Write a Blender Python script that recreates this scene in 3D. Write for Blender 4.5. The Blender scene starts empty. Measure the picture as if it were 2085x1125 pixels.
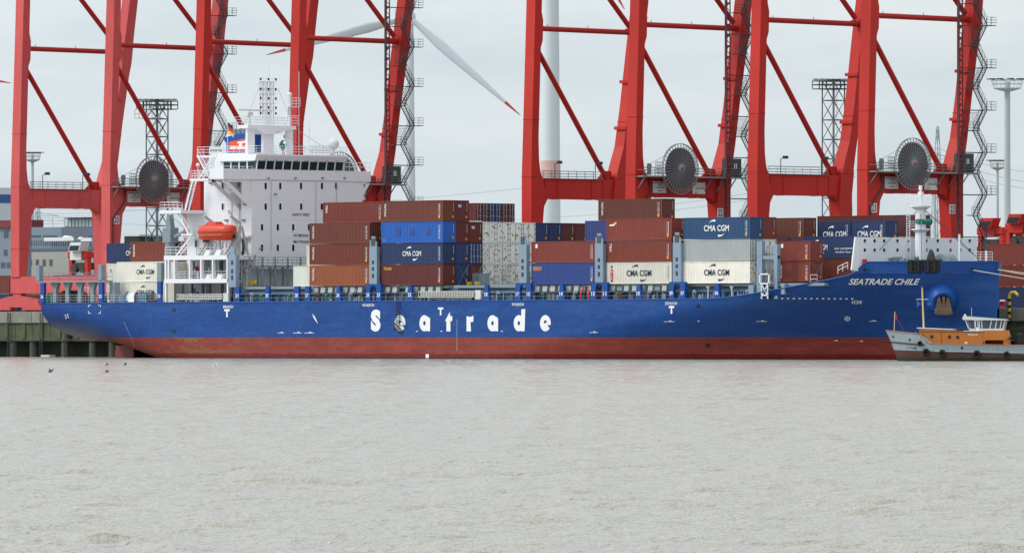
import bpy, bmesh, math, random
import numpy as np
from mathutils import Vector, Matrix
random.seed(7); np.random.seed(7)
SC = bpy.context.scene
COL = SC.collection
# ---------------------------------------------------------------- camera, sky, sun, exposure
TH = math.radians(46); SN = math.sin(TH); CS = math.cos(TH)
FPX = 16600.0; DIST = 1096.0; CAMH = 2.85; HORY = 687.0; CXP = 1042.5
cam = bpy.data.cameras.new('camera'); camo = bpy.data.objects.new('camera', cam); COL.objects.link(camo)
camo.location = (SN*DIST, -CS*DIST, CAMH); camo.rotation_euler = (math.radians(90), 0, TH)
cam.sensor_width = 36; cam.lens = FPX/2085*36; cam.shift_y = (HORY-562.5)/2085
cam.clip_start = 5; cam.clip_end = 60000
SC.camera = camo
SC.view_settings.view_transform = 'Standard'; SC.view_settings.look = 'None'
SC.view_settings.gamma = 1; SC.view_settings.exposure = 0.11
SUN_EL = math.radians(42); SUN_AZ = math.radians(200)      # azimuth measured from +X, counter-clockwise (direction towards the sun)
SUN_DIR = Vector((math.cos(SUN_EL)*math.cos(math.radians(232)), math.cos(SUN_EL)*math.sin(math.radians(232)), math.sin(SUN_EL)))
w = bpy.data.worlds.new('World'); SC.world = w; w.use_nodes = True
nt = w.node_tree; nt.nodes.clear()
def N(nt, t, **k):
    n = nt.nodes.new(t)
    for a, b in k.items(): setattr(n, a, b)
    return n
out = N(nt, 'ShaderNodeOutputWorld'); bg = N(nt, 'ShaderNodeBackground')
sky = N(nt, 'ShaderNodeTexSky', sky_type='NISHITA'); sky.sun_disc = False
sky.sun_elevation = SUN_EL; sky.sun_rotation = math.atan2(SUN_DIR.x, SUN_DIR.y); sky.air_density = 1.0; sky.dust_density = 1.0
tc = N(nt, 'ShaderNodeTexCoord'); mp = N(nt, 'ShaderNodeMapping'); mp.inputs['Scale'].default_value = (9, 9, 42)
nz = N(nt, 'ShaderNodeTexNoise'); nz.inputs['Scale'].default_value = 1.6; nz.inputs['Detail'].default_value = 7; nz.inputs['Roughness'].default_value = 0.55
cr = N(nt, 'ShaderNodeValToRGB')
cr.color_ramp.elements[0].position = 0.33; cr.color_ramp.elements[0].color = (5.45, 6.3, 6.85, 1)
cr.color_ramp.elements[1].position = 0.66; cr.color_ramp.elements[1].color = (7.0, 7.5, 7.75, 1)
mx = N(nt, 'ShaderNodeMix', data_type='RGBA'); mx.inputs[0].default_value = 0.92
nt.links.new(tc.outputs['Generated'], mp.inputs[0]); nt.links.new(mp.outputs[0], nz.inputs[0]); nt.links.new(nz.outputs[0], cr.inputs[0])
nt.links.new(sky.outputs[0], mx.inputs[6]); nt.links.new(cr.outputs[0], mx.inputs[7]); gz = N(nt, 'ShaderNodeSeparateXYZ'); nt.links.new(tc.outputs['Generated'], gz.inputs[0])
gm_ = N(nt, 'ShaderNodeMapRange'); gm_.inputs[1].default_value = 0.02; gm_.inputs[1].default_value = .035; gm_.inputs[2].default_value = .32; gm_.inputs[3].default_value = 1; gm_.inputs[4].default_value = 1.55; nt.links.new(gz.outputs[2], gm_.inputs[0])
dt = N(nt, 'ShaderNodeVectorMath', operation='DOT_PRODUCT'); nt.links.new(tc.outputs['Generated'], dt.inputs[0]); dt.inputs[1].default_value = (math.cos(math.radians(232))*.38, math.sin(math.radians(232))*.38, 0)
az = N(nt, 'ShaderNodeMath', operation='ADD'); nt.links.new(dt.outputs['Value'], az.inputs[0]); az.inputs[1].default_value = 1.05
gz2 = N(nt, 'ShaderNodeMath', operation='MULTIPLY'); nt.links.new(gm_.outputs[0], gz2.inputs[0]); nt.links.new(az.outputs[0], gz2.inputs[1])
ml = N(nt, 'ShaderNodeMix', data_type='RGBA', blend_type='MULTIPLY'); ml.inputs[0].default_value = 1; ml.clamp_result = False
nt.links.new(mx.outputs[2], ml.inputs[6]); nt.links.new(gz2.outputs[0], ml.inputs[7]); nt.links.new(ml.outputs[2], bg.inputs[0])
bg.inputs[1].default_value = 0.105; nt.links.new(bg.outputs[0], out.inputs[0])
sl = bpy.data.lights.new('sun', 'SUN'); sl.energy = 1.5; sl.angle = math.radians(14); sl.color = (1, 0.96, 0.9)
so = bpy.data.objects.new('sun', sl); COL.objects.link(so); so.rotation_euler = SUN_DIR.to_track_quat('Z', 'Y').to_euler()

# ---------------------------------------------------------------- from the photograph's pixels to the place's planes
def onY(px, py, Y):
    x = (px-CXP)/FPX; X = (x*(DIST+Y*CS)-Y*SN)/(CS+x*SN); fw = DIST-X*SN+Y*CS
    return X, CAMH+(HORY-py)*fw/FPX
def onX(px, py, X):
    x = (px-CXP)/FPX; Y = (x*(DIST-X*SN)-X*CS)/(SN-x*CS); fw = DIST-X*SN+Y*CS
    return Y, CAMH+(HORY-py)*fw/FPX
def onF(px, py, fw):
    r = (px-CXP)/FPX*fw; d = fw-DIST
    return r*CS-d*SN, r*SN+d*CS, CAMH+(HORY-py)*fw/FPX

# ---------------------------------------------------------------- materials
def lin(c): return tuple(((v/255)/12.92 if v/255 <= 0.04045 else ((v/255+0.055)/1.055)**2.4) for v in c)+(1,)
MATS = {}
def mat(name, rgb, rough=0.5, metal=0.0, var=0.12, vs=0.35, streak=0.0, dirt=(70, 50, 38), spec=0.4, gl=False, bump=0.0):
    m = bpy.data.materials.new(name); m.use_nodes = True; t = m.node_tree; b = t.nodes['Principled BSDF']
    b.inputs['Roughness'].default_value = rough; b.inputs['Metallic'].default_value = metal
    b.inputs['Specular IOR Level'].default_value = spec
    base = lin(rgb); MATS[name] = m
    tcn = N(t, 'ShaderNodeTexCoord'); oi = N(t, 'ShaderNodeObjectInfo'); ad = N(t, 'ShaderNodeVectorMath', operation='ADD')
    sc_ = N(t, 'ShaderNodeMath', operation='MULTIPLY'); sc_.inputs[1].default_value = 90
    t.links.new(oi.outputs['Random'], sc_.inputs[0]); t.links.new(tcn.outputs['Object'], ad.inputs[0]); t.links.new(sc_.outputs[0], ad.inputs[1])
    nn = N(t, 'ShaderNodeTexNoise'); nn.inputs['Scale'].default_value = vs; nn.inputs['Detail'].default_value = 8; nn.inputs['Roughness'].default_value = 0.65
    t.links.new(ad.outputs[0], nn.inputs[0])
    r = N(t, 'ShaderNodeMapRange'); r.inputs[1].default_value = 0.25; r.inputs[2].default_value = 0.75; r.inputs[3].default_value = 1-var; r.inputs[4].default_value = 1+var
    t.links.new(nn.outputs[0], r.inputs[0])
    mu = N(t, 'ShaderNodeMix', data_type='RGBA', blend_type='MULTIPLY'); mu.inputs[0].default_value = 1; mu.inputs[6].default_value = base
    last = mu.outputs[2]
    if name.startswith('box_'):          # each box has aged differently
        rb = N(t, 'ShaderNodeMapRange'); rb.inputs[3].default_value = .86; rb.inputs[4].default_value = 1.14; t.links.new(oi.outputs['Random'], rb.inputs[0])
        mm_ = N(t, 'ShaderNodeMath', operation='MULTIPLY'); t.links.new(rb.outputs[0], mm_.inputs[0]); t.links.new(r.outputs[0], mm_.inputs[1]); t.links.new(mm_.outputs[0], mu.inputs[7])
    else: t.links.new(r.outputs[0], mu.inputs[7])
    if streak > 0:
        mp = N(t, 'ShaderNodeMapping'); mp.inputs['Scale'].default_value = (3.2, 3.2, 0.28); t.links.new(ad.outputs[0], mp.inputs[0])
        n2 = N(t, 'ShaderNodeTexNoise'); n2.inputs['Scale'].default_value = 1.0; n2.inputs['Detail'].default_value = 5; t.links.new(mp.outputs[0], n2.inputs[0])
        r2 = N(t, 'ShaderNodeMapRange'); r2.inputs[1].default_value = 0.52; r2.inputs[2].default_value = 0.78; r2.inputs[3].default_value = 0; r2.inputs[4].default_value = streak
        t.links.new(n2.outputs[0], r2.inputs[0])
        m2 = N(t, 'ShaderNodeMix', data_type='RGBA'); t.links.new(r2.outputs[0], m2.inputs[0]); t.links.new(last, m2.inputs[6]); m2.inputs[7].default_value = lin(dirt)
        last = m2.outputs[2]
    t.links.new(last, b.inputs['Base Color'])
    if bump:
        bp = N(t, 'ShaderNodeBump'); bp.inputs['Strength'].default_value = bump; bp.inputs['Distance'].default_value = 0.1
        t.links.new(nn.outputs[0], bp.inputs['Height']); t.links.new(bp.outputs[0], b.inputs['Normal'])
    return m
M = {}
def mk(k, *a, **kw): M[k] = mat(k, *a, **kw)
mk('crane_red', (186, 33, 20), .55, var=.16, vs=.10, streak=.3, dirt=(176, 60, 50))
mk('crane_red_faded', (200, 80, 80), .7, var=.15, vs=.10, streak=.35, dirt=(206, 122, 118))
mk('crane_tube', (172, 30, 22), .6, var=.08, streak=.15)
mk('galv', (128, 134, 134), .6, .2, var=.15)
mk('dark_steel', (62, 58, 58), .6, .1, var=.2)
mk('stair_grey', (66, 66, 70), .6, .1, var=.15)
mk('reel_cable', (84, 76, 84), .7, var=.15)
mk('ship_white', (226, 226, 230), .45, var=.035, vs=.3, streak=.09, dirt=(176, 164, 150))
mk('ship_grey', (128, 140, 148), .55, var=.1, streak=.2, dirt=(90, 84, 78))
mk('pale_blue', (128, 148, 166), .5, var=.08, streak=.2, dirt=(100, 96, 94))
mk('steel_blue', (84, 112, 138), .5, var=.14, streak=.25, dirt=(70, 74, 78))
mk('ship_blue', (16, 72, 146), .45, var=.08, spec=.3)
mk('deck_green', (66, 92, 88), .7, var=.2)
mk('black', (24, 25, 28), .5, var=.2)
mk('rubber', (34, 34, 36), .85, var=.2)
mk('glass', (22, 30, 44), .25, var=.3, vs=2, spec=.3)
mk('glass_teal', (22, 50, 52), .3, var=.4, vs=.7, spec=.25)
mk('orange', (205, 58, 24), .4, var=.06, vs=1, streak=.12, dirt=(130, 40, 20))
mk('funnel_orange', (220, 84, 44), .5)
mk('letter_white', (232, 232, 232), .5, var=.04)
mk('letter_dark', (34, 40, 58), .5)
mk('letter_black', (20, 20, 22), .5)
mk('letter_red', (190, 40, 48), .5)
mk('letter_yellow', (226, 170, 60), .5)
mk('mark_maroon', (110, 42, 48), .5)
mk('sticker_yellow', (222, 150, 40), .5)
mk('board_white', (214, 214, 212), .5, var=.05)
mk('green', (40, 116, 96), .5)
mk('yellow', (214, 180, 50), .5)
mk('rust', (106, 88, 74), .85, var=.35, vs=1.2, streak=.4, dirt=(60, 44, 36))
mk('rope', (196, 188, 168), .9)
mk('gangway', (206, 208, 202), .4, .2, var=.1)
mk('turbine', (206, 210, 212), .4, var=.03)
mk('turbine_red', (196, 72, 66), .4)
mk('turbine_band', (206, 166, 160), .5)
mk('mast_grey', (176, 180, 180), .5, var=.06)
mk('lattice', (92, 98, 106), .6, .2)
mk('pylon', (150, 158, 164), .6)
mk('concrete', (128, 128, 118), .85, var=.25, vs=.6, streak=.4, dirt=(94, 98, 82), bump=.3)
mk('quay_pile', (78, 82, 70), .9, var=.35, vs=.8, streak=.6, dirt=(40, 44, 38))
mk('quay_green', (76, 84, 62), .85, var=.3, vs=.8, streak=.6, dirt=(62, 66, 50), bump=.4)
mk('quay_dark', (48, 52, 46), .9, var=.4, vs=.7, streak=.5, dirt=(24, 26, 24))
mk('apron', (120, 118, 112), .9, var=.2, vs=.05)
mk('office_grey', (118, 130, 142), .6, var=.06, streak=.1)
mk('office_dark', (92, 104, 116), .6, var=.06)
mk('office_beige', (158, 156, 150), .7, var=.08, streak=.15, dirt=(120, 116, 110))
mk('office_window', (50, 62, 76), .15, var=.2, spec=.7)
mk('far_wall', (196, 202, 204), .7, var=.05)
mk('far_blue', (56, 88, 140), .6)
mk('skin', (190, 140, 112), .6)
mk('hivis', (222, 62, 30), .6, var=.1)
mk('hull_grey', (150, 164, 170), .5, var=.1, streak=.35, dirt=(120, 108, 96))
mk('boat_orange', (188, 112, 42), .5, var=.1, vs=.8, streak=.15, dirt=(120, 74, 36))
mk('boat_deck', (170, 110, 96), .8, var=.2)
mk('flag_blue', (70, 90, 190), .7)
mk('flag_red', (190, 50, 44), .7)
mk('flag_gold', (222, 176, 60), .7)
mk('gull_white', (226, 226, 224), .7)
mk('gull_grey', (80, 80, 82), .7)
mk('spar', (206, 186, 140), .6)
CC = dict(brown=(112, 58, 45), maroon=(94, 40, 38), redbrown=(128, 57, 48), tan=(148, 82, 52), rust=(118, 54, 40), darkmaroon=(96, 46, 46),
          navy=(38, 56, 96), teal=(42, 80, 120), bright=(36, 96, 180), cobalt=(42, 66, 130), cream=(226, 221, 210), grey=(158, 162, 162), reefer=(232, 232, 224), violet=(58, 72, 130), ivory=(214, 213, 200))
for k, v in CC.items(): mk('box_'+k, v, .55, var=.09, vs=.4, streak=.28 if k not in ('cream', 'ivory', 'reefer', 'grey') else .2, dirt=(tuple(int(x*.62) for x in v)) if k not in ('cream', 'ivory', 'reefer', 'grey') else (150, 136, 112))

# ---------------------------------------------------------------- mesh builder
WL = {}
class MB:
    def __init__(s): s.v = []; s.f = []; s.mi = []; s.cur = 0; s.mats = []
    def add(s, vs, fs):
        o = len(s.v); s.v += [tuple(p) for p in vs]; s.f += [tuple(i+o for i in f) for f in fs]; s.mi += [s.cur]*len(fs)
        return s
    def hexa(s, p): return s.add(p, [(0, 3, 2, 1), (4, 5, 6, 7), (0, 1, 5, 4), (1, 2, 6, 5), (2, 3, 7, 6), (3, 0, 4, 7)])
    def box(s, x0, x1, y0, y1, z0, z1):
        return s.hexa([(x0, y0, z0), (x1, y0, z0), (x1, y1, z0), (x0, y1, z0), (x0, y0, z1), (x1, y0, z1), (x1, y1, z1), (x0, y1, z1)])
    def bbox(s, x0, x1, y0, y1, z0, z1, b):     # chamfered box
        bm = bmesh.new(); bmesh.ops.create_cube(bm, size=1)
        for v in bm.verts: v.co = Vector(((x0+x1)/2+v.co.x*(x1-x0), (y0+y1)/2+v.co.y*(y1-y0), (z0+z1)/2+v.co.z*(z1-z0)))
        bmesh.ops.bevel(bm, geom=bm.edges[:], offset=b, segments=2, affect='EDGES', profile=.5)
        bm.verts.index_update(); s.add([v.co[:] for v in bm.verts], [[v.index for v in f.verts] for f in bm.faces]); bm.free(); return s
    def prismX(s, poly, x0, x1):                # poly of (y,z)
        n = len(poly); s.add([(x0, a, b) for a, b in poly]+[(x1, a, b) for a, b in poly], [tuple(range(n))[::-1], tuple(range(n, 2*n))]+[(i, (i+1) % n, n+(i+1) % n, n+i) for i in range(n)]); return s
    def prismY(s, poly, y0, y1):                # poly of (x,z)
        n = len(poly); s.add([(a, y0, b) for a, b in poly]+[(a, y1, b) for a, b in poly], [tuple(range(n)), tuple(range(n, 2*n))[::-1]]+[(i, n+i, n+(i+1) % n, (i+1) % n) for i in range(n)]); return s
    def prismZ(s, poly, z0, z1):
        n = len(poly); s.add([(a, b, z0) for a, b in poly]+[(a, b, z1) for a, b in poly], [tuple(range(n))[::-1], tuple(range(n, 2*n))]+[(i, (i+1) % n, n+(i+1) % n, n+i) for i in range(n)]); return s
    def tube(s, p, q, r, n=8, r2=None, cap=True):
        p = Vector(p); q = Vector(q); d = (q-p)
        if d.length < 1e-6: return s
        d.normalize(); a = Vector((0, 0, 1)) if abs(d.z) < .9 else Vector((1, 0, 0)); u = d.cross(a).normalized(); v = d.cross(u)
        r2 = r if r2 is None else r2; vs = []
        for c, rr in ((p, r), (q, r2)):
            for i in range(n):
                t = 2*math.pi*i/n; vs.append(c+u*math.cos(t)*rr+v*math.sin(t)*rr)
        fs = [(i, (i+1) % n, n+(i+1) % n, n+i) for i in range(n)]
        if cap: fs += [tuple(range(n))[::-1], tuple(range(n, 2*n))]
        return s.add(vs, fs)
    def path(s, pts, r, n=6):
        for a, b in zip(pts, pts[1:]): s.tube(a, b, r, n)
        return s
    def bar(s, p, q, w, h, up=(0, 0, 1)):
        p = Vector(p); q = Vector(q); d = (q-p).normalized(); up = Vector(up)
        if abs(d.dot(up)) > .99: up = Vector((1, 0, 0))
        u = d.cross(up).normalized()*w/2; v = u.cross(d).normalized()*h/2
        return s.hexa([p-u-v, p+u-v, q+u-v, q-u-v, p-u+v, p+u+v, q+u+v, q-u+v])
    def lathe(s, c, prof, n=20, axis='Z'):      # prof of (r, h)
        vs = []
        for r, h in prof:
            for i in range(n):
                t = 2*math.pi*i/n; a, b = r*math.cos(t), r*math.sin(t)
                vs.append((c[0]+a, c[1]+b, c[2]+h) if axis == 'Z' else ((c[0]+h, c[1]+a, c[2]+b) if axis == 'X' else (c[0]+a, c[1]+h, c[2]+b)))
        fs = []
        for k in range(len(prof)-1):
            for i in range(n): fs.append((k*n+i, k*n+(i+1) % n, (k+1)*n+(i+1) % n, (k+1)*n+i))
        fs += [tuple(range(n))[::-1], tuple(range((len(prof)-1)*n, len(prof)*n))]
        return s.add(vs, fs)
    def ball(s, c, r, n=14, sz=1.0): return s.lathe(c, [(max(.001, r*math.sin(math.pi*k/8)), -r*sz*math.cos(math.pi*k/8)) for k in range(9)], n)
    def rail(s, pts, h=1.05, r=.03, step=1.6, bars=3):
        for a, b in zip(pts, pts[1:]):
            a = Vector(a); b = Vector(b)
            for k in range(1, bars+1): s.tube(a+Vector((0, 0, h*k/bars)), b+Vector((0, 0, h*k/bars)), r, 4, cap=False)
            n = max(1, int((b-a).length/step))
            for i in range(n+1):
                c = a.lerp(b, i/n); s.tube(c, c+Vector((0, 0, h)), r*1.15, 4, cap=False)
        return s
    def build(s, name, m, parent=None, origin=None, smooth=False, local=False, label=None):
        me = bpy.data.meshes.new(name)
        v = np.array(s.v, dtype=float).reshape(-1, 3)
        if parent is not None: org = Vector((0, 0, 0)) if local else WL[parent.name]
        else:
            org = Vector(origin) if origin is not None else Vector(((v[:, 0].min()+v[:, 0].max())/2, (v[:, 1].min()+v[:, 1].max())/2, v[:, 2].min()))
        v = v-np.array(org)
        me.from_pydata(v.tolist(), [], s.f); me.update()
        for mm in (m if isinstance(m, (list, tuple)) else [m]): me.materials.append(mm)
        if isinstance(m, (list, tuple)): me.polygons.foreach_set('material_index', s.mi)
        if smooth:
            me.polygons.foreach_set('use_smooth', [True]*len(me.polygons))
            try: me.set_sharp_from_angle(angle=math.radians(smooth if smooth is not True else 40))
            except Exception: pass
        o = bpy.data.objects.new(name, me); COL.objects.link(o)
        if parent is not None:
            o.parent = parent; WL[o.name] = WL[parent.name] if not local else Vector((0, 0, 0))
        else: o.location = org; WL[o.name] = org
        if label: o['label'] = label
        return o
def thing(name, label, cat, loc=(0, 0, 0), group=None, rz=0):
    o = bpy.data.objects.new(name, None); COL.objects.link(o); o.location = loc; o.rotation_euler = (0, 0, rz); o.empty_display_size = .5
    o['label'] = label; o['category'] = cat; WL[o.name] = Vector(loc)
    if group: o['group'] = group
    return o
def tag(o, label, cat, group=None, kind=None):
    if label: o['label'] = label
    if cat: o['category'] = cat
    if group: o['group'] = group
    if kind: o['kind'] = kind
    return o
def struct(o): o['kind'] = 'structure'; return o
def copy_tree(o, parent=None):
    c = o.copy(); COL.objects.link(c)
    if parent is not None: c.parent = parent
    for ch in list(o.children): copy_tree(ch, c)
    return c
# text: a flat outline fitted to a width and height, then mapped by fn(u, v)
_tc = {}
def glyphs(s, bold=0.0, shear=0.0, spacing=1.0, res=3):
    key = (s, bold, shear, spacing)
    if key in _tc: return _tc[key]
    cu = bpy.data.curves.new('t', 'FONT'); cu.body = s; cu.offset = bold; cu.shear = shear; cu.space_character = spacing; cu.resolution_u = res; cu.fill_mode = 'FRONT'
    o = bpy.data.objects.new('t', cu); COL.objects.link(o); bpy.context.view_layer.update()
    me = o.to_mesh(); v = np.array([p.co[:] for p in me.vertices]); f = [tuple(p.vertices) for p in me.polygons]; o.to_mesh_clear()
    bpy.data.objects.remove(o); bpy.data.curves.remove(cu)
    mn = v.min(0); mxx = v.max(0); v = (v-mn); ex = mxx-mn
    _tc[key] = (v[:, 0]/max(ex[0], 1e-6), v[:, 1]/max(ex[1], 1e-6), f, ex[0]/max(ex[1], 1e-6)); return _tc[key]
def text(mb, s, fn, **k):
    u, v, f, a = glyphs(s, **k); return mb.add([fn(a_, b_) for a_, b_ in zip(u, v)], f)
def rectY(x0, x1, z0, z1, Y): return lambda u, v: (x0+(x1-x0)*u, Y, z0+(z1-z0)*v)          # faces -Y
def rectX(y0, y1, z0, z1, X): return lambda u, v: (X, y0+(y1-y0)*u, z0+(z1-z0)*v)          # faces +X
def px_rectY(x0, y0, x1, y1, Y):
    a = onY(x0, y1, Y); b = onY(x1, y0, Y); return rectY(a[0], b[0], a[1], b[1], Y)
def px_rectX(x0, y0, x1, y1, X):
    a = onX(x0, y1, X); b = onX(x1, y0, X); return rectX(a[0], b[0], a[1], b[1], X)
def crescent(mb, fn, flip=False):
    pts = []; n = 10
    for i in range(n+1):
        t = i/n; a = math.radians(172-92*t); pts.append((.62+.62*math.cos(a), .0+1.0*math.sin(a)))
    inn = []
    for i in range(n+1):
        t = i/n; a = math.radians(172-92*t); k = .05+.40*t; inn.append((.62+(.62-.10*t)*math.cos(a), (1.0-k)*math.sin(a)))
    poly = pts+inn[::-1]
    # quads
    vs = []
    for (a, b), (c, d) in zip(pts, inn):
        for (p, q) in ((a, b), (c, d)):
            if flip: p, q = 1-p, -q
            vs.append(fn(p, q))
    mb.add(vs, [(2*i, 2*i+2, 2*i+3, 2*i+1) for i in range(n)])
def logo_cma(mb, x0, x1, z0, z1, Y, bold=.02):
    """CMA CGM wordmark between two swooshes; x0..x1 wordmark width, z0..z1 wordmark height"""
    text(mb, 'CMA CGM', rectY(x0, x1, z0, z1, Y), bold=bold, spacing=1.04)
    h = z1-z0; w_ = x1-x0; cx = x0+w_*.5
    crescent(mb, lambda u, v: (cx-w_*.30+u*w_*.36, Y, z1+h*.1+v*h*.8))
    crescent(mb, lambda u, v: (cx-w_*.04+u*w_*.36, Y, z0-h*.1+v*h*.8), flip=True)
# ================================================================ SETTING
def sheet(name, x0, x1, y0, y1, z, m):
    b = MB(); b.add([(x0, y0, z), (x1, y0, z), (x1, y1, z), (x0, y1, z)], [(0, 1, 2, 3)]); return struct(b.build(name, m, origin=((x0+x1)/2, (y0+y1)/2, z)))
QY = 32.0; QZ = 6.75
sheet('quay_ground', -9000, 9000, QY+.9, 16000, QZ, M['apron'])
# ---- river: one sheet laid as rings of cells that grow with distance from the near bank, with real wave relief
wm = bpy.data.materials.new('river_water'); wm.use_nodes = True; t = wm.node_tree; b = t.nodes['Principled BSDF']
b.inputs['Base Color'].default_value = lin((156, 147, 132)); b.inputs["Roughness"].default_value = .1; b.inputs['IOR'].default_value = 1.33; b.inputs['Specular IOR Level'].default_value = .9
g = N(t, 'ShaderNodeNewGeometry')
def wnoise(scale, rot, sx, sy, det):
    mp = N(t, 'ShaderNodeMapping'); mp.inputs['Rotation'].default_value = (0, 0, rot); mp.inputs['Scale'].default_value = (sx, sy, 1)
    n = N(t, 'ShaderNodeTexNoise'); n.inputs['Scale'].default_value = scale; n.inputs['Detail'].default_value = det; n.inputs['Roughness'].default_value = .6
    t.links.new(g.outputs['Position'], mp.inputs[0]); t.links.new(mp.outputs[0], n.inputs[0]); return n
n1 = wnoise(3.2, -TH, .8, 1.0, 4); n2 = wnoise(.22, -TH+.3, .6, 1.0, 3)
s1 = N(t, 'ShaderNodeMath', operation='SUBTRACT'); t.links.new(n1.outputs[0], s1.inputs[0]); s1.inputs[1].default_value = .5
ab = N(t, 'ShaderNodeMath', operation='ABSOLUTE'); t.links.new(s1.outputs[0], ab.inputs[0]); ng = N(t, 'ShaderNodeMath', operation='MULTIPLY'); t.links.new(ab.outputs[0], ng.inputs[0]); ng.inputs[1].default_value = -1.5
a1 = N(t, 'ShaderNodeMath', operation='MULTIPLY_ADD'); t.links.new(n2.outputs[0], a1.inputs[0]); a1.inputs[1].default_value = 1.6; t.links.new(ng.outputs[0], a1.inputs[2])
bp = N(t, 'ShaderNodeBump'); bp.inputs['Strength'].default_value = 1.0; bp.inputs['Distance'].default_value = .15
t.links.new(a1.outputs[0], bp.inputs['Height']); t.links.new(bp.outputs[0], b.inputs['Normal'])
def river():
    # a fan of cells reaching from the near bank to the quay, its waves real relief; the cells grow with distance
    cx, cy = camo.location.x, camo.location.y
    rr = [82.0]
    while rr[-1] < 1320: rr.append(rr[-1]+.04+rr[-1]*.00066)
    rr = np.array(rr); na = 900
    ang = np.linspace(-.096, .096, na)
    R, A = np.meshgrid(rr.astype(np.float32), ang.astype(np.float32), indexing='ij')
    f_ = R*np.cos(A); s_ = R*np.sin(A)
    Xw = cx-f_*SN+s_*CS; Yw = cy+f_*CS+s_*SN
    Z = np.zeros_like(Xw); rng = np.random.RandomState(3); cell = np.gradient(rr)[:, None].astype(np.float32)
    for i in range(110):
        L = 10**rng.uniform(math.log10(.36), math.log10(4.2)); th = rng.normal(.1, .8); k = 2*math.pi/L
        amp = SLOPE*L/6.28*rng.uniform(.6, 1.3)*min(1.3, (.9/L)**.6)
        fade = np.clip((L/cell-2.6)/3, 0, 1); nz_ = int(np.count_nonzero(fade > 0))
        if nz_ == 0: continue
        p = k*(f_[:nz_]*math.cos(th)+s_[:nz_]*math.sin(th))+rng.uniform(0, 6.28)
        sn = np.sin(p); Z[:nz_] += amp*fade[:nz_]*(np.abs(np.sin(p*.5))*-2+1.27+.35*sn)
    gust = np.zeros_like(Z)
    for i in range(30):
        L = 10**rng.uniform(math.log10(5), math.log10(90)); th = rng.uniform(0, 3.14); k = 2*math.pi/L
        gust += np.cos(k*(f_*math.cos(th)*.45+s_*math.sin(th))+rng.uniform(0, 6.28))
    Z *= np.clip(1.0+.09*gust, .8, 1.25)
    Z *= np.clip((.096-np.abs(A))/.008, 0, 1)
    Z *= np.clip(.4+(-Yw)/160, .4, 1)
    nr = len(rr)
    V = np.stack([Xw, Yw, Z], -1).reshape(-1, 3)
    ii = np.arange(nr*na).reshape(nr, na)
    q = np.stack([ii[:-1, :-1], ii[:-1, 1:], ii[1:, 1:], ii[1:, :-1]], -1).reshape(-1, 4)
    me = bpy.data.meshes.new('river')
    big = np.array([(-9000, -9000, -.3), (9000, -9000, -.3), (9000, QY+1, -.3), (-9000, QY+1, -.3)]); nb = len(V)
    V2 = np.concatenate([V, big]).astype(np.float32)
    me.vertices.add(len(V2)); me.vertices.foreach_set('co', V2.ravel())
    nf = len(q)+1; loops = np.concatenate([q.ravel(), np.array([nb, nb+1, nb+2, nb+3])]).astype(np.int32)
    me.loops.add(len(loops)); me.loops.foreach_set('vertex_index', loops)
    me.polygons.add(nf); me.polygons.foreach_set('loop_start', np.arange(0, nf*4, 4, dtype=np.int32)); me.polygons.foreach_set('loop_total', np.full(nf, 4, dtype=np.int32))
    me.polygons.foreach_set('use_smooth', [True]*nf); me.update(calc_edges=True); me.materials.append(wm)
    o = bpy.data.objects.new('river', me); COL.objects.link(o); struct(o)
SLOPE = .034
river()
# ---- quay wall
def quay():
    t = thing('quay_wall', 'concrete quay wall with green slime and dark piles at the waterline', 'quay', (-40, QY, 0))
    b = MB()
    x = -400
    while x < 300:
        b.bbox(x+.04, x+11.96, QY-.35, QY+.95, 5.05, QZ-.006, .05); x += 12
    b.build('coping', M['concrete'], t)
    b = MB(); x = -400
    while x < 300:
        b.box(x+.05, x+3.95, QY+.0, QY+.9, 2.55, 5.04); b.box(x+1.6, x+2.4, QY-.18, QY, 2.7, 4.9); x += 4
    b.build('face_panel', M['quay_green'], t)
    x = -398; k = 0
    while x < 300:
        if x < -95 or x > 75: b = MB(); b.lathe((x, QY+.75, -1.5), [(.6, 0), (.6, 4.0)], 12); b.build('pile', M['quay_pile'], t)
        x += (6.3, 4.4, 7.2)[k % 3]; k += 1
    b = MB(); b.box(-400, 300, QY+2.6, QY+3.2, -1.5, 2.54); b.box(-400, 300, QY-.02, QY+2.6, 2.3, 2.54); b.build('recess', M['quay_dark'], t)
    b = MB()
    for x in (-141, -133.6, -128, 88, 96):
        for dx in (-.28, .28): b.tube((x+dx, QY-.45, .1), (x+dx, QY-.45, 6.6), .05, 5)
        for k in range(20): b.tube((x-.28, QY-.45, .3+k*.32), (x+.28, QY-.45, .3+k*.32), .03, 4)
    b.build('ladder', M['dark_steel'], t)
    b = MB()
    for x in (-127.4, -121, 92): b.lathe((x, QY-.42, 3.6), [(.1, -.9), (.42, -.88), (.42, .88), (.1, .9)], 12)
    b.build('fender', M['rubber'], t)
quay()

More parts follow.
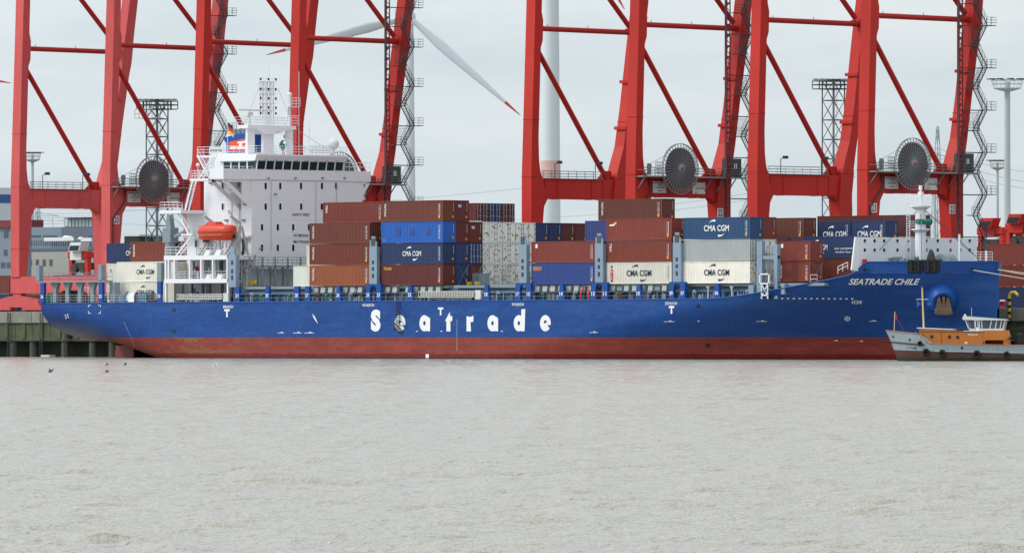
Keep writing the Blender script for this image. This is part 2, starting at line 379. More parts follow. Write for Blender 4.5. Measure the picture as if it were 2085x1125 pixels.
# ================================================================ GANTRY CRANES
SP = 20.7
def lerp_t(tab, z):
    for (a, b), (c, d) in zip(tab, tab[1:]):
        if z <= c: return b+(d-b)*max(0, (z-a))/(c-a)
    return tab[-1][1]
def build_crane():
    X0, Y0 = 0.0, 0.0
    t = thing('gantry_crane', '', 'crane', (0, 0, QZ)); red = M['crane_red']
    def leg(xr, side):
        m = MB()
        if side == 'w':
            zs = [11.9, 16, 19.5, 21.6, 22.6, 25.2, 26.2, 28, 31, 42.4, 43.6, 44.6, 47.4, 48.6, 60, 66]
            fr = [(11.9, 0), (26, 0), (31, .12), (49, .75), (66, 1.3)]
            dp = [(11.9, 1.5), (21.6, 2.55), (22.6, 2.9), (25.2, 2.25), (26.2, 1.75), (28, 1.45), (31, 1.3), (42.4, 1.3), (43.6, 1.3), (44.6, 1.65), (47.4, 1.65), (48.6, 1.3), (66, 1.3)]
            wd = [(11.9, 1.95), (25, 1.95), (31, 1.85), (66, 1.75)]
        else:
            zs = [11.9, 16, 20.5, 21.6, 22.6, 25.2, 26.2, 28, 30, 35.7, 42.4, 44.6, 46.2, 48.6, 54, 60, 66]
            fr = [(11.9, 16.9), (20.5, 16.4), (22.3, 16.2), (25.2, 16.7), (26.2, 17.0), (28, 17.6), (30, 18.3), (35.7, 19.3), (44.5, 20.6), (49.6, 21.4), (66, 24.0)]
            dp = [(11.9, 1.7), (20.5, 2.4), (22.3, 2.5), (25.2, 2.4), (26.2, 2.1), (28, 1.8), (30, 1.5), (35.7, 1.4), (42, 1.6), (45, 1.9), (48, 1.7), (66, 1.5)]
            wd = [(11.9, 2.1), (25, 2.1), (31, 1.85), (66, 1.75)]
        n = len(zs); vs = []
        for z in zs:
            y0 = lerp_t(fr, z); d = lerp_t(dp, z); w_ = lerp_t(wd, z)
            vs += [(xr-w_, y0, z), (xr, y0, z), (xr, y0+d, z), (xr-w_, y0+d, z)]
        fs = [(0, 3, 2, 1), (4*n-4, 4*n-3, 4*n-2, 4*n-1)]
        for k in range(n-1):
            for i in range(4): fs.append((4*k+i, 4*k+(i+1) % 4, 4*k+4+(i+1) % 4, 4*k+4+i))
        m.add(vs, fs)
        for z in ((16.2,) if side == 'w' else ())+(12.0, 25.5, 33.5):   # bolted splice flanges
            y0 = lerp_t(fr, z); d = lerp_t(dp, z); w_ = lerp_t(wd, z); m.box(xr-w_-.07, xr+.07, y0-.07, y0+d+.07, z-.04, z+.04)
        if side == 'l':
            for z in (32.6, 39.2): y0 = lerp_t(fr, z); m.box(xr-2.1, xr+.3, y0-.35, y0+.5, z-.22, z+.22)
        return m
    for xr in (0.0, SP):
        for sd in 'wl': leg(xr, sd).build('leg', red, t)
        m = MB(); m.box(xr-1.65, xr-.3, 1.4, 17.2, 22.35, 25.2)
        for y in (2.9, 5.4, 12.2, 14.4): m.box(xr-1.7, xr-.22, y-.05, y+.05, 22.3, 25.25)
        m.prismX([(1.5, 20.3), (2.6, 20.9), (3.5, 22.36), (1.5, 22.36)], xr-1.62, xr-.32); m.prismX([(16.6, 21.5), (15.9, 21.8), (15.4, 22.36), (16.6, 22.36)], xr-1.62, xr-.32)
        m.build('portal_beam', red, t)
        m = MB(); m.tube((xr-.9, 1.6, 46.3), (xr-.9, 21.4, 46.2), .37, 16)
        for y in (4, 12): m.tube((xr-.9, y, 46.6), (xr-.9, y, 46.95), .05, 5)
        for y in (2.3, 20.0): m.tube((xr-.9, y-.35, 46.28), (xr-.9, y+.35, 46.28), .46, 16)
        m.build('strut', M['crane_tube'], t, smooth=30)
        m = MB(); m.tube((xr-.9, 1.0, 44.6), (xr-.9, 16.0, 24.9), .38, 16); m.prismX([(13.6, 25.1), (16.8, 25.1), (16.6, 26.4), (15.2, 26.5)], xr-1.0, xr-.8)
        m.build('diagonal_brace', M['crane_tube'], t, smooth=30)
        m = MB(); m.tube((xr-.9, 20.3, 47.0), (xr-.9, 2.2, 64.5), .37, 16); m.build('diagonal_brace', M['crane_tube'], t, smooth=30)
    m = MB(); m.box(-2.2, SP+.3, .15, 1.45, 9.5, 12.0)
    for x in (4, 9, 14): m.box(x-.05, x+.05, .1, 1.5, 9.45, 12.05)
    m.build('sill_beam', red, t)
    m = MB(); m.box(-2.2, SP+.3, 17.0, 18.4, 9.5, 12.0); m.build('sill_beam', red, t)
    for y0 in (.8, 17.7):
        for x in (-.9, SP-.9):
            m = MB(); m.box(x-.9, x+.9, y0-.5, y0+.5, 9.0, 9.5)
            m.prismY([(x-5.2, 7.7), (x-4.8, 8.5), (x-1.4, 9.1), (x+1.4, 9.1), (x+4.8, 8.5), (x+5.2, 7.7), (x+1.2, 7.4), (x-1.2, 7.4)][::-1], y0-.55, y0+.55)
            for s in (-3.6, 3.6): m.prismY([(x+s-2.3, 6.98), (x+s-2.0, 7.6), (x+s, 7.95), (x+s+2.0, 7.6), (x+s+2.3, 6.98)][::-1], y0-.65, y0+.65)
            bg_ = m.build('bogie', red, t)
            m = MB()
            for s in (-5.0, -4.0, -3.0, -2.0, 2.0, 3.0, 4.0, 5.0): m.lathe((x+s, y0-.3, 7.1), [(.35, 0), (.35, .6)], 14, 'Y')
            m.build('wheel', M['dark_steel'], bg_)
    # upper works above the picture
    m = MB(); m.box(-1.8, SP, 1.0, 2.6, 62, 64.5); m.box(-1.8, SP, 23.4, 25, 62, 64.5); m.build('top_beam', red, t)
    m = MB()
    for x in (5.5, 13.2): m.box(x-.8, x+.8, -38, 45, 64.6, 67.2)
    m.build('boom', red, t)
    # portal walkways
    m = MB(); m.rail([(-.15, 2.4, 25.2), (-.15, 14.0, 25.2)], 1.1, .03, 1.5); m.rail([(-1.75, 2.4, 25.2), (-1.75, 14.0, 25.2)], 1.1, .03, 1.5)
    m.box(-1.9, -.05, 2.3, 14.1, 25.2, 25.28); m.build('handrail', M['galv'], t)
    for y in (4.9, 12.9):
        m = MB(); m.tube((-.3, y, 25.2), (-.3, y, 27.3), .06, 6); m.tube((-.3, y, 27.3), (-.3, y+.7, 27.5), .05, 6); fl = m.build('floodlight', M['dark_steel'], t)
        m = MB(); m.box(-.55, -.05, y+.6, y+1.25, 27.35, 27.75); m.build('lamp_head', M['dark_steel'], fl)
    m = MB(); xr = SP+.0; m.box(xr-.2, xr+1.5, 0.2, 20.6, 25.1, 25.3)
    m.rail([(xr+1.45, 0.2, 25.3), (xr+1.45, 20.6, 25.3)], 1.15, .03, 1.4); m.rail([(xr-1.7, 2.6, 25.3), (xr-1.7, 15.5, 25.3)], 1.15, .035, 1.4)
    for y in (.6, 13.9, 16.3, 18.6): m.bar((xr+1.3, y, 25.1), (xr-.2, y-.1, 23.3), .12, .12)
    m.build('walkway', M['galv'], t)
    m = MB(); m.bbox(xr+.2, xr+1.3, 16.9, 19.7, 25.3, 27.9, .04); m.box(xr+1.29, xr+1.33, 17.6, 19.4, 25.5, 27.6)
    ec = m.build('electric_cabinet', M['stair_grey'], t); m = MB(); m.box(xr+1.33, xr+1.35, 18.2, 18.35, 26.4, 27.2); m.box(xr+1.33, xr+1.35, 18.55, 18.7, 26.4, 27.2); m.build('cabinet_label', M['board_white'], ec)
    m = MB(); m.tube((xr+.9, -.4, 26.1), (xr+.9, 2.2, 26.1), .06, 6)
    m.lathe((xr+.6, 2.0, 26.6), [(.12, 0), (.42, .02), (.42, .2), (.12, .22)], 14, 'X'); m.box(xr+.5, xr+.9, 1.8, 2.2, 25.4, 27.0); m.bar((xr+.7, 1.5, 25.4), (xr+.7, 2.0, 26.5), .12, .12); m.rail([(xr+.8, 3.2, 25.3), (xr+.8, 4.4, 25.3)], 1.9, .05, .4, 4)
    m.tube((xr+.8, 2.0, 26.9), (xr+1.4, 4.6, 28.2), .03, 5)
    m.build('cable_guide', M['galv'], t)
    # cable reel: rim, spokes, wound cable and hub
    cy, cz, R = 7.15, 26.3, 3.5; x = SP+1.65
    m = MB(); n = 72
    for k in range(2):
        xx = x-.12+k*.24
        for i in range(n):
            a, b_ = 2*math.pi*i/n, 2*math.pi*(i+1)/n
            for r0, r1 in (((R-.07, R+.03), (R-.5, R-.45)) if k else ((R-.05, R+.02),)):
                m.hexa([(xx-.04, cy+r0*math.cos(a), cz+r0*math.sin(a)), (xx+.04, cy+r0*math.cos(a), cz+r0*math.sin(a)), (xx+.04, cy+r0*math.cos(b_), cz+r0*math.sin(b_)), (xx-.04, cy+r0*math.cos(b_), cz+r0*math.sin(b_)),
                        (xx-.04, cy+r1*math.cos(a), cz+r1*math.sin(a)), (xx+.04, cy+r1*math.cos(a), cz+r1*math.sin(a)), (xx+.04, cy+r1*math.cos(b_), cz+r1*math.sin(b_)), (xx-.04, cy+r1*math.cos(b_), cz+r1*math.sin(b_))])
        for i in range(36 if k else 0):
            a = 2*math.pi*i/36; m.bar((xx+(.06 if k else -.06), cy+.3*math.cos(a), cz+.3*math.sin(a)), (xx, cy+R*math.cos(a), cz+R*math.sin(a)), .07, .08)
    rl = m.build('cable_reel', M['galv'], t)
    m = MB(); m.lathe((x-.09, cy, cz), [(.4, 0), (R-.58, .0), (R-.58, .18), (.4, .18)], 40, 'X'); m.build('wound_cable', M['reel_cable'], rl)
    m = MB(); m.lathe((x-.6, cy, cz), [(.5, 0), (.62, .9), (.3, 1.05)], 16, 'X'); m.lathe((SP-.3, cy, cz), [(.5, 0), (.5, 2)], 12, 'X'); m.build('hub', M['galv'], rl)
    m = MB(); m.lathe((x+.42, cy, cz), [(.28, 0), (.2, .12)], 12, 'X'); m.build('axle_cap', M['crane_red'], rl)
    m = MB(); m.path([(xr+.1, 3.0, 25.0), (xr+.1, 2.7, 22.9), (xr+.1, .55, 20.6), (xr+.1, .55, 12)], .11, 6); m.build('cable_duct', M['dark_steel'], t)
    # stair tower on the landside leg, lift mast beside it
    zt = 25.3; k = 0; sx0, sx1 = SP+.55, SP+1.35
    yl, yr = 20.3, 22.3
    m = MB()
    def flight(ya, za, yb, zb):
        for sx in (sx0, sx1): m.bar((sx, ya, za), (sx, yb, zb), .05, .16); m.bar((sx, ya, za+1.0), (sx, yb, zb+1.0), .04, .04); m.bar((sx, ya, za+.5), (sx, yb, zb+.5), .03, .03)
        for i in range(1, 12):
            q = i/12; m.box(sx0, sx1, ya+(yb-ya)*q-.12, ya+(yb-ya)*q+.12, za+(zb-za)*q-.02, za+(zb-za)*q+.03)
        for i in range(0, 5):
            q = i/4; m.bar((sx1, ya+(yb-ya)*q, za+(zb-za)*q), (sx1, ya+(yb-ya)*q, za+(zb-za)*q+1.0), .03, .03)
    def landing(y0, y1, z, cage=False):
        m.box(sx0-.1, sx1+.1, y0, y1, z-.1, z)
        m.rail([(sx1+.1, y0, z), (sx1+.1, y1, z)], 1.1, .025, .8)
        m.rail([(sx0-.1, y1, z), (sx1+.1, y1, z)], 1.1, .025, .8) if y1 > yr else None
        if cage:
            for i in range(9): yy = y0+.1+(y1-y0-.2)*i/8; m.bar((sx1+.12, yy, z), (sx1+.12, yy, z+2.4), .03, .03)
            m.bar((sx1+.12, y0, z+2.4), (sx1+.12, y1, z+2.4), .05, .05)
    z = zt-2.88*5
    while z < 62:
        lower = z < zt-.1; off = -.9 if lower else 0
        left = (k % 2 == 1)
        # k even -> right landing? levels alternate
        if left: landing(yl-2.0 if not lower else yl-1.2, yl+.3, z, not lower and z > zt+1); flight(yl, z, yr, z+2.88)
        else: landing(yr-.2, yr+1.7, z); flight(yr, z, yl, z+2.88); m.bar((sx0, 17.5, z-.12), (sx0, yr, z-.12), .1, .14)
        z += 2.88; k += 1
    m.build('stair_tower', M['stair_grey'], t)
    m = MB(); my = 16.7
    for dx, dy in ((.15, -.35), (.15, .35)): m.bar((SP+1.5+dx, my+dy, 7), (SP+1.5+dx, my+dy, 62), .12, .12)
    z = 7
    while z < 62: m.bar((SP+1.65, my-.35, z), (SP+1.65, my+.35, z+.9), .07, .07); m.bar((SP+1.65, my+.35, z+.9), (SP+1.65, my-.35, z+1.5), .07, .07); m.box(SP+1.4, SP+1.8, my-.3, my+.3, z+.4, z+.7); z += 1.5
    m.build('lift_mast', M['mark_maroon'], t)
    m = MB(); m.bar((SP+1.3, my-.1, 7), (SP+1.3, my-.1, 62), .2, .35); m.build('rack_rail', M['dark_steel'], t)
    # boards on the portal beam
    m = MB(); m.box(xr-.22, xr-.12, 3.6, 6.2, 22.95, 24.55) ; sg = m.build('notice_board', M['board_white'], t)
    m = MB()
    for z_, a, b_ in ((24.35, 3.7, 5.6), (24.05, 4.6, 5.2), (23.7, 4.1, 5.7), (23.25, 4.5, 5.3)): m.box(xr-.12, xr-.11, a, b_, z_-.05, z_+.05)
    m.build('notice_lines', M['letter_black'], sg)
    m = MB(); m.box(xr-.22, xr-.12, 11.4, 13.9, 22.9, 24.5); sg = m.build('logo_board', M['board_white'], t)
    m = MB(); text(m, 'EUROGATE', rectX(12.0, 13.75, 23.5, 23.85, xr-.11), bold=.01, shear=.3); m.build('lettering', M['letter_dark'], sg)
    m = MB(); crescent(m, lambda u, v: (xr-.11, 12.5-.85*u, 23.45-.45*v)); m.build('red_arc', M['letter_red'], sg)
    m = MB(); crescent(m, lambda u, v: (xr-.11, 11.55+.8*u, 23.85+.45*v)); m.build('blue_arc', M['letter_dark'], sg)
    return t
proto = build_crane()
specs = [(-143.84, '20', 'faded pinkish red gantry crane at the far left with number 20, behind the ship stern', M['crane_red_faded']),
         (-103.04, '21', 'red gantry crane rising behind the white deckhouse of the ship', None),
         (-33.36, '22', 'red gantry crane with number 22 and cable reel behind the middle of the ship', None),
         (10.94, '23', 'rightmost red gantry crane, number 23 boards on its legs, behind the bow', None)]
for i, (x, num, lab, fade) in enumerate(specs):
    c = proto if i == 0 else copy_tree(proto)
    c['label'] = lab; c['category'] = 'crane'; c['group'] = 'red gantry cranes on the quay'
    c.location = (x, 36, QZ); WL[c.name] = Vector((0, 0, QZ))
for i, (x, num, lab, fade) in enumerate(specs):
    c = [o for o in bpy.data.objects if o.type == 'EMPTY' and o.get('label') == lab][0]
    for (yy, zz, xx) in ((.65, 20.95, SP+.06), (16.15, 20.95, SP+.06)):
        if num == '21': continue
        m = MB(); m.box(xx-.05, xx, yy, yy+1.15, zz-1.25, zz); sg = m.build('number_board', M['board_white'], c)
        m = MB(); text(m, num, rectX(yy+.17, yy+1.0, zz-1.1, zz-.15, xx+.012), bold=.015); m.build('number', M['letter_black'], sg)
    if fade:
        for ch in c.children_recursive:
            if ch.type == 'MESH' and len(ch.material_slots) == 1 and ch.material_slots[0].material in (M['crane_red'],):
                ch.material_slots[0].link = 'OBJECT'; ch.material_slots[0].material = fade
# ================================================================ CONTAINER SHIP
ship = thing('container_ship', 'long blue container ship with red underside and white deckhouse, moored at the quay', 'ship', (-11, 15, 0))
XS, XE, HB = -97.3, 75.0, 15.0
SHEER = [(XS, 7.75), (20, 7.85), (32, 7.95)]
for p in ((1440, 608.5), (1480, 605.5), (1520, 600), (1560, 592.5), (1600, 584.5), (1640, 576.5), (1672, 569), (1700, 561.5), (1712, 556.5)):
    a = onY(p[0], p[1], .3); SHEER.append((a[0], a[1]))
ZK = 11.15; XB = SHEER[-1][0]
SHEER += [(XB+1.6, 12.62), (XE+1, 12.66)]
def sstep(t): t = min(1, max(0, t)); return t*t*(3-2*t)
def hb(X, z):
    zz = min(z, ZK)
    w_ = sstep((zz+.5)/11.6)*.55+.45*max(0, min(1, zz/11.2)); x0 = -6+52*w_**.9; p = 1.75+.85*w_
    xe = XE-.9*(1-w_)
    b_ = 1.0
    if X > x0: t_ = min(1, (X-x0)/(xe-x0)); b_ = max(0.0, 1-t_**p)
    b_ = b_*HB
    if X < -48:                       # rounded counter stern
        s_ = (-48-X)/(-48-XS); zt = 7.75; zb = -8+10.35*sstep(s_*1.02)**.75 if s_ < 1 else 2.35
        n_ = 9-6.7*s_**.6
        u_ = (zt-zz)/(zt-zb)
        b_ *= 0 if u_ >= 1 else (1-max(0, u_)**n_)**(1/n_)
        b_ *= 1-.02*s_**3
    return b_
def hullY(X, z): return HB-hb(X, z)
def hpx(px, py, off=.05):
    Y = 1.0
    for i in range(60):
        X, z = onY(px, py, Y); Yn = hullY(min(X, XE-.02), z); Y += .5*(Yn-Y)
    X, z = onY(px, py, Y); return (X+.4*off, Y-off, z)
def hull():
    xs = sorted(set([XS]+list(np.linspace(XS, -48, 34))+list(np.linspace(-48, -6, 10))+list(np.linspace(-6, 60, 56))+list(np.linspace(60, XE, 46))+[XB, XB+1.6]))
    nz = 40; V = []; 
    for X in xs:
        zt = lerp_t(SHEER, X)
        lv = list(np.linspace(-2.0, ZK if zt > ZK else zt, nz-3)); lv += list(np.linspace(lv[-1], zt, 4))[1:]
        for z in lv:
            V.append((X, HB-hb(X, z), z))
    n = len(xs); V += [(x, 2*HB-y, z) for x, y, z in V]
    F = []; o = n*nz
    for i in range(n-1):
        for j in range(nz-1):
            a = i*nz+j; F.append((a, a+nz, a+nz+1, a+1)); a += o; F.append((a, a+1, a+nz+1, a+nz))
    for j in range(nz-1): F.append((j, j+1, o+j+1, o+j)); a = (n-1)*nz+j; F.append((a, o+a, o+a+1, a+1))
    for i in range(n-1): a = i*nz; F.append((a, o+a, o+a+nz, a+nz))
    m = MB(); m.add(V, F)
    hm = bpy.data.materials.new('hull_paint'); hm.use_nodes = True; t = hm.node_tree; b = t.nodes['Principled BSDF']; b.inputs['Roughness'].default_value = .45; b.inputs['Specular IOR Level'].default_value = .3
    g = N(t, 'ShaderNodeNewGeometry'); sp = N(t, 'ShaderNodeSeparateXYZ'); t.links.new(g.outputs['Position'], sp.inputs[0])
    def noise(sx, sy, sz, det=6, ro=.6):
        mp = N(t, 'ShaderNodeMapping'); mp.inputs['Scale'].default_value = (sx, sy, sz); n_ = N(t, 'ShaderNodeTexNoise'); n_.inputs['Scale'].default_value = 1; n_.inputs['Detail'].default_value = det; n_.inputs['Roughness'].default_value = ro
        t.links.new(g.outputs['Position'], mp.inputs[0]); t.links.new(mp.outputs[0], n_.inputs[0]); return n_.outputs[0]
    def mr(i, a, b_, c=0, d=1):
        r = N(t, 'ShaderNodeMapRange'); r.inputs[1].default_value = a; r.inputs[2].default_value = b_; r.inputs[3].default_value = c; r.inputs[4].default_value = d; t.links.new(i, r.inputs[0]); return r.outputs[0]
    def mix(f, a, c, mode='MIX'):
        q = N(t, 'ShaderNodeMix', data_type='RGBA', blend_type=mode)
        if isinstance(f, float): q.inputs[0].default_value = f
        else: t.links.new(f, q.inputs[0])
        for k, s in ((6, a), (7, c)):
            if isinstance(s, tuple): q.inputs[k].default_value = s
            else: t.links.new(s, q.inputs[k])
        return q.outputs[2]
    def mth(op, a, c):
        q = N(t, 'ShaderNodeMath', operation=op)
        for k, s in ((0, a), (1, c)):
            if isinstance(s, (int, float)): q.inputs[k].default_value = s
            else: t.links.new(s, q.inputs[k])
        return q.outputs[0]
    blue = mix(mr(noise(.12, .12, .3), .3, .7), lin((10, 58, 124)), lin((15, 70, 140)))
    blue = mix(mr(noise(.9, .9, .12, 4), .56, .8, 0, .35), blue, lin((40, 84, 140)))           # faint run-off streaks
    blue = mix(mth('MULTIPLY', mr(noise(.35, .5, .8), .62, .78, 0, .5), mr(sp.outputs['X'], -60, -72)), blue, lin((36, 56, 84)))
    blue = mix(mth('MULTIPLY', mr(sp.outputs['X'], -84, -95, 0, .75), mr(sp.outputs['Z'], 5.2, 3.2)), blue, lin((128, 128, 120)))    # slime and scum on the counter
    blue = mix(mr(noise(1.7, 1.7, .13, 4), .60, .80, 0, .5), blue, lin((78, 66, 70)))
    blue = mix(mr(noise(.05, .05, .35, 7, .7), .50, .72, 0, .55), blue, lin((48, 92, 150)))
    blue = mix(mth('MULTIPLY', mr(noise(.9, .9, 5, 8, .75), .60, .68, 0, .6), mr(sp.outputs['Z'], 4.6, 3.2)), blue, lin((24, 40, 72)))
    blue = mix(mth('MULTIPLY', mr(noise(.3, .3, 1.6, 6), .6, .72, 0, .3), mr(sp.outputs['Z'], 5.2, 3.4)), blue, lin((70, 96, 130)))
    red = mix(mr(noise(.25, .25, .9), .3, .7), lin((118, 48, 42)), lin((146, 62, 54)))
    red = mix(mr(noise(.5, .5, 1.4), .52, .75, 0, .55), red, lin((98, 58, 52)))
    red = mix(mr(noise(1.6, 1.6, .25), .58, .8, 0, .5), red, lin((150, 76, 70)))
    patch = mth('MULTIPLY', mth('MULTIPLY', mr(sp.outputs['X'], -72, -69.5), mr(sp.outputs['X'], -52, -58)), mr(noise(.16, .2, .7, 4), .49, .54))
    red = mix(mth('MULTIPLY', patch, mr(noise(2, 2, 3, 5), .35, .65, .2, .8)), red, lin((126, 104, 62)))
    wet = mth('ADD', sp.outputs['Z'], mth('MULTIPLY', noise(.5, .5, .2, 5), .5))
    red = mix(mr(wet, 1.05, .8), red, lin((112, 22, 18)))
    red = mix(mr(wet, .48, .36), red, lin((30, 34, 26)))
    line = mr(sp.outputs['Z'], 2.90, 2.86)
    col = mix(line, blue, red)
    seam = N(t, 'ShaderNodeTexBrick'); seam.inputs['Scale'].default_value = 1; seam.inputs['Brick Width'].default_value = 11.5; seam.inputs['Row Height'].default_value = 2.6; seam.inputs['Mortar Size'].default_value = .03
    cb = N(t, 'ShaderNodeCombineXYZ'); t.links.new(sp.outputs['X'], cb.inputs[0]); t.links.new(sp.outputs['Z'], cb.inputs[1]); t.links.new(cb.outputs[0], seam.inputs[0])
    col = mix(mth('MULTIPLY', seam.outputs['Fac'], .3), col, lin((14, 30, 60)))
    t.links.new(col, b.inputs['Base Color'])
    bmp = N(t, 'ShaderNodeBump'); bmp.inputs['Strength'].default_value = .4; bmp.inputs['Distance'].default_value = .3
    t.links.new(noise(.45, .45, .6, 2), bmp.inputs['Height']); t.links.new(bmp.outputs[0], b.inputs['Normal'])
    m.build('hull', hm, ship, smooth=22)
    # deck plates
    m = MB(); prev = None; pts = []
    for X in np.linspace(XS+.2, XE-.6, 90):
        zt = min(lerp_t(SHEER, X), 11.45)-.03; b_ = hb(X, zt)-.15
        pts.append((X, HB-max(.05, b_), HB+max(.05, b_), zt))
    V = []
    for X, a, c, z in pts: V += [(X, a, z), (X, c, z)]
    m.add(V, [(2*i, 2*i+1, 2*i+3, 2*i+2)[::-1] for i in range(len(pts)-1)]); m.build('deck', M['deck_green'], ship)
    # knuckle moulding and gunwale bar
    m = MB(); pl = [(X, HB-hb(X, ZK)-.03, ZK) for X in np.linspace(XB, XE-.05, 60)]; m.path(pl, .07, 5)
    pl = []
    for X in list(np.linspace(XS, 30, 40))+list(np.linspace(31, XE-.05, 110)): z = lerp_t(SHEER, X); pl.append((X, HB-hb(X, z), z))
    m.path(pl, .09, 5); m.build('gunwale', M['ship_blue'], ship)
    # rudder and keel fin
    m = MB(); m.prismY([(-98.0, -2), (-93.5, -2), (-93.5, 1.7), (-97.4, 1.75)][::-1], 14.6, 15.4); m.build('rudder', M['box_redbrown'], ship)
hull()
# --- hull lettering
WH = M['letter_white']
def seatrade():
    Y = -.035
    def ell(m, cx, cz, a, c, ai, ci, a0=0, a1=360, ox=0, oz=0, n=28):
        V = []
        for i in range(n+1):
            t_ = math.radians(a0+(a1-a0)*i/n); V += [(cx+a*math.cos(t_), Y, cz+c*math.sin(t_)), (cx+ox+ai*math.cos(t_), Y, cz+oz+ci*math.sin(t_))]
        m.add(V, [(2*i, 2*i+2, 2*i+3, 2*i+1) for i in range(n)])
    def q(m, pts, dy=.006): m.add([(a, Y-dy, b_) for a, b_ in pts], [tuple(range(len(pts)))])
    m = MB()
    def P(px, py): return onY(px, py, Y)
    # S
    text(m, 'S', px_rectY(755, 629.5, 775, 674.5, Y), bold=.07); m.build('lettering', WH, ship)
    def ring(m, x0, x1, y0, y1):
        a = P(x0, y1); b_ = P(x1, y0); cx, cz = (a[0]+b_[0])/2, (a[1]+b_[1])/2; return cx, cz, (b_[0]-a[0])/2, (b_[1]-a[1])/2
    for x0 in (803.5, 1099.5):
        m = MB(); cx, cz, A, B_ = ring(m, x0, x0+22, 641, 674); ell(m, cx, cz, A, B_, A*.27, B_*.30, 4, 322, -A*.02, B_*.08)
        q(m, [(cx-A*.3, cz-B_*.22), (cx+A*.995, cz-B_*.22), (cx+A*.98, cz+B_*.14), (cx-A*.1, cz+B_*.02)]); m.build('lettering', WH, ship)
    for x0 in (854, 992.5):
        m = MB(); cx, cz, A, B_ = ring(m, x0, x0+20.5, 641, 674); ell(m, cx, cz, A, B_, A*.25, B_*.27)
        q(m, [(cx+A*.42, cz-B_*.98), (cx+A*1.12, cz-B_*.98), (cx+A*1.12, cz+B_*.62), (cx+A*.42, cz+B_*.9)]); m.build('lettering', WH, ship)
    m = MB(); q(m, [P(909, 674), P(917.5, 674), P(917, 653), P(921, 653), P(921, 643), P(916.5, 643), P(916, 634.5), P(906, 653), P(909, 653)]); m.build('lettering', WH, ship)
    m = MB(); q(m, [P(950, 674), P(959, 674), P(958, 655.5), P(950, 655.5)]); q(m, [P(950, 655.5), P(958, 655.5), P(964, 654), P(964, 642), P(958, 645), P(950, 643)], .003); m.build('lettering', WH, ship)
    m = MB(); cx, cz, A, B_ = ring(m, 1046, 1067, 641, 674); ell(m, cx, cz, A, B_, A*.25, B_*.27)
    q(m, [(cx+A*.42, cz-B_*.98), (cx+A*1.12, cz-B_*.98)]+[P(1069.5, 628.5), P(1061.5, 629.5)]); m.build('lettering', WH, ship)
seatrade()
def htext(s, x0, y0, x1, y1, **k):
    m = MB(); text(m, s, lambda u, v: hpx(x0+(x1-x0)*u, y1+(y0-y1)*v, .06), **k); m.build('lettering', WH, ship)
htext('SEATRADE CHILE', 1728, 567, 1874, 579.5, bold=.02, shear=.45)
for s, x0, x1, y0 in (('ER|4CH', 455, 475, 621.5), ('4CH|3CH', 738, 762, 618), ('3CH|2CH', 1042.5, 1067, 616.5), ('2CH|1CH', 1354.5, 1379, 614.5), ('1CH/', 1735, 1756, 611.5)):
    htext(s, x0, y0, x1, y0+7, bold=.02)
for x, y in ((462.5, 629), (1367.5, 622.5), (897.5, 625.5)):
    m = MB(); m.add([hpx(a, b_, .05) for a, b_ in ((x-5.5, y+4), (x+5.5, y+4), (x+5.5, y), (x-5.5, y))], [(0, 1, 2, 3)]); m.add([hpx(a, b_, .05) for a, b_ in ((x-1.6, y+16), (x+1.6, y+16), (x+1.6, y+4), (x-1.6, y+4))], [(0, 1, 2, 3)]); m.build('tug_mark', WH, ship)
m = MB()
for x in (807, 847, 897, 1020): m.add([hpx(a, b_, .05) for a, b_ in ((x, 674.6), (x+4, 674.6), (x+4, 673.2), (x, 673.2))], [(0, 1, 2, 3)])
for i in range(13): x = 1593+11.9*i; m.add([hpx(x+2.7*math.cos(t_*.7854), 607.3+1.3*math.sin(t_*.7854)+i*.05, .06) for t_ in range(8)], [tuple(range(8))[::-1]])
for i in range(14): x = 930; y = 651+i*4.6; m.add([hpx(x, y+1.2), hpx(x+1.3, y+1.2), hpx(x+1.3, y), hpx(x, y)], [(0, 1, 2, 3)])
for i in range(12): x = 253+i*1.9; y = 656+i*4.3; m.add([hpx(x, y+1), hpx(x+1.2, y+1), hpx(x+1.2, y), hpx(x, y)], [(0, 1, 2, 3)])
for x, y, l in ((566, 677, 13), (597, 677, 18), (620, 677, 20), (1200, 676, 18), (1352, 654, 22), (1540, 653.5, 22), (1770, 653, 16), (1420, 653, 5), (1750, 694, 8), (1698, 693, 9)):
    m.add([hpx(x, y+.9), hpx(x+l, y+.9), hpx(x+l, y), hpx(x, y)], [(0, 1, 2, 3)]); m.add([hpx(x+l*.4, y-.4), hpx(x+l*.8, y-.4), hpx(x+l*.6, y-2.4)], [(0, 1, 2)])
for (x, y) in ((180, 620.5), (205.5, 620.5), (180, 637), (205.5, 637)):
    s = 1 if x < 190 else -1; tt = 1 if y > 630 else -1
    m.add([hpx(x, y), hpx(x+s*5.5, y), hpx(x+s*5.5, y+1), hpx(x, y+1)], [(0, 1, 2, 3)]); m.add([hpx(x, y), hpx(x+s*1.1, y), hpx(x+s*1.1, y-tt*4.5), hpx(x, y-tt*4.5)], [(0, 1, 2, 3)])
for k in range(4):       # propeller mark
    a = k*1.5708+.5; c = (136.5, 643.5); p = lambda r_, d: hpx(c[0]+r_*math.cos(a+d), c[1]+r_*math.sin(a+d)*1.15)
    m.add([p(.6, 0), p(4, -.35), p(5.2, 0), p(4, .35)], [(0, 1, 2, 3)])
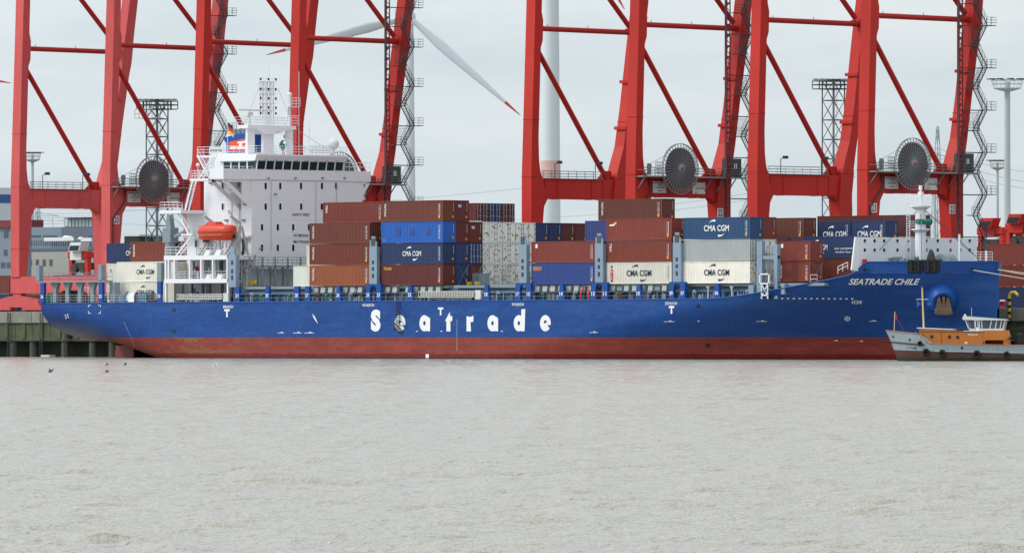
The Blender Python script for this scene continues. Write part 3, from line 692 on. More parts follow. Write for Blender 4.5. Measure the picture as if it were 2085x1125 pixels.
for (cx, cy, r_) in ((1725.5, 648.5, 5.8),):       # thruster mark
    V = []
    for i in range(25): a = 2*math.pi*i/24; V += [hpx(cx+r_*math.cos(a), cy+r_*.85*math.sin(a)), hpx(cx+(r_-1.2)*math.cos(a), cy+(r_-1.2)*.85*math.sin(a))]
    m.add(V, [(2*i, 2*i+2, 2*i+3, 2*i+1) for i in range(24)])
    m.add([hpx(cx-r_, cy+.5, .08), hpx(cx+r_, cy+.5, .08), hpx(cx+r_, cy-.5, .08), hpx(cx-r_, cy-.5, .08)], [(0, 1, 2, 3)]); m.add([hpx(cx-.6, cy+r_*.8, .1), hpx(cx+.6, cy+r_*.8, .1), hpx(cx+.6, cy-r_*.8, .1), hpx(cx-.6, cy-r_*.8, .1)], [(0, 1, 2, 3)])
m.add([hpx(636, 638, .05), hpx(638.5, 645.5, .05), hpx(641, 650, .05), hpx(648, 659, .05), hpx(643.5, 648.5, .05), hpx(640.5, 643, .05)], [(0, 1, 2, 3, 4, 5)])
m.add([hpx(867, 728, .06), hpx(873.5, 728, .06), hpx(873.5, 720.5, .06), hpx(867, 720.5, .06)], [(0, 1, 2, 3)])
m.build('draught_marks', WH, ship)
# overboard openings
for x, y, r_ in ((354, 631, 3.4), (354, 674, 3.4), (1422, 623, 4.2), (1441, 703, 4.4)):
    m = MB(); V = [hpx(x+r_*math.cos(a*.5236), y+r_*.95*math.sin(a*.5236), .04) for a in range(12)]; m.add(V, [tuple(range(12))[::-1]]); o = m.build('overboard_opening', M['black'], ship)
for x, y, r_ in ((1569, 603, 6.0), (1763, 550, 6.5), (1981, 548.5, 6.5), (2031.5, 547.5, 4.5)):
    m = MB(); n = 18; V = []
    for i in range(n):
        a = 2*math.pi*i/n
        for rr, of in ((r_, .0), (r_*.9, .22), (r_*.68, .2), (r_*.6, -.1)): V.append(hpx(x+rr*math.cos(a), y+rr*.82*math.sin(a), of))
    m.add(V, [(i*4+k, ((i+1) % n)*4+k, ((i+1) % n)*4+k+1, i*4+k+1) for i in range(n) for k in range(3)]); fr_ = m.build('fairlead', M['ship_blue'], ship, smooth=40)
    m = MB(); m.add([hpx(x+r_*.62*math.cos(2*math.pi*i/n), y+r_*.5*math.sin(2*math.pi*i/n), .03) for i in range(n)], [tuple(range(n))[::-1]]); m.build('opening', M['black'], fr_)
m = MB()
for x, w_ in ((1803, 8), (1825, 9), (1934, 13), (1956, 12), (1790, 5)): m.add([hpx(x+w_*math.cos(a*.5236), 555.3+1.2*math.sin(a*.5236), .05) for a in range(12)], [tuple(range(12))[::-1]])
m.build('freeing_port', M['black'], ship)
# anchor bolster and anchor
def bolster():
    c0 = Vector(hpx(1908, 600, -1.6)); c1 = Vector(hpx(1925, 617, 0)); c1 = c1+Vector((1.25, -1.7, -.1)); ax = (c1-c0).normalized()
    m = MB(); n = 28; prof = [(3.9, -1.0), (3.0, .0), (2.45, .9), (2.05, 1.8), (1.7, 2.6), (1.4, 3.05), (1.0, 3.0)]
    u = ax.cross(Vector((0, 0, 1))).normalized(); v = u.cross(ax); V = []
    for r_, h in prof:
        for i in range(n): a = 2*math.pi*i/n; V.append(c0+ax*h+u*math.cos(a)*r_+v*math.sin(a)*r_*1.0)
    m.add(V, [(k*n+i, k*n+(i+1) % n, (k+1)*n+(i+1) % n, (k+1)*n+i) for k in range(len(prof)-1) for i in range(n)]); m.build('anchor_bolster', M['ship_blue'], ship, smooth=60)
    e = c0+ax*3.15; m = MB()
    # stockless anchor hanging flat against the bolster
    R_ = u; D_ = Vector((0, 0, -1)); o_ = ax*.35
    pf = lambda a, b_, d=0: e+o_+R_*a*.82+D_*(b_*.82-.45)+ax*d
    def plate(pts, d0, d1): k = len(pts); m.add([pf(a, b_, d0) for a, b_ in pts]+[pf(a, b_, d1) for a, b_ in pts], [tuple(range(k)), tuple(range(k, 2*k))[::-1]]+[(i, k+i, k+(i+1) % k, (i+1) % k) for i in range(k)])
    plate([(-1.45, 1.95), (-1.3, 1.3), (-.5, 1.1), (.5, 1.1), (1.3, 1.3), (1.45, 1.95), (.6, 2.05), (-.6, 2.05)], -.1, .45)
    plate([(-1.25, 1.3), (-1.0, -.1), (-.6, -.6), (-.3, .5), (-.3, 1.25)], -.05, .3); plate([(1.25, 1.3), (1.0, -.1), (.6, -.6), (.3, .5), (.3, 1.25)], -.05, .3)
    plate([(-.22, 1.3), (-.2, -.6), (.2, -.6), (.22, 1.3)], 0, .25)
    m.build('anchor', M['rust'], ship)
    m = MB(); m.add([e+ax*.02+u*math.cos(a*.2618)*.85+v*math.sin(a*.2618)*.85 for a in range(24)], [tuple(range(24))]); m.build('hawse_opening', M['black'], ship)
bolster()
# --- forecastle: breakwater, mast, rollers, winches
XW = 61.4; m = MB()
z0, z1 = 11.4, 15.85
V = [(y, z0) for y in (2.1, 25.4)]
m.box(XW-.18, XW, 3.1, 25.5, z0, z1); m.prismX([(1.7, 11.6), (3.1, 11.4), (3.1, z1), (2.4, z1)], XW-.2, XW+.02)
for y in np.linspace(4.6, 24, 8): m.prismY([(XW-.2, z0), (XW-2.2, z0), (XW-.5, z1-.3), (XW-.2, z1-.3)], y-.05, y+.05)
bw = m.build('breakwater', M['ship_white'], ship)
for r_, y in ((0, 490), (1, 508.7)):
    for px in (1760.5, 1780.5, 1800, 1827, 1850, 1886, 1909, 1935, 1955, 1974):
        yy, zz = onX(px, y, XW); m = MB(); m.lathe((XW-.02, yy, zz), [(.30, 0), (.30, .05), (.24, .055), (.24, .02)], 14, 'X'); hr = m.build('hole_rim', M['ship_white'], bw)
        m = MB(); m.lathe((XW-.01, yy, zz), [(.235, 0), (.235, .035)], 14, 'X'); m.build('hole', M['letter_red'] if px == 1935 else M['black'], hr)
mx_, my_ = 63.0, 13.0
m = MB(); m.lathe((mx_, my_, 11.4), [(.8, 0), (.74, 3), (.68, 7.5), (.64, 8.4)], 20); mt_ = m.build('foremast', M['ship_white'], ship, smooth=40)
m = MB(); m.lathe((mx_, my_, 19.4), [(.66, 0), (1.3, .4), (1.4, .42), (1.4, .6)], 12); m.lathe((mx_, my_, 16.5), [(.7, 0), (1.25, .35), (1.25, .5)], 12)
m.rail([(mx_-1.3, my_-1.1, 20.0), (mx_+1.3, my_-1.1, 20.0), (mx_+1.3, my_+1.1, 20.0), (mx_-1.3, my_+1.1, 20.0)], 1.1, .03, .8); m.rail([(mx_-1.1, my_-1.0, 17.0), (mx_+1.1, my_-1.0, 17.0)], .9, .03, .8)
m.build('platform', M['ship_white'], mt_)
m = MB(); m.tube((mx_, my_, 19.8), (mx_, my_, 22.2), .13, 8); m.box(mx_-.25, mx_+.3, my_-.25, my_+.25, 21.3, 21.8); m.box(mx_-.17, mx_+.17, my_-.17, my_+.17, 22.0, 22.6); m.build('mast_light', M['ship_white'], mt_)
m = MB()
for dx in (-.28, .28): m.tube((mx_-1.35+dx, my_-.9, 11.6), (mx_-1.35+dx, my_-.9, 21.6), .045, 5)
for k in range(32): m.tube((mx_-1.63, my_-.9, 11.8+k*.31), (mx_-1.07, my_-.9, 11.8+k*.31), .035, 4)
m.build('mast_ladder', M['ship_white'], mt_)
m = MB(); m.lathe((mx_+1.0, my_-.3, 17.9), [(.2, 0), (.28, .4), (.5, 1.0)], 12, 'Y'); m.lathe((mx_+.6, my_-1.3, 17.9), [(.35, 0), (.35, 1.2)], 12, 'Y'); m.build('fog_horn', M['green'], mt_)
m = MB()
for a, b_ in (((mx_, my_, 19.8), (XW-.5, 5, 12.4)), ((mx_, my_, 19.8), (73, 14.5, 12.2)), ((mx_, my_, 20), (68.5, 20, 12.0)), ((mx_, my_, 19.8), (67, 9, 12))): m.tube(a, b_, .035, 4)
m.build('stay_wire', M['dark_steel'], ship)
m = MB(); m.tube((70.9, 11.9, 12.5), (70.9, 11.9, 16.2), .13, 8); m.rail([(72.3, 13.2, 12.6), (74.2, 14.6, 12.6)], 1.3, .03, .6, 4); m.build('bow_rail', M['ship_white'], ship)
def hdeck(px, py): p = hpx(px, py, 0); return p
for x0, x1 in ((1849, 1878), (1884, 1911)):
    m = MB()
    for (a, b_) in ((x0, x0+3), (x1-3, x1), ((x0+x1)/2-2, (x0+x1)/2+2)):
        p = hpx(a, 553, .15); q_ = hpx(b_, 553, .15); m.hexa([p, q_, (q_[0]+.2, q_[1]+.6, q_[2]), (p[0]+.2, p[1]+.6, p[2]), (p[0], p[1], 12.9), (q_[0], q_[1], 12.9), (q_[0]+.2, q_[1]+.6, 12.9), (p[0]+.2, p[1]+.6, 12.9)])
    for yy in (553, 543, 532): p = hpx(x0, yy, .12); q_ = hpx(x1, yy, .12); m.tube(p, q_, .14, 6)
    for a in (x0+7, x1-7): p = hpx(a, 553, .1); m.tube(p, (p[0], p[1], 12.8), .28, 10)
    p = hpx(x0, 553, .055); q_ = hpx(x1, 553, .055); r1 = hpx(x1, 533, .055); r0 = hpx(x0, 533, .055)
    m.add([p, q_, r1, r0], [(0, 1, 2, 3)])
    m.build('roller_fairlead', M['black'], ship)
m = MB()
for (px, w_, h_, k) in ((1790, .5, .5, 0), (1812, .6, .5, 0), (1826, .4, .6, 0), (1840, .5, .4, 0), (1745, .6, .8, 0), (1857, .7, .6, 0)):
    X, z = onY(px, 533, 9); m.box(X-w_, X+w_, 8.6, 9.6, 11.4, 12.7+h_)
m.build('deck_fitting', M['ship_grey'], ship)
m = MB(); X, z = onY(1925, 533, 14); m.lathe((X, 14, 12.3), [(1.4, -.9), (1.5, -.85), (1.5, .85), (1.4, .9)], 20, 'Y'); m.build('winch_drum', M['ship_grey'], ship)
m = MB(); X, z = onY(1893, 533, 12); m.prismY([(X-.8, 11.5), (X+1.2, 11.5), (X+.5, 13.9), (X+.1, 14.3), (X-.3, 13.5)], 11.9, 12.3); m.build('deck_davit', M['dark_steel'], ship)
m = MB(); X, z = onY(1760, 533, 4); m.lathe((X, 4, 12.0), [(.35, 0), (.35, 1.0)], 10); m.build('hose_box', M['letter_red'], ship)
# mooring lines
def sag(a, b_, s, n=14): return [Vector(a).lerp(Vector(b_), i/n)-Vector((0, 0, s*4*(i/n)*(1-i/n))) for i in range(n+1)]
for p0, p1, s in (((1981, 549.5), (135, 33.5, 7.0), 1.6), ((2031, 548.5), (150, 33.5, 7.4), 1.3), ((2034, 549), (104, 33.4, 7.0), .5)):
    m = MB(); m.path(sag(hpx(p0[0], p0[1], .1), p1, s, 18), .055, 5); o = m.build('mooring_line', M['rope'])
    tag(o, {1981: 'long sagging mooring line from the bow fairlead aft of the stem', 2031: 'upper mooring line from the foremost bow opening', 2034: 'steep short mooring line from the very tip of the bow to the quay'}[p0[0]], 'rope', 'mooring lines at the bow')
m = MB(); m.rail([(-56, .12, 7.85), (30, .12, 7.9)], 1.05, .011, 2.6, 2); m.build('side_wire_rail', M['mast_grey'], ship)
# --- superstructure
XF = -58.0; W = M['ship_white']
m = MB(); m.bbox(-68, XF, 5.3, 25.3, 14.35, 24.95, .08); m.box(-71.6, -67.9, 5.3, 25.3, 9.0, 20.6); m.box(-71, XF-.02, 6.2, 25.2, 7.9, 14.4)
for z in (22.2, 19.5, 16.9): m.box(-68.01, XF+.025, 5.275, 25.32, z-.03, z+.03)
hs = m.build('deckhouse', W, ship)
def window(Xc, Yc, Zc, face, w_=.42, h_=.92, glass=None, par=None):
    m = MB()
    if face == 'X': m.bbox(Xc-.02, Xc+.05, Yc-w_/2-.08, Yc+w_/2+.08, Zc-h_/2-.08, Zc+h_/2+.08, .02)
    else: m.bbox(Xc-w_/2-.08, Xc+w_/2+.08, Yc-.05, Yc+.02, Zc-h_/2-.08, Zc+h_/2+.08, .02)
    fr_ = m.build('window', W, par or ship)
    m = MB()
    c = .12; pts = [(-w_/2+c, -h_/2), (w_/2-c, -h_/2), (w_/2, -h_/2+c), (w_/2, h_/2-c), (w_/2-c, h_/2), (-w_/2+c, h_/2), (-w_/2, h_/2-c), (-w_/2, -h_/2+c)]
    if face == 'X': m.prismX([(Yc+a, Zc+b_) for a, b_ in pts], Xc+.04, Xc+.06)
    else: m.prismY([(Xc+a, Zc+b_) for a, b_ in pts], Yc-.06, Yc-.04)
    m.build('pane', glass or M['glass'], fr_)
for zy, xs in ((706, (534, 622, 747, 873, 959)), (830, (534, 622, 748, 872)), (955, (512, 607, 700, 795)), (1078, (512, 607, 700))):
    for x in xs: yy, zz = onX(360+x/2.96, 140+zy/2.96, XF); window(XF, yy, zz, 'X', par=hs)
for zy, xs in ((706, (278,)), (830, (278, 381))):
    for x in xs: xx, zz = onY(360+x/2.96, 140+zy/2.96, 5.3); window(xx, 5.3, zz, 'Y', par=hs)
xx, zz = onY(488, 376, 5.3); window(xx, 5.3, zz, 'Y', par=hs)
for s, x0, x1, y0 in (('SAFETY FIRST', 595, 631.5, 434.5), ('NO SMOKING', 598, 628, 476.5), ('IMO 9976202', 597.5, 629, 489.5)):
    m = MB(); text(m, s, px_rectX(x0, y0, x1, y0+5, XF+.05), bold=.012); m.build('lettering', M['mark_maroon'], hs)
m = MB()
for px in (473, 489): X, z = onY(px, 420, 5.3); m.tube((X, 5.2, 17.3), (X, 5.2, 24.8), .05, 5)
for k in range(24): X, z = onY(489, 420, 5.3); m.tube((X-.2, 5.18, 17.4+k*.3), (X+.2, 5.18, 17.4+k*.3), .025, 4)
m.build('wall_pipe', M['mast_grey'], hs)
for px, py in ((497, 448), (462, 448), (500, 415), (430, 372)):
    X, z = onY(px, py, 5.3); m = MB(); m.bbox(X-.25, X+.25, 4.95, 5.3, z-.15, z+.12, .04); m.build('wall_lamp', M['ship_grey'], hs)
for px, py in ((545, 362), (600, 362), (655, 362), (700, 362), (530, 505), (560, 395)):
    Y_, z = onX(px, py, XF); m = MB(); m.bbox(XF, XF+.3, Y_-.2, Y_+.2, z-.1, z+.1, .03); m.build('wall_lamp', M['ship_grey'], hs)
m = MB()
for y in (9.0, 17.5, 21.5): m.tube((XF+.06, y, 15), (XF+.06, y, 24.8), .045, 5)
m.build('wall_pipe', M['mast_grey'], hs)
for px, py in ((436, 505), (500, 505)):
    X, z = onY(px, py, 5.3); m = MB(); m.bbox(X-.42, X+.42, 5.2, 5.32, z-1.0, z+.95, .03); m.build('steel_door', M['mast_grey'], hs)
# bridge
m = MB(); m.box(-65.5, XF+.12, 6.0, 23.0, 24.97, 26.4); m.box(-65.5, XF-.6, 6.2, 22.7, 26.4, 27.6)
m.prismY([(-66.0, 27.62), (XF+.15, 27.62), (XF+.5, 28.35), (XF+.5, 28.55), (-66.0, 28.55)], 5.8, 23.2)
m.box(-60.9, XF+.1, .0, 6.0, 24.95, 25.1); m.box(-60.9, XF+.1, 23.0, 28.0, 24.95, 25.1)
m.box(XF+.02, XF+.1, 0, 6.0, 25.1, 26.45); m.box(-60.9, XF+.1, -.04, .04, 25.1, 26.45); m.box(XF+.02, XF+.1, 23.0, 27.96, 25.1, 26.4); m.box(-60.9, XF+.1, 27.96, 28.04, 25.1, 26.45)
br_ = m.build('bridge', W, ship)
n = 10
for i in range(n):
    y0 = 6.2+.18+i*(16.5/n); y1 = y0+16.5/n-.22
    m = MB(); m.hexa([(XF-.05, y0, 26.5), (XF-.05, y1, 26.5), (XF-.1, y1, 26.5), (XF-.1, y0, 26.5), (XF+.18, y0, 27.62), (XF+.18, y1, 27.62), (XF+.13, y1, 27.62), (XF+.13, y0, 27.62)]); m.build('bridge_window', M['glass_teal'], br_)
for i in range(n+1): m = MB(); y = 6.2+.07+i*16.5/n; m.bar((XF-.02, y, 26.4), (XF+.2, y, 27.64), .16, .1, up=(1, 0, 0)); m.build('window_post', W, br_)
for i in range(4):
    x0 = XF-.35-i*1.7; m = MB(); m.box(x0-1.35, x0, 6.14, 6.2, 26.5, 27.5); m.build('bridge_window', M['glass_teal'], br_)
m = MB()
for y in np.linspace(7, 22.5, 9): m.tube((XF+.3, y, 27.55), (XF+.75, y+.5, 27.75), .04, 5); m.ball((XF+.75, y+.5, 27.75), .09, 6)
m.build('window_wiper', M['ship_grey'], br_)
m = MB()      # wing brackets
for (ya, yb) in ((.2, 5.2), (27.8, 25.2)):
    for x in (XF-.1, -60.7):
        m.bar((x, ya, 24.85), (x, yb, 21.3), .12, .55, up=(0, 0, 1)); s_ = 1 if yb > ya else -1
        m.prismX([(yb, 21.0), (yb, 24.9), (yb-s_*1.6, 24.9), (yb-s_*1.6, 22.4)] if s_ > 0 else [(yb, 21.0), (yb-s_*1.6, 22.4), (yb-s_*1.6, 24.9), (yb, 24.9)], x-.05, x+.05)
        m.box(x-.06, x+.06, min(ya, yb), max(ya, yb), 24.6, 24.95)
    m.bar((-60.7, (ya+yb)/2, 23.2), (XF-.1, (ya+yb)/2, 23.2), .15, .15)
m.build('wing_bracket', W, ship)
m = MB()
m.rail([(XF+.06, 0, 26.4), (XF+.06, 5.5, 26.4)], .35, .035, 1.4, 1); m.rail([(XF+.06, 23, 26.4), (XF+.06, 28, 26.4)], 1.2, .035, 1.0, 2)
m.rail([(-66, 5.9, 28.55), (XF+.4, 5.9, 28.55), (XF+.4, 23.1, 28.55)], 1.15, .035, 1.1); m.rail([(-70, 5.9, 28.55), (-66, 5.9, 28.55)], 1.15, .035, 1.1)
m.box(-70, -66, 5.8, 11, 28.2, 28.5)
m.box(-64.8, -60.95, -.2, 5.3, 24.75, 25.1); m.rail([(-60.95, -.15, 25.1), (-64.75, -.15, 25.1), (-64.75, 5.2, 25.1)], 1.1, .035, .8)
m.box(-72.5, -67.9, .9, 5.3, 20.3, 20.75); m.rail([(-68.6, .95, 20.75), (-72.4, .95, 20.75), (-72.4, 5.2, 20.75)], 1.15, .035, .8)
m.build('platform', W, ship)
def stair(m, a, b_, w_=.7, n=10, ax='Y'):
    a = Vector(a); b_ = Vector(b_); o = Vector((0, w_, 0)) if ax == 'Y' else Vector((w_, 0, 0))
    for q_ in (Vector((0, 0, 0)), o): m.bar(a+q_, b_+q_, .07, .25); m.tube(a+q_+Vector((0, 0, 1)), b_+q_+Vector((0, 0, 1)), .03, 4); m.tube(a+q_+Vector((0, 0, .5)), b_+q_+Vector((0, 0, .5)), .025, 4)
    for i in range(1, n): c = a.lerp(b_, i/n); m.hexa([c+Vector(p) for p in ((-.14, 0, -.02), (.14, 0, -.02), (.14, w_, -.02), (-.14, w_, -.02), (-.14, 0, .03), (.14, 0, .03), (.14, w_, .03), (-.14, w_, .03))])
    for i in range(4): c = a.lerp(b_, i/3); m.tube(c, c+Vector((0, 0, 1)), .03, 4)
m = MB(); stair(m, (-69.6, 3.2, 20.75), (-68.0, 3.2, 24.9)); stair(m, (-67.0, 1.5, 17.4), (-69.4, 1.5, 20.6)); stair(m, (-71.0, 2.8, 14.4), (-67.5, 2.8, 17.4)); stair(m, (-62.0, 1.0, 25.1), (-64.6, 1.0, 28.4)); stair(m, (-66.5, 3.0, 25.1), (-63.5, 3.0, 28.4)); m.box(-68, -65.6, 1.0, 4.2, 17.2, 17.4)
m.build('outside_stair', W, ship)
m = MB(); m.tube((-63.2, -.1, 25.1), (-63.2, -.1, 26.8), .06, 6); m.ball((-63.2, -.1, 27.0), .28); m.build('antenna_dome', W, ship)
# name board, funnel, masts
m = MB(); m.box(-67.3, -64.4, 5.7, 5.78, 28.7, 29.6); nb = m.build('name_board', M['board_white'], ship)
m = MB(); text(m, 'SEATRADE CHILE', rectY(-67.1, -64.6, 29.0, 29.35, 5.66), bold=.01); m.build('lettering', M['letter_black'], nb)
m = MB(); m.box(-72, -62.3, 10.5, 13.9, 28.5, 28.9); m.box(-71.6, -62.4, 10.6, 20, 14, 28.6); m.build('funnel_casing', W, ship)
m = MB(); m.prismY([(-69.6, 28.9), (-65.0, 28.9), (-65.0, 31.7), (-67, 31.6), (-70.4, 31.1), (-69.6, 30.3)], 11, 13.6); fn = m.build('funnel', M['ship_blue'], ship)
m = MB(); m.prismY([(-69.0, 29.2), (-65.05, 29.2), (-65.05, 31.0), (-69.0, 30.5)], 10.95, 11.0); m.build('emblem_panel', M['funnel_orange'], fn)
m = MB(); m.prismY([(-67.2, 29.5), (-65.1, 29.5), (-65.1, 29.75), (-67.2, 29.75)], 10.9, 10.94); m.prismY([(-67.2, 30.25), (-65.1, 30.35), (-65.1, 30.6), (-67.0, 30.5)], 10.9, 10.94); m.prismY([(-66.9, 29.5), (-66.3, 29.5), (-66.0, 30.5), (-66.6, 30.5)], 10.88, 10.9); m.prismY([(-68.8, 29.55), (-67.6, 29.55), (-67.2, 29.8), (-68.6, 29.8)], 10.9, 10.94); m.build('emblem', M['letter_white'], fn)
m = MB()
for i in range(4): m.tube((-68.6+i*.9, 12, 31.1), (-68.9+i*.9, 12, 32.3), .3, 10)
m.build('exhaust_pipe', M['ship_grey'], fn)
XM = -63.0; m = MB()
for y0, y1 in ((9.1, 10.5), (12.1, 14.1), (16.6, 17.8)): m.bbox(XM-.5, XM, y0, y1, 28.5, 32.3, .06)
m.prismX([(8.7, 32.3), (10.4, 32.2), (12, 31.5), (14, 31.5), (16.2, 32.1), (17.9, 32.3), (17.9, 32.75), (8.7, 32.75)], XM-1.5, XM+.5)
m.rail([(XM+.5, 8.0, 32.75), (XM+.5, 18.2, 32.75)], 1.15, .035, 1.2); m.rail([(XM-1.4, 8.0, 32.75), (XM-1.4, 18.2, 32.75)], 1.15, .035, 1.2)
rm = m.build('radar_mast', W, ship)
m = MB(); zz = 32.7
for y in (11.9, 12.6, 13.3, 14.0):
    for x in (XM-.5, XM): m.tube((x, y, 32.7), (x, y, 38.9), .085, 6)
for z in (34.9, 35.9, 37.2, 38.0, 38.9): m.box(XM-.6, XM+.1, 11.3, 14.4, z-.04, z+.04); m.rail([(XM+.1, 11.3, z), (XM+.1, 14.4, z)], .45, .025, .6, 1)
m.tube((XM-.3, 13.4, 38.9), (XM-.3, 13.4, 41.2), .05, 6); m.tube((XM, 13.0, 32.8), (XM, 11.0, 38.7), .04, 4)
m.build('signal_mast', W, rm)
m = MB()
for z in (34.3, 35.1, 36.4, 37.7, 39.1):
    for y in (11.4, 12.9, 14.3): m.lathe((XM+.2, y, z), [(.12, 0), (.14, .3), (.08, .34)], 8)
m.build('navigation_light', M['black'], rm)
m = MB(); m.tube((XM, 9.4, 32.7), (XM, 9.4, 34.3), .16, 8); m.bbox(XM-.3, XM+.3, 9.0, 9.9, 34.1, 34.6, .08); m.box(XM-.1, XM+.1, 7.3, 11.5, 34.75, 34.95); m.build('radar_scanner', M['board_white'], rm)
m = MB(); m.tube((XM, 17.1, 32.7), (XM, 17.1, 37.0), .2, 8); m.ball((XM, 17.1, 37.2), .34); m.box(XM-.6, XM+.8, 16.1, 18.3, 35.4, 35.5); m.rail([(XM+.8, 16.1, 35.5), (XM+.8, 18.4, 35.5)], 1.2, .035, .6); m.tube((XM, 18.9, 28.6), (XM, 18.9, 40.5), .04, 5); m.tube((XM, 17.1, 34.2), (XM, 18.9, 34.2), .05, 5); m.bar((XM, 16.2, 32.8), (XM, 17, 35.3), .15, .15)
m.build('satellite_mast', W, rm)
m = MB(); m.tube((XM+1, 14.9, 28.6), (XM+1, 14.9, 29.9), .07, 6); m.lathe((XM+1, 14.9, 29.3), [(.2, 0), (.52, .5), (.52, .9), (.15, 1.4)], 10); m.build('covered_searchlight', M['green'], ship)
m = MB(); m.tube((XF-.6, 21.5, 28.55), (XF-.6, 21.5, 29.6), .2, 8); m.ball((XF-.6, 21.5, 30.2), .8, 18); m.build('satellite_dome', W, ship, smooth=40)
m = MB(); m.tube((XF-.8, 17.0, 28.5), (XF-.8, 17.0, 32.8), .05, 5); m.box(XF-1.4, XF-.3, 16.6, 20.5, 29.2, 29.3); m.rail([(XF-.3, 16.6, 28.6), (XF-.3, 20.6, 28.6)], 1.3, .05, .6, 4); m.tube((XF-.5, 12.2, 28.6), (XF-.5, 12.2, 30.2), .05, 5); m.box(XF-.7, XF-.3, 12.0, 12.4, 30.1, 30.4); m.build('antenna_array', W, ship)
m = MB()
for a, b_ in (((XM, 11.2, 38.0), (XM, 8.6, 33.0)), ((XM, 14.9, 38.0), (XM, 18.6, 31.0)), ((XM, 13.6, 32.5), (XM+4, 18, 28.9)), ((XM, 17.8, 32.6), (XF, 21, 28.8))): m.tube(a, b_, .025, 4)
m.build('halyard', M['ship_grey'], ship)
m = MB(); fl = [(-66.2, 8.2, 33.2), (-65.2, 8.3, 32.6), (-65.1, 8.35, 31.0), (-66.0, 8.2, 31.6)]
for k, (a, b_, mm) in enumerate(((0, .33, 'letter_black'), (.33, .66, 'flag_red'), (.66, 1, 'flag_gold'))):
    L = lambda i, j, q_: tuple(fl[i][t_]+(fl[j][t_]-fl[i][t_])*q_ for t_ in range(3))
    m = MB(); m.add([L(0, 3, a), L(1, 2, a), L(1, 2, b_), L(0, 3, b_)], [(0, 1, 2, 3)]); o = m.build('ensign', M[mm], ship)
m = MB(); m.tube((-66.2, 8.2, 28.6), (-66.2, 8.2, 33.4), .04, 5); m.build('flagstaff', W, ship)
# boat deck frame (near side), davits, machinery behind
m = MB(); m.box(-70.7, -57.5, .2, 5.3, 13.75, 14.38); m.box(-70.7, -57.5, .2, 1.2, 10.5, 11.1); m.box(-70.7, -57.5, 1.2, 5.3, 10.7, 10.8)
for x0, x1 in ((335, 337.5), (341, 343.5), (353, 355.6), (384, 386.5), (407, 410), (431, 433.5), (460.6, 463)):
    a = onY(x0, 550, .2)[0]; b_ = onY(x1, 550, .2)[0]; m.box(a, b_, .22, .7, 11.0, 13.9)
for px in (337, 463): a = onY(px, 590, .3)[0]; m.box(a-.15, a+.15, .3, .6, 7.8, 10.6)
m.build('side_gallery', W, ship)
m = MB(); m.rail([(-70.6, .3, 14.35), (-66.2, .3, 14.35)], 1.2, .035, .95); m.rail([(-64, .3, 14.35), (-60, .3, 14.35)], 1.1, .03, .9)
m.rail([(-70.6, .5, 11.0), (-57.6, .5, 11.0)], 1.1, .03, 1.3, 3); m.rail([(-96.8, .3, 7.8), (-71, .25, 7.8)], 1.1, .016, 1.8); m.build('guard_rail', W, ship)
def clutter(name, x0, x1, y0, y1, z0, z1, n, mats, smin=.2, smax=.8):
    for mm in mats:
        m = MB()
        for i in range(n):
            x = random.uniform(x0, x1); y = random.uniform(y0, y1); s = random.uniform(smin, smax); h = random.uniform(.4, 1)*(z1-z0)*.5; z = z0 if random.random() < .6 else random.uniform(z0, z1-h)
            r_ = random.random()
            if r_ < .5: m.bbox(x-s/2, x+s/2, y, y+s*.6, z, z+h, .03)
            elif r_ < .8: m.tube((x, y, z0), (x, y, z1), .06+.06*random.random(), 6)
            else: m.lathe((x, y, z), [(s*.4, 0), (s*.4, h*.8), (s*.25, h)], 10)
        m.build(name, mm, ship)
clutter('deck_machinery', -70, -58.5, 4.4, 5.0, 11, 13.7, 12, [M['ship_grey'], M['dark_steel'], M['letter_red'], M['green'], W], .12, .45)
clutter('deck_machinery', -70, -58.5, 2.5, 5.0, 7.9, 10.4, 9, [M['ship_grey'], M['dark_steel'], M['steel_blue'], W])
clutter('deck_machinery', -70, -59, 4.9, 5.15, 14.4, 16.6, 10, [M['ship_grey'], M['dark_steel'], W], .12, .4)
m = MB(); m.box(-71, XF, 5.0, 5.28, 14.4, 14.6); m.box(-71.6, -57.9, 4.6, 5.3, 16.9, 17.2); m.build('house_ledge', W, ship)
for px in (418, 518/1.1):
    X, _ = onY(px, 500, 1.5); m = MB()
    m.bar((X, .2, 14.35), (X, 2.6, 17.2), .2, .3); m.bar((X+.7, .2, 14.35), (X+.7, 2.6, 17.2), .2, .3); m.bar((X, 2.6, 17.2), (X, 3.2, 18.9), .25, .35); m.bar((X, 3.2, 18.8), (X, 1.3, 19.9), .22, .3); m.bar((X+.3, 4.4, 14.4), (X+.3, 3.2, 18.4), .25, .25); m.tube((X, 1.3, 19.8), (X, .9, 18.9), .03, 5)
    m.build('boat_davit', M['mast_grey'], ship)
X, _ = onY(485, 500, 3.0); m = MB(); m.tube((X, 3, 14.3), (X, 3, 18.4), .38, 12); m.bar((X, 3, 18.2), (X-1.6, 2.6, 20.6), .3, .3); m.build('davit_post', M['mast_grey'], ship)
for px in (420, 442):
    X, _ = onY(px, 520, .3); m = MB(); m.prismY([(X-.6, 14.4), (X+.5, 14.4), (X+.9, 15.1), (X-.1, 15.1)], .3, .9); m.build('floodlight_box', M['letter_white'], ship)
    m = MB(); m.prismY([(X-.6, 11.05), (X+.5, 11.05), (X+.8, 11.7), (X-.2, 11.7)], .6, 1.2); m.build('floodlight_box', M['letter_white'], ship)
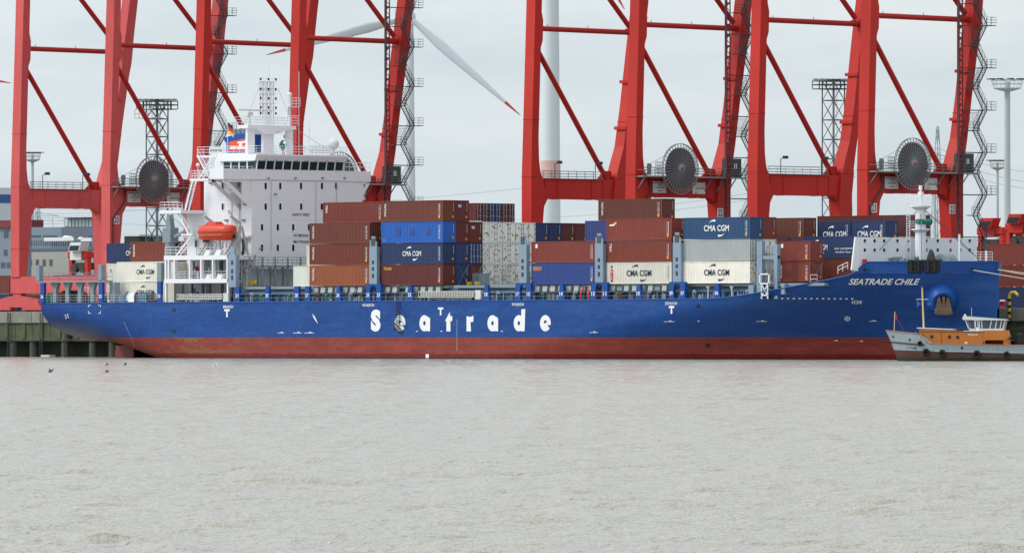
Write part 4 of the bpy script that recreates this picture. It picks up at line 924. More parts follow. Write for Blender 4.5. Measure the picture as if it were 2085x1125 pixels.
# provision crane
X, z = onY(347, 515, 4.5); m = MB(); m.tube((X, 4.5, 7.8), (X, 4.5, 16.2), .75, 16); m.bbox(X-.9, X+.9, 3.7, 5.3, 16.2, 18.4, .12); m.prismY([(X-.6, 18.3), (X+.5, 18.3), (X+.2, 20.2), (X-.3, 20.2)], 4.1, 4.9); m.bar((X+.6, 4.4, 17.0), (X+4.6, 4.0, 18.0), .45, .45); m.bar((X+.3, 4.4, 20.0), (X+4.0, 4.0, 18.1), .06, .06); m.build('provision_crane', M['ship_grey'], ship)
# --- hatch coaming, hatch edge and side passage the length of the cargo deck
m = MB(); m.box(-56.5, 47, 1.9, 28.1, 7.82, 9.55); x = -56
while x < 44: m.box(x-.05, x+.05, 1.55, 1.9, 7.85, 9.2); x += 1.55
m.box(-56.5, 47, 1.5, 1.9, 8.85, 9.2); m.build('hatch_coaming', M['steel_blue'], ship)
m = MB()
for a, b_ in ((-55, -42), (-41.2, -28.5), (-26.8, -13.9), (-12.6, 1.6), (2.9, 15.6), (17.2, 30.2), (31.6, 44.6), (46.5, 57)): m.bbox(a, b_, 1.2, 28.8, 9.56, 9.93, .03)
m.build('hatch_cover', M['ship_grey'], ship)
m = MB()
for a, b_ in ((-40.5, -29.5), (-26, -14.5), (3.4, 15), (17.8, 29.6)):
    x = a
    while x < b_-1:
        m.prismY([(x, 9.05), (x+.85, 9.05), (x+1.0, 9.8), (x+.12, 9.8)], .9, 1.45); x += 1.5 if int(x*2) % 7 else 2.6
m.build('socket_box', M['mast_grey'], ship)
m = MB()
for px in (638, 715, 1117, 1180, 1255, 1332): X, z = onY(px, 585, .8); m.box(X-.05, X+.9, .95, 1.3, 9.1, 9.6)
m.build('lashing_bin', M['ship_grey'], ship)
def goose(X, h=.9, mm='pale_blue'): m = MB(); m.path([(X, .9, 7.85), (X, .9, 7.85+h), (X+.12, .9, 8.0+h), (X+.35, .9, 8.05+h), (X+.5, .9, 7.8+h)], .12, 8); m.ball((X+.2, .9, 8.0+h), .26, 10); m.build('vent_pipe', M[mm], ship)
for px in (511, 712, 878, 1012, 1169, 1320, 1412, 1520): goose(onY(px, 600, .9)[0])
for px, c in ((533, 'green'), (665, 'green'), (590, 'green'), (1107, 'green'), (1258, 'green'), (1236, 'letter_red'), (1219, 'letter_red'), (612, 'letter_red'), (886, 'letter_red'), (650, 'mark_maroon'), (1265, 'mark_maroon')):
    X = onY(px, 600, 1.1)[0]; m = MB(); m.lathe((X, 1.1, 7.85), [(.1, 0), (.1, .7), (.33, .75), (.3, 1.0), (.1, 1.05)], 10); m.build('deck_valve', M[c], ship)
m = MB()
for i in range(70):
    X = random.uniform(-55, 43); m.tube((X, 1.3, 7.85), (X, 1.3, 8.6+.5*random.random()), .035+.03*random.random(), 5)
m.build('deck_pipe', M['mast_grey'], ship)
m = MB()
for i in range(40): X = random.uniform(-55, 43); m.bbox(X, X+.3+.5*random.random(), 1.2, 1.5, 7.9, 8.2+.5*random.random(), .02)
m.build('deck_locker', M['ship_grey'], ship)
def numpost(px, s, z1=9.95, w0=.62, w1=.34, arch=0):
    X = onY(px, 600, .15)[0]; m = MB(); m.prismY([(X-w0, 7.8), (X+w0, 7.8), (X+w1, z1), (X-w1, z1)], .12, .55); p = m.build('number_post', M['ship_blue'], ship)
    m = MB(); text(m, s, rectY(X-.3, X+.3, 8.45, 8.95, .085), bold=.02); m.build('number', WH, p)
for px, s in ((483, '31'), (544, '30'), (604, '28'), (625.5, '27'), (688.5, '26'), (749.5, '25'), (771, '23'), (834.5, '22'), (990, '18'), (1054, '17'), (1076.5, '15'), (1143, '14'), (1208, '13'), (1232, '11'), (1300, '10'), (1367, '09'), (1390, '07'), (1459.5, '06')): numpost(px, s, w0=.5 if s in '31 28 27 25 23 17 15 13 11 09 07' else .62, w1=.42 if s in '31 28 27 25 23 17 15 13 11 09 07' else .3)
for px, s in ((86, '36'), (205, '35'), (324, '33')):
    numpost(px, s, z1=10.7, w0=.42, w1=.42)
for a, b_ in ((749.5, 771), (1054, 1076.5), (1208, 1232), (1367, 1390)):
    xa, xb = onY(a, 590, .15)[0], onY(b_, 590, .15)[0]; m = MB(); m.box(xa-.42, xb+.42, .12, .55, 9.95, 10.2)
    m.prismY([(xa+.42, 9.5), (xa+.8, 9.95), (xa+.42, 9.95)], .14, .53); m.prismY([(xb-.42, 9.5), (xb-.42, 9.95), (xb-.8, 9.95)], .14, .53); m.build('portal_frame', M['ship_blue'], ship)
    m = MB(); X = (xa+xb)/2; 
    for dx in (-.45, -.05): m.tube((X+dx+.3, .9, 7.85), (X+dx+.3, .9, 9.9), .05, 5)
    for k in range(7): m.tube((X-.15, .9, 8+k*.28), (X+.25, .9, 8+k*.28), .04, 4)
    m.build('ladder', M['yellow'], ship)
# lashing bridges: outboard post with slots, and the transverse frame behind it
def lashpost(px, w_=1.5, z1=15.3, z2=16.7, slots=True, narrow=True):
    X = onY(px, 560, .1)[0]; m = MB(); m.box(X-w_/2, X+w_/2, .1, .28, 10.2, z1); m.box(X-w_/2, X-w_/2+.1, .28, .7, 10.2, z1); m.box(X+w_/2-.1, X+w_/2, .28, .7, 10.2, z1)
    if narrow: m.box(X-.38, X+.38, .12, .3, z1, z2)
    m.box(X-w_/2+.05, X-.4, .14, .26, z1, z1+.9); m.box(X+.4, X+w_/2-.05, .14, .26, z1, z1+.7)
    p = m.build('lashing_post', M['pale_blue'], ship)
    m = MB()
    for z0_, z1_ in ((11.0, 11.6), (12.0, 12.5), (12.9, 13.4)): m.bbox(X-.2, X+.2, .06, .1, z0_, z1_, .02)
    m.box(X-.32, X-.08, .07, .11, z1+.1, z1+1.1); m.box(X+.08, X+.32, .07, .11, z1+.1, z1+1.1); m.build('slot', M['dark_steel'], p)
    m = MB()
    for y in np.arange(3.0, 28, 2.5): m.box(X-.12, X+.12, y-.08, y+.08, 9.9, 13.0)
    m.box(X-.55, X+.55, 1.3, 28.8, 12.9, 13.05); m.rail([(X+.5, 1.3, 13.05), (X+.5, 28.6, 13.05)], 1.05, .03, 1.25)
    m.build('lashing_bridge', M['ship_grey'], ship)
for px in (759.5, 1064, 1219.5, 1378): lashpost(px)
# forward lashing structure
m = MB()
for px0, px1, z1 in ((1534, 1545, 15.4), (1569, 1576, 15.0)):
    a = onY(px0, 560, .3)[0]; b_ = onY(px1, 560, .3)[0]; m.box(a, b_, .9, 1.5, 7.9, z1)
a = onY(1534, 560, .3)[0]; b_ = onY(1576, 560, .3)[0]; m.box(a, b_, 1.0, 1.4, 13.1, 13.5); m.box(a, b_, 1.0, 1.4, 9.9, 10.1); m.rail([(a, .95, 13.5), (b_, .95, 13.5)], 1.1, .03, .8); m.box(a-1.2, a-.3, .6, 1.2, 7.9, 9.7); m.box(b_+1, b_+1.6, .6, 1.2, 8.5, 9.9)
m.build('lashing_frame', M['pale_blue'], ship)
X, _ = onY(1556, 575, .3); m = MB()
for dx in (-.85, .75): m.box(X+dx, X+dx+.14, .25, .5, 9.8, 11.2)
m.box(X-.85, X+.9, .25, .5, 11.05, 11.2); m.box(X-.85, X+.9, .25, .5, 9.8, 9.95)
for dx in (-.6, .5): m.box(X+dx, X+dx+.12, .3, .5, 7.9, 9.8)
m.bar((X-.5, .4, 8.4), (X+.5, .4, 9.7), .12, .1); m.bar((X+.5, .4, 8.4), (X-.5, .4, 9.7), .12, .1); m.box(X-.6, X+.6, .3, .5, 8.3, 8.45); m.build('signal_frame', M['letter_white'], ship)
# aft lashing bridge beside the deckhouse
XL_ = -55.9; m = MB(); a = onY(465.5, 550, .1)[0]; b_ = onY(480, 550, .1)[0]; m.box(a, b_, .1, .3, 9.9, 14.4); m.box(b_-.15, b_, .3, .8, 9.9, 14.4); m.box(a+.3, b_-.3, .12, .3, 14.4, 15.4); p = m.build('lashing_post', M['pale_blue'], ship)
m = MB(); c = (a+b_)/2
for z0_, z1_ in ((10.9, 11.5), (11.8, 12.4), (13.0, 13.6)): m.bbox(c-.2, c+.2, .06, .1, z0_, z1_, .02)
m.build('slot', M['dark_steel'], p)
m = MB(); m.box(XL_-.6, XL_+.6, 1.5, 28.6, 12.65, 12.95); m.rail([(XL_+.6, 1.5, 12.95), (XL_+.6, 28.6, 12.95)], 1.15, .04, .9)
ys = np.arange(2.6, 28, 2.4)
for i, y in enumerate(ys):
    m.box(XL_+.4, XL_+.6, y-.1, y+.1, 9.9, 14.1); m.box(XL_-.6, XL_-.4, y-.1, y+.1, 9.9, 12.7)
    m.bar((XL_+.5, y, 11.2), (XL_+.5, y+1.2, 12.6), .1, .12); m.bar((XL_+.5, y, 11.2), (XL_+.5, y-1.2, 12.6), .1, .12)
m.box(XL_+.3, XL_+.6, 1.5, 28, 9.93, 10.1); m.build('lashing_bridge', M['ship_grey'], ship)
m = MB(); m.box(-57.5, -56.4, 3.5, 27, 7.9, 12.5); m.build('store_house', M['mast_grey'], ship)
# bits on the empty hatch
m = MB(); X, z = onY(945, 575, 6.5)
for k in range(3): m.bbox(X+k*1.5, X+k*1.5+1.2, 6.2, 7.2, 9.95, 11.6, .05)
m.rail([(X-3.4, 4.0, 9.95), (X-1.2, 4.0, 9.95)], 1.5, .04, .6); m.box(X-3, X-1.6, 4, 4.6, 9.95, 12.2)
m.build('cone_bin', M['ship_grey'], ship)
m = MB()
for dx in (0, .9, 1.9, 3.2): X, z = onY(929+dx*13, 577, 5); m.bbox(X, X+.5, 4.6, 5.2, 10.0, 10.45, .03)
for px, yy, zz in ((508, 3.6, 10.3), (500, 3, 10.1)): X = onY(px, 580, yy)[0]; m.bbox(X, X+.9, yy, yy+.6, zz, zz+.6, .05)
m.build('yellow_fitting', M['yellow'], ship)
# stowed accommodation ladders
for x0, x1, y0, y1 in ((853, 968, 592, 605), (361, 455, 598, 609.5)):
    a = onY(x0, y1, .0); b_ = onY(x1, y0, .0); m = MB(); h = b_[1]-a[1]
    for k in range(4): m.box(a[0]+(.4 if 0 < k < 3 else 0), b_[0]-.2, -.12, .1, a[1]+h*k/3.4, a[1]+h*k/3.4+h*.13)
    n = 22
    for i in range(n+1): x = a[0]+(b_[0]-a[0])*i/n; m.box(x-.04, x+.04, -.06, .04, a[1], b_[1]-.1)
    m.box(b_[0]-.1, b_[0]+1.0, 0, .4, a[1]-.3, b_[1]+.1); m.build('accommodation_ladder', M['gangway'], ship)
    m = MB(); m.box(a[0]+.2, b_[0], .12, .5, a[1]+.05, b_[1]-.15); m.build('ladder_stowage', M['dark_steel'], ship)
    m = MB(); zb = 8.15; m.tube((a[0]+1.5, .15, zb), (b_[0]-.8, .15, zb), .05, 5)
    for f in (.15, .5, .85): m.tube((a[0]+(b_[0]-a[0])*f, .15, 7.85), (a[0]+(b_[0]-a[0])*f+.25, .15, zb+.2), .05, 5)
    m.build('ladder_rail', M['gangway'], ship)
# rope ladder rigged over the side, with its dark netting
a = onY(806, 612, -.15); b_ = onY(813, 612, -.15); zt_ = 7.9; zb_ = onY(806, 671, -.15)[1]; m = MB()
for x in (a[0], b_[0]): m.tube((x, -.12, zt_), (x, -.14, zb_+.6), .035, 4)
k = 0; z = zb_+.6
while z < zt_: m.box(a[0]-.05, b_[0]+.05, -.2, -.08, z, z+.06); z += .38
m.tube((b_[0], -.2, 7.0), (b_[0]+1.3, -.5, 5.6), .04, 4); m.tube((b_[0], -.2, 6.0), (b_[0]+1.5, -.4, 3.9), .04, 4); m.tube((b_[0]-.6, -.2, 5.2), (b_[0]+.5, -.3, 4.4), .04, 4)
for i in range(9): q_ = i/8; X_ = a[0]-.3+q_*1.3; m.tube((X_, -.2, 5.0-q_*.9), (X_+.25, -.25, 4.6-q_*.9), .05, 4); m.tube((X_+.2, -.2, 4.5-q_*.9), (X_-.1, -.25, 4.0-q_*.6), .05, 4)
m.build('rope_ladder', M['dark_steel'], ship)
# --- aft mooring deck
m = MB(); xa = onY(84, 580, .3)[0]; xb = onY(205, 580, .3)[0]; xc = onY(234, 580, 2)[0]
m.box(xa-1.0, xc, .2, 1.6, 10.7, 10.95); m.rail([(xa-1, .25, 10.95), (xc, .25, 10.95)], 1.15, .025, .9, 3); m.rail([(xa-1, 1.5, 10.95), (xc, 1.5, 10.95)], 1.15, .025, 1.1, 2)
for x in (xa-.6, xb): m.bbox(x-.4, x+.4, .1, .9, 10.95, 13.2, .05)
for k in range(4): x = xa+2.2+k*2.7; m.prismY([(x-.35, 7.8), (x+.35, 7.8), (x+.35, 9.7), (x+.8, 10.7), (x-.8, 10.7), (x-.35, 9.7)], .9, 1.4)
m.box(xb+.9, xb+2.0, 1.2, 2.2, 7.8, 10.7); x = onY(324, 560, .3)[0]; m.bbox(x-.35, x+.6, .15, .8, 10.7, 13.4, .05); m.build('aft_lashing_bridge', M['ship_grey'], ship)
for px in (139, 152, 160): 
    X = onY(px, 600, 2)[0]; m = MB(); m.lathe((X, 2, 7.8), [(.75, 0), (.75, .1), (.55, .15), (.55, 1.5), (.8, 1.6), (.8, 1.8)], 14); m.build('mooring_bollard', M['black'], ship)
for px, c, yy in ((98, 'green', 2), (107, 'green', 2), (122, 'mark_maroon', 2.5), (127, 'mark_maroon', 2.5), (174, 'mark_maroon', 2.5), (187, 'black', 2), (286, 'steel_blue', 1.5), (296, 'green', 1.5), (278, 'black', 1.5), (310, 'dark_steel', 1.5)):
    X = onY(px, 600, yy)[0]; m = MB(); m.lathe((X, yy, 7.8), [(.35, 0), (.4, .9), (.3, 1.3), (.1, 1.5)], 10); m.build('deck_ventilator', M[c], ship)
clutter('deck_machinery', xa+.5, xb, 2, 4, 7.85, 10.2, 10, [M['ship_grey'], M['letter_white'], M['dark_steel']], .2, .6)
clutter('deck_machinery', xb+2, onY(322, 600, 2)[0], 1.5, 3, 7.85, 9.2, 6, [M['ship_grey'], M['letter_white'], M['dark_steel']], .3, .9)
for px in (252, 296):
    X = onY(px, 600, 1.6)[0]; m = MB(); m.lathe((X, 1.2, 8.5), [(.6, 0), (.6, .08), (.3, .1), (.3, .9), (.6, .92), (.6, 1.0)], 16, 'Y'); m.box(X-.9, X+.9, 1.1, 2.3, 7.8, 8.1); m.bar((X-.6, 1.6, 8.2), (X+.9, 1.6, 9.4), .15, .15); m.build('mooring_winch', M['steel_blue'], ship)
m = MB(); X = onY(262, 600, 1.8)[0]; m.add([(X-1.8, 1.5, 7.9), (X+1.6, 1.5, 7.9), (X+1.9, 1.7, 9.3), (X+.2, 1.7, 9.1), (X-1.0, 1.7, 8.7), (X-1.8, 2.9, 7.9), (X+1.6, 2.9, 7.9), (X+1.9, 2.7, 9.3), (X+.2, 2.7, 9.1), (X-1.0, 2.7, 8.7)], [(0, 1, 2, 3, 4), (5, 9, 8, 7, 6), (0, 4, 9, 5), (4, 3, 8, 9), (3, 2, 7, 8), (2, 1, 6, 7)]); m.build('canvas_cover', M['letter_white'], ship)
m = MB()
for px in (1442, 1490): X = onY(px, 600, .8)[0]; m.tube((X, .8, 7.9), (X, .8, 9.3), .07, 6); m.lathe((X, .8, 9.2), [(.1, 0), (.3, .4)], 8)
m.rail([(onY(1706, 556, 2)[0], 2.0, 11.1), (onY(1726, 550, 2)[0], 2.0, 11.7)], .9, .05, .9, 2); m.rail([(onY(1650, 560, 2)[0], 2.0, 9.9), (onY(1664, 556, 2)[0], 2.0, 9.9)], 1.1, .03, .7, 2)
m.build('guard_rail', W, ship)
# ================================================================ CONTAINERS
_cm = {}
def cont_meshes(L, Hh, end):
    k = (L, Hh, end)
    if k in _cm: return _cm[k]
    Wd = 2.438; m = MB(); e = .16
    for x in (0, L-e):
        for y in (0, Wd-e): m.box(x, x+e, y, y+e, 0, Hh)
    for y in (0, Wd-.1): m.box(e, L-e, y, y+.1, Hh-.1, Hh); m.box(e, L-e, y, y+.1, 0, .16)
    for x in (0, L-.12): m.box(x, x+.12, e, Wd-e, Hh-.12, Hh); m.box(x, x+.12, e, Wd-e, 0, .16)
    m.add([(.02, .02, Hh-.03), (L-.02, .02, Hh-.03), (L-.02, Wd-.02, Hh-.03), (.02, Wd-.02, Hh-.03)], [(0, 1, 2, 3)]); m.box(.1, L-.1, .1, Wd-.1, .05, .14)
    def corr(a0, a1, fn):
        pts = [(a0, .03)]; a = a0; n = max(1, round((a1-a0)/.29)); p = (a1-a0)/n
        for i in range(n): pts += [(a+p*.24, .03), (a+p*.37, .075), (a+p*.63, .075), (a+p*.76, .03)] ; a += p
        pts += [(a1, .03)]; V = []
        for a, d in pts: V += [fn(a, d, .16), fn(a, d, Hh-.1)]
        m.add(V, [(2*i, 2*i+2, 2*i+3, 2*i+1) for i in range(len(pts)-1)])
    corr(e, L-e, lambda a, d, z: (a, d, z)); corr(e, L-e, lambda a, d, z: (a, Wd-d, z)); corr(e, Wd-e, lambda a, d, z: (d, a, z))
    if end == 'front': corr(e, Wd-e, lambda a, d, z: (L-d, a, z))
    b = m
    dm = bm_ = None
    if end == 'door':
        dm = MB()
        for y0, y1 in ((e, Wd/2-.01), (Wd/2+.01, Wd-e)):
            dm.box(L-.12, L-.06, y0, y1, .16, Hh-.12)
            for zz in (.45, Hh*.36, Hh*.63, Hh-.5): dm.box(L-.06, L-.045, y0+.08, y1-.08, zz-.12, zz+.02)
        bm_ = MB()
        for y in (.36, .86, 1.55, 2.06):
            bm_.tube((L-.02, y, .12), (L-.02, y, Hh-.08), .032, 6)
            for zz in (.3, 1.1, Hh-.9, Hh-.25): bm_.box(L-.06, L+.01, y-.07, y+.07, zz-.05, zz+.05)
            bm_.box(L-.03, L+.02, y-.02, y+.3, 1.0, 1.05)
        for y in (e, Wd-e):
            for zz in (.4, .9, 1.5, 2.1, Hh-.4): bm_.box(L-.1, L+.0, y-.05, y+.05, zz-.07, zz+.07)
    if end == 'door':
        sm_ = MB()
        for y in (e-.03, Wd/2-.03, Wd-e-.03): sm_.box(L-.07, L-.052, y, y+.06, .14, Hh-.1)
        for zz in (.14, Hh-.15): sm_.box(L-.07, L-.05, e, Wd-e, zz, zz+.05)
    def me(mm, nm):
        me_ = bpy.data.meshes.new(nm); me_.from_pydata(mm.v, [], mm.f); me_.update(); me_.materials.append(M['box_brown']); return me_
    _cm[k] = (me(b, 'container_body'), me(dm, 'container_door') if dm else None, me(bm_, 'locking_bar') if bm_ else None, me(sm_, 'door_seal') if bm_ else None); return _cm[k]
RP = 2.52; ROW0 = .6; TH_ = 2.9
BAY = {'A': -40.89, 'Z': -49.7, 'B': -26.35, 'C': 3.13, 'D': 17.47, 'E': 31.91}
def part_mesh(name, me, par, mt):
    o = bpy.data.objects.new(name, me); COL.objects.link(o); o.parent = par; WL[o.name] = WL[par.name]
    o.material_slots[0].link = 'OBJECT'; o.material_slots[0].material = mt; return o
NB = 0
def cont(x, y, z, col, label, L=12.19, Hh=2.83, end='front', deco=(), group=None):
    t = thing('shipping_container', label, 'container', (x, y, z), group or 'shipping containers stacked on the ship')
    a, b, c, sm_ = cont_meshes(L, Hh, end); mt = M['box_'+col]
    part_mesh('container_body', a, t, mt)
    if b:
        d = part_mesh('container_door', b, t, mt); part_mesh('locking_bar', c, d, M['box_reefer'] if col in ('reefer', 'cream', 'grey') else M['mast_grey'])
    if b: part_mesh('door_seal', sm_, d, M['dark_steel'])
    Yf = y-.012; Xe = x+L+.012
    lw = 'letter_white' if col not in ('cream', 'grey', 'reefer', 'ivory') else 'letter_dark'
    if end == 'front' and 'nomark' not in deco:
        m = MB()
        rr = random.Random(int(x*7+y*13+z*29))
        for k in range(7): h = .12+.1*rr.random(); zz = z+Hh-.5-k*.28; m.box(x+L-.62, x+L-.52, Yf-.01, Yf, zz-h, zz); m.box(x+L-.84, x+L-.80, Yf-.01, Yf, zz-h, zz)
        for k in range(6): zz = z+Hh-.35-k*.2; m.box(Xe, Xe+.01, y+2.0, y+2.05, zz-.14, zz)
        m.build('marking', M[lw], t)
        m = MB(); s = rr.random()
        if s < .7: m.box(x+L-.8, x+L-.5, Yf-.012, Yf, z+.35, z+.75)
        m.box(Xe, Xe+.012, y+1.75, y+2.05, z+.3+.3*s, z+.6+.3*s); m.build('sticker', M['sticker_yellow'], t)
    if col in ('reefer', 'cream') and end == 'door':
        m = MB(); rr = random.Random(int(y*31+z*17))
        for k in range(3): yy = y+.35+rr.random()*1.6; zz = z+.4+rr.random()*1.0; m.box(Xe+.02, Xe+.03, yy, yy+.2, zz, zz+.22)
        m.build('sticker', M['sticker_yellow'], t)
        m = MB()
        for k in range(4): yy = y+.3+rr.random()*1.8; zz = z+.4+rr.random()*2.0; m.box(Xe+.02, Xe+.03, yy, yy+.16, zz, zz+.2)
        for yy in (y+.1, y+2.2):
            for zz in (.4, 1.2, 1.9, 2.5): m.box(Xe+.02, Xe+.03, yy, yy+.14, z+zz, z+zz+.14)
        m.build('marking', M['letter_dark'], t)
    def vtext(s, xx, z1, h, wd, mt_=None): m = MB(); text(m, s, lambda u, v: (xx+wd*v, Yf-.02, z1-h*u), bold=.015); m.build('lettering', M[mt_ or lw], t)
    for d in deco:
        if d == 'cma': m = MB(); logo_cma(m, x+L/2-2.3, x+L/2+2.3, z+Hh/2-.4, z+Hh/2+.4, Yf-.02, .02); m.build('lettering', M[lw], t)
        if d == 'cmasmall': m = MB(); logo_cma(m, x+1.1, x+5.3, z+.45, z+1.25, Yf-.02, .02); m.build('lettering', M[lw], t)
        if d == 'cmatiny': m = MB(); logo_cma(m, x+L/2-1.85, x+L/2+1.85, z+Hh/2-.34, z+Hh/2+.34, Yf-.02, .012); m.build('lettering', M[lw], t)
        if d == 'cmaleft': m = MB(); logo_cma(m, x+3.9, x+6.9, z+Hh/2-.35, z+Hh/2+.35, Yf-.02, .01); m.build('lettering', M[lw], t)
        if d == 'triton': vtext('TRITON', x+.62, z+Hh-.35, 1.75, .36)
        if d == 'tex': vtext('TEX', x+.62, z+Hh-.35, 1.15, .36)
        if d == 'touax': m = MB(); text(m, 'TOUAX', rectY(x+.5, x+2.1, z+Hh-.75, z+Hh-.35, Yf-.02), bold=.02); m.build('lettering', M['letter_yellow'], t)
        if d == 'seaco':
            m = MB(); text(m, 'SEACO', rectY(x+.4, x+2.0, z+Hh-.9, z+Hh-.45, Yf-.02), bold=.02); m.build('lettering', M['letter_yellow'], t)
            m = MB(); m.box(x+.45, x+1.8, Yf-.02, Yf, z+Hh-1.1, z+Hh-1.0); m.build('underline', M['letter_red'], t)
        if d == 'hl':
            for s, zz in (('H', z+1.35), ('L', z+.6)): m = MB(); m.box(x+.75, x+1.2, Yf-.012, Yf, zz-.08, zz+.62); m.build('panel', M['letter_red'], t); m = MB(); text(m, s, rectY(x+.86, x+1.1, zz+.05, zz+.5, Yf-.02)); m.build('lettering', M['letter_white'], t)
            m = MB(); m.box(x+.8, x+1.15, Yf-.02, Yf, z+2.2, z+2.4); m.box(x+.8, x+1.15, Yf-.02, Yf, z+.3, z+.45); m.build('bar_mark', M['letter_dark'], t)
        if d == 'ghost':
            m = MB()
            for f in (.27, .5, .76): m.box(x+L*f-.35, x+L*f+.45, Yf+.0, Yf+.01, z+1.0, z+1.9)
            m.build('painted_patch', M['box_cobalt'], t)
            m = MB(); m.box(x+.15, x+1.1, Yf-.012, Yf, z+.15, z+.6); m.build('sticker', M['box_bright'], t)
        if d == 'logo1': m = MB(); m.add([(x+1.1, Yf-.02, z+Hh-.7), (x+1.9, Yf-.02, z+Hh-.8), (x+1.9, Yf-.02, z+Hh-.35)], [(0, 1, 2)]); m.build('emblem', M['letter_yellow'], t); m = MB(); m.box(x+.6, x+1.5, Yf-.015, Yf, z+Hh-.95, z+Hh-.75); m.build('lettering', M['letter_white'], t)
        if d == 'tag': m = MB(); m.box(x+.8, x+1.2, Yf-.015, Yf, z+Hh-.85, z+Hh-.35); m.build('emblem', M['letter_white'], t)
        if d == 'texend': m = MB(); text(m, 'tex', rectX(y+.35, y+1.0, z+Hh-.95, z+Hh-.5, Xe+.01), bold=.02); m.build('lettering', M['letter_white'], t)
        if d == 'brace':
            m = MB(); m.tube((Xe+.1, y+.1, z-.1), (Xe+.1, y+2.3, z+Hh), .025, 4); m.tube((Xe+.1, y+2.3, z-.1), (Xe+.1, y+.1, z+Hh), .025, 4); m.build('lashing_rod', M['galv'], t)
        if d == 'eco':
            m = MB(); text(m, 'eco container', rectY(x+8.2, x+11.5, z+1.1, z+1.4, Yf-.02)); text(m, 'bamboo floor', rectY(x+8.4, x+11.2, z+.65, z+.92, Yf-.02)); m.build('lettering', M['letter_white'], t)
        if d == 'cap': m = MB(); m.box(x, x+L, y, y+2.4, z+Hh, z+Hh+.14); m.build('roof_cover', M['letter_white'], t)
    return t
def bay(b, k, tier, col, label, **kw): return cont(BAY[b]+kw.pop('dx', 0), ROW0+RP*k, 9.98+TH_*(tier-1), col, label, **kw)
DK = 'beside the white deckhouse'
# bay next to the deckhouse
bay('A', 0, 1, 'tan', 'light orange-brown container, lowest of the three-high outer stack nearest the deckhouse', deco=['triton'])
bay('A', 0, 2, 'rust', 'rusty red-brown container, middle of the three-high outer stack nearest the deckhouse', deco=['triton'])
bay('A', 0, 3, 'brown', 'brown container, top of the three-high outer stack nearest the deckhouse', deco=['triton'])
for tr, nm in ((1, 'lowest'), (2, 'second'), (3, 'third')): bay('A', 1, tr, 'darkmaroon', f'dark brown container doors, {nm} in the narrow gap left of the bright blue container', end='door')
bay('A', 1, 4, 'redbrown', 'red-brown container highest beside the white deckhouse, with yellow sticker', deco=['tex'])
bay('Z', 2, 1, 'ivory', 'cream short container tucked low between deckhouse and outer brown stack', L=6.06, deco=['nomark'])
bay('Z', 3, 1, 'ivory', 'cream short container hidden low behind another cream one by the deckhouse', L=6.06, deco=['nomark'])
bay('Z', 3, 2, 'ivory', 'cream short container, sliver above the low cream one by the deckhouse', L=6.06, deco=['nomark'])
for i, c in enumerate(('maroon', 'navy', 'darkmaroon')):
    for tr in (1, 2, 3): bay('A', 8+i, tr, 'brown', f'brown container under the tall inboard door-end boxes, row {i+1}, tier {tr}', deco=['nomark'])
    bay('A', 8+i, 4, c, ('dark maroon', 'navy blue', 'brown')[i]+' door end high up right of the top brown container, '+('first', 'middle', 'last')[i]+' of three', end='door')
# bay of the bright blue container
bay('B', 0, 1, 'maroon', 'maroon container with yellow lettering under the dark blue one', deco=['touax'])
bay('B', 0, 2, 'navy', 'dark blue container with white wordmark directly under the bright blue one', deco=['cmatiny'])
bay('B', 0, 3, 'bright', 'bright blue container with faded painted-over squares', deco=['ghost'])
bay('B', 0, 4, 'brown', 'brown container on top of the bright blue one', deco=['triton'])
bay('B', 1, 1, 'navy', 'dark blue container end on the hatch, behind crossed lashing rods', deco=['brace'])
bay('B', 1, 2, 'navy', 'dark blue plain container end, second tier, right of the dark blue wordmark box')
bay('B', 1, 3, 'maroon', 'maroon container end right of the bright blue container')
bay('B', 1, 4, 'darkmaroon', 'dark maroon container end at the top right of the four-high stack', deco=['texend'])
bay('B', 2, 1, 'maroon', 'maroon container end at hatch level beside the white refrigerated stacks', deco=['brace'])
bay('B', 2, 2, 'navy', 'dark blue container doors beside the white refrigerated stacks', end='door')
bay('B', 2, 3, 'maroon', 'maroon container end with pale roof cover beside the white refrigerated stacks', deco=['texend', 'cap'])
ORD = ('first', 'second', 'third', 'fourth')
for i in range(4):
    for tr in (1, 2, 3): bay('B', 3+i, tr, 'reefer', f'white refrigerated container doors, {ORD[i]} column from left, {("bottom", "middle", "top")[tr-1]} tier', end='door', deco=['brace'] if tr == 1 else [])
for i in range(2):
    for tr in (1, 2): bay('B', 7+i, tr, 'navy', f'dark blue container under the {ORD[i]} navy end right of the white stacks, tier {tr}')
    bay('B', 7+i, 3, 'navy', ('left', 'right')[i]+' one of two plain navy container ends right of the white stacks')
    for tr in (1, 2): bay('B', 9+i, tr, 'darkmaroon', f'maroon container under the {ORD[i]} plain maroon end in the far rows, tier {tr}')
    bay('B', 9+i, 3, 'darkmaroon', ('left', 'right')[i]+' one of two plain maroon container ends beside the navy ends')
# bay of the cobalt box
bay('C', 0, 1, 'cobalt', 'blue container with small yellow lettering at its upper left, bottom of a two-high stack', deco=['seaco'])
bay('C', 0, 2, 'redbrown', 'red-brown container on top of the blue one with yellow lettering', deco=['tag'])
bay('C', 1, 1, 'darkmaroon', 'dark maroon container low behind the lashing post right of the blue container')
bay('C', 1, 2, 'darkmaroon', 'dark maroon container end above the lashing post right of the red-brown container')
for tr in (1, 2): bay('C', 4, tr, 'violet', f'blue container under the violet-blue side wall, tier {tr}', deco=['nomark'])
bay('C', 4, 3, 'violet', 'violet-blue container side left of the tall brown pair, third tier', deco=['nomark'])
for tr in (1, 2, 3): bay('C', 5, tr, 'brown', f'brown container supporting the highest middle one, tier {tr}', deco=['nomark'])
bay('C', 5, 4, 'brown', 'brown container highest in the middle of the ship, set back from the side', deco=['triton'])
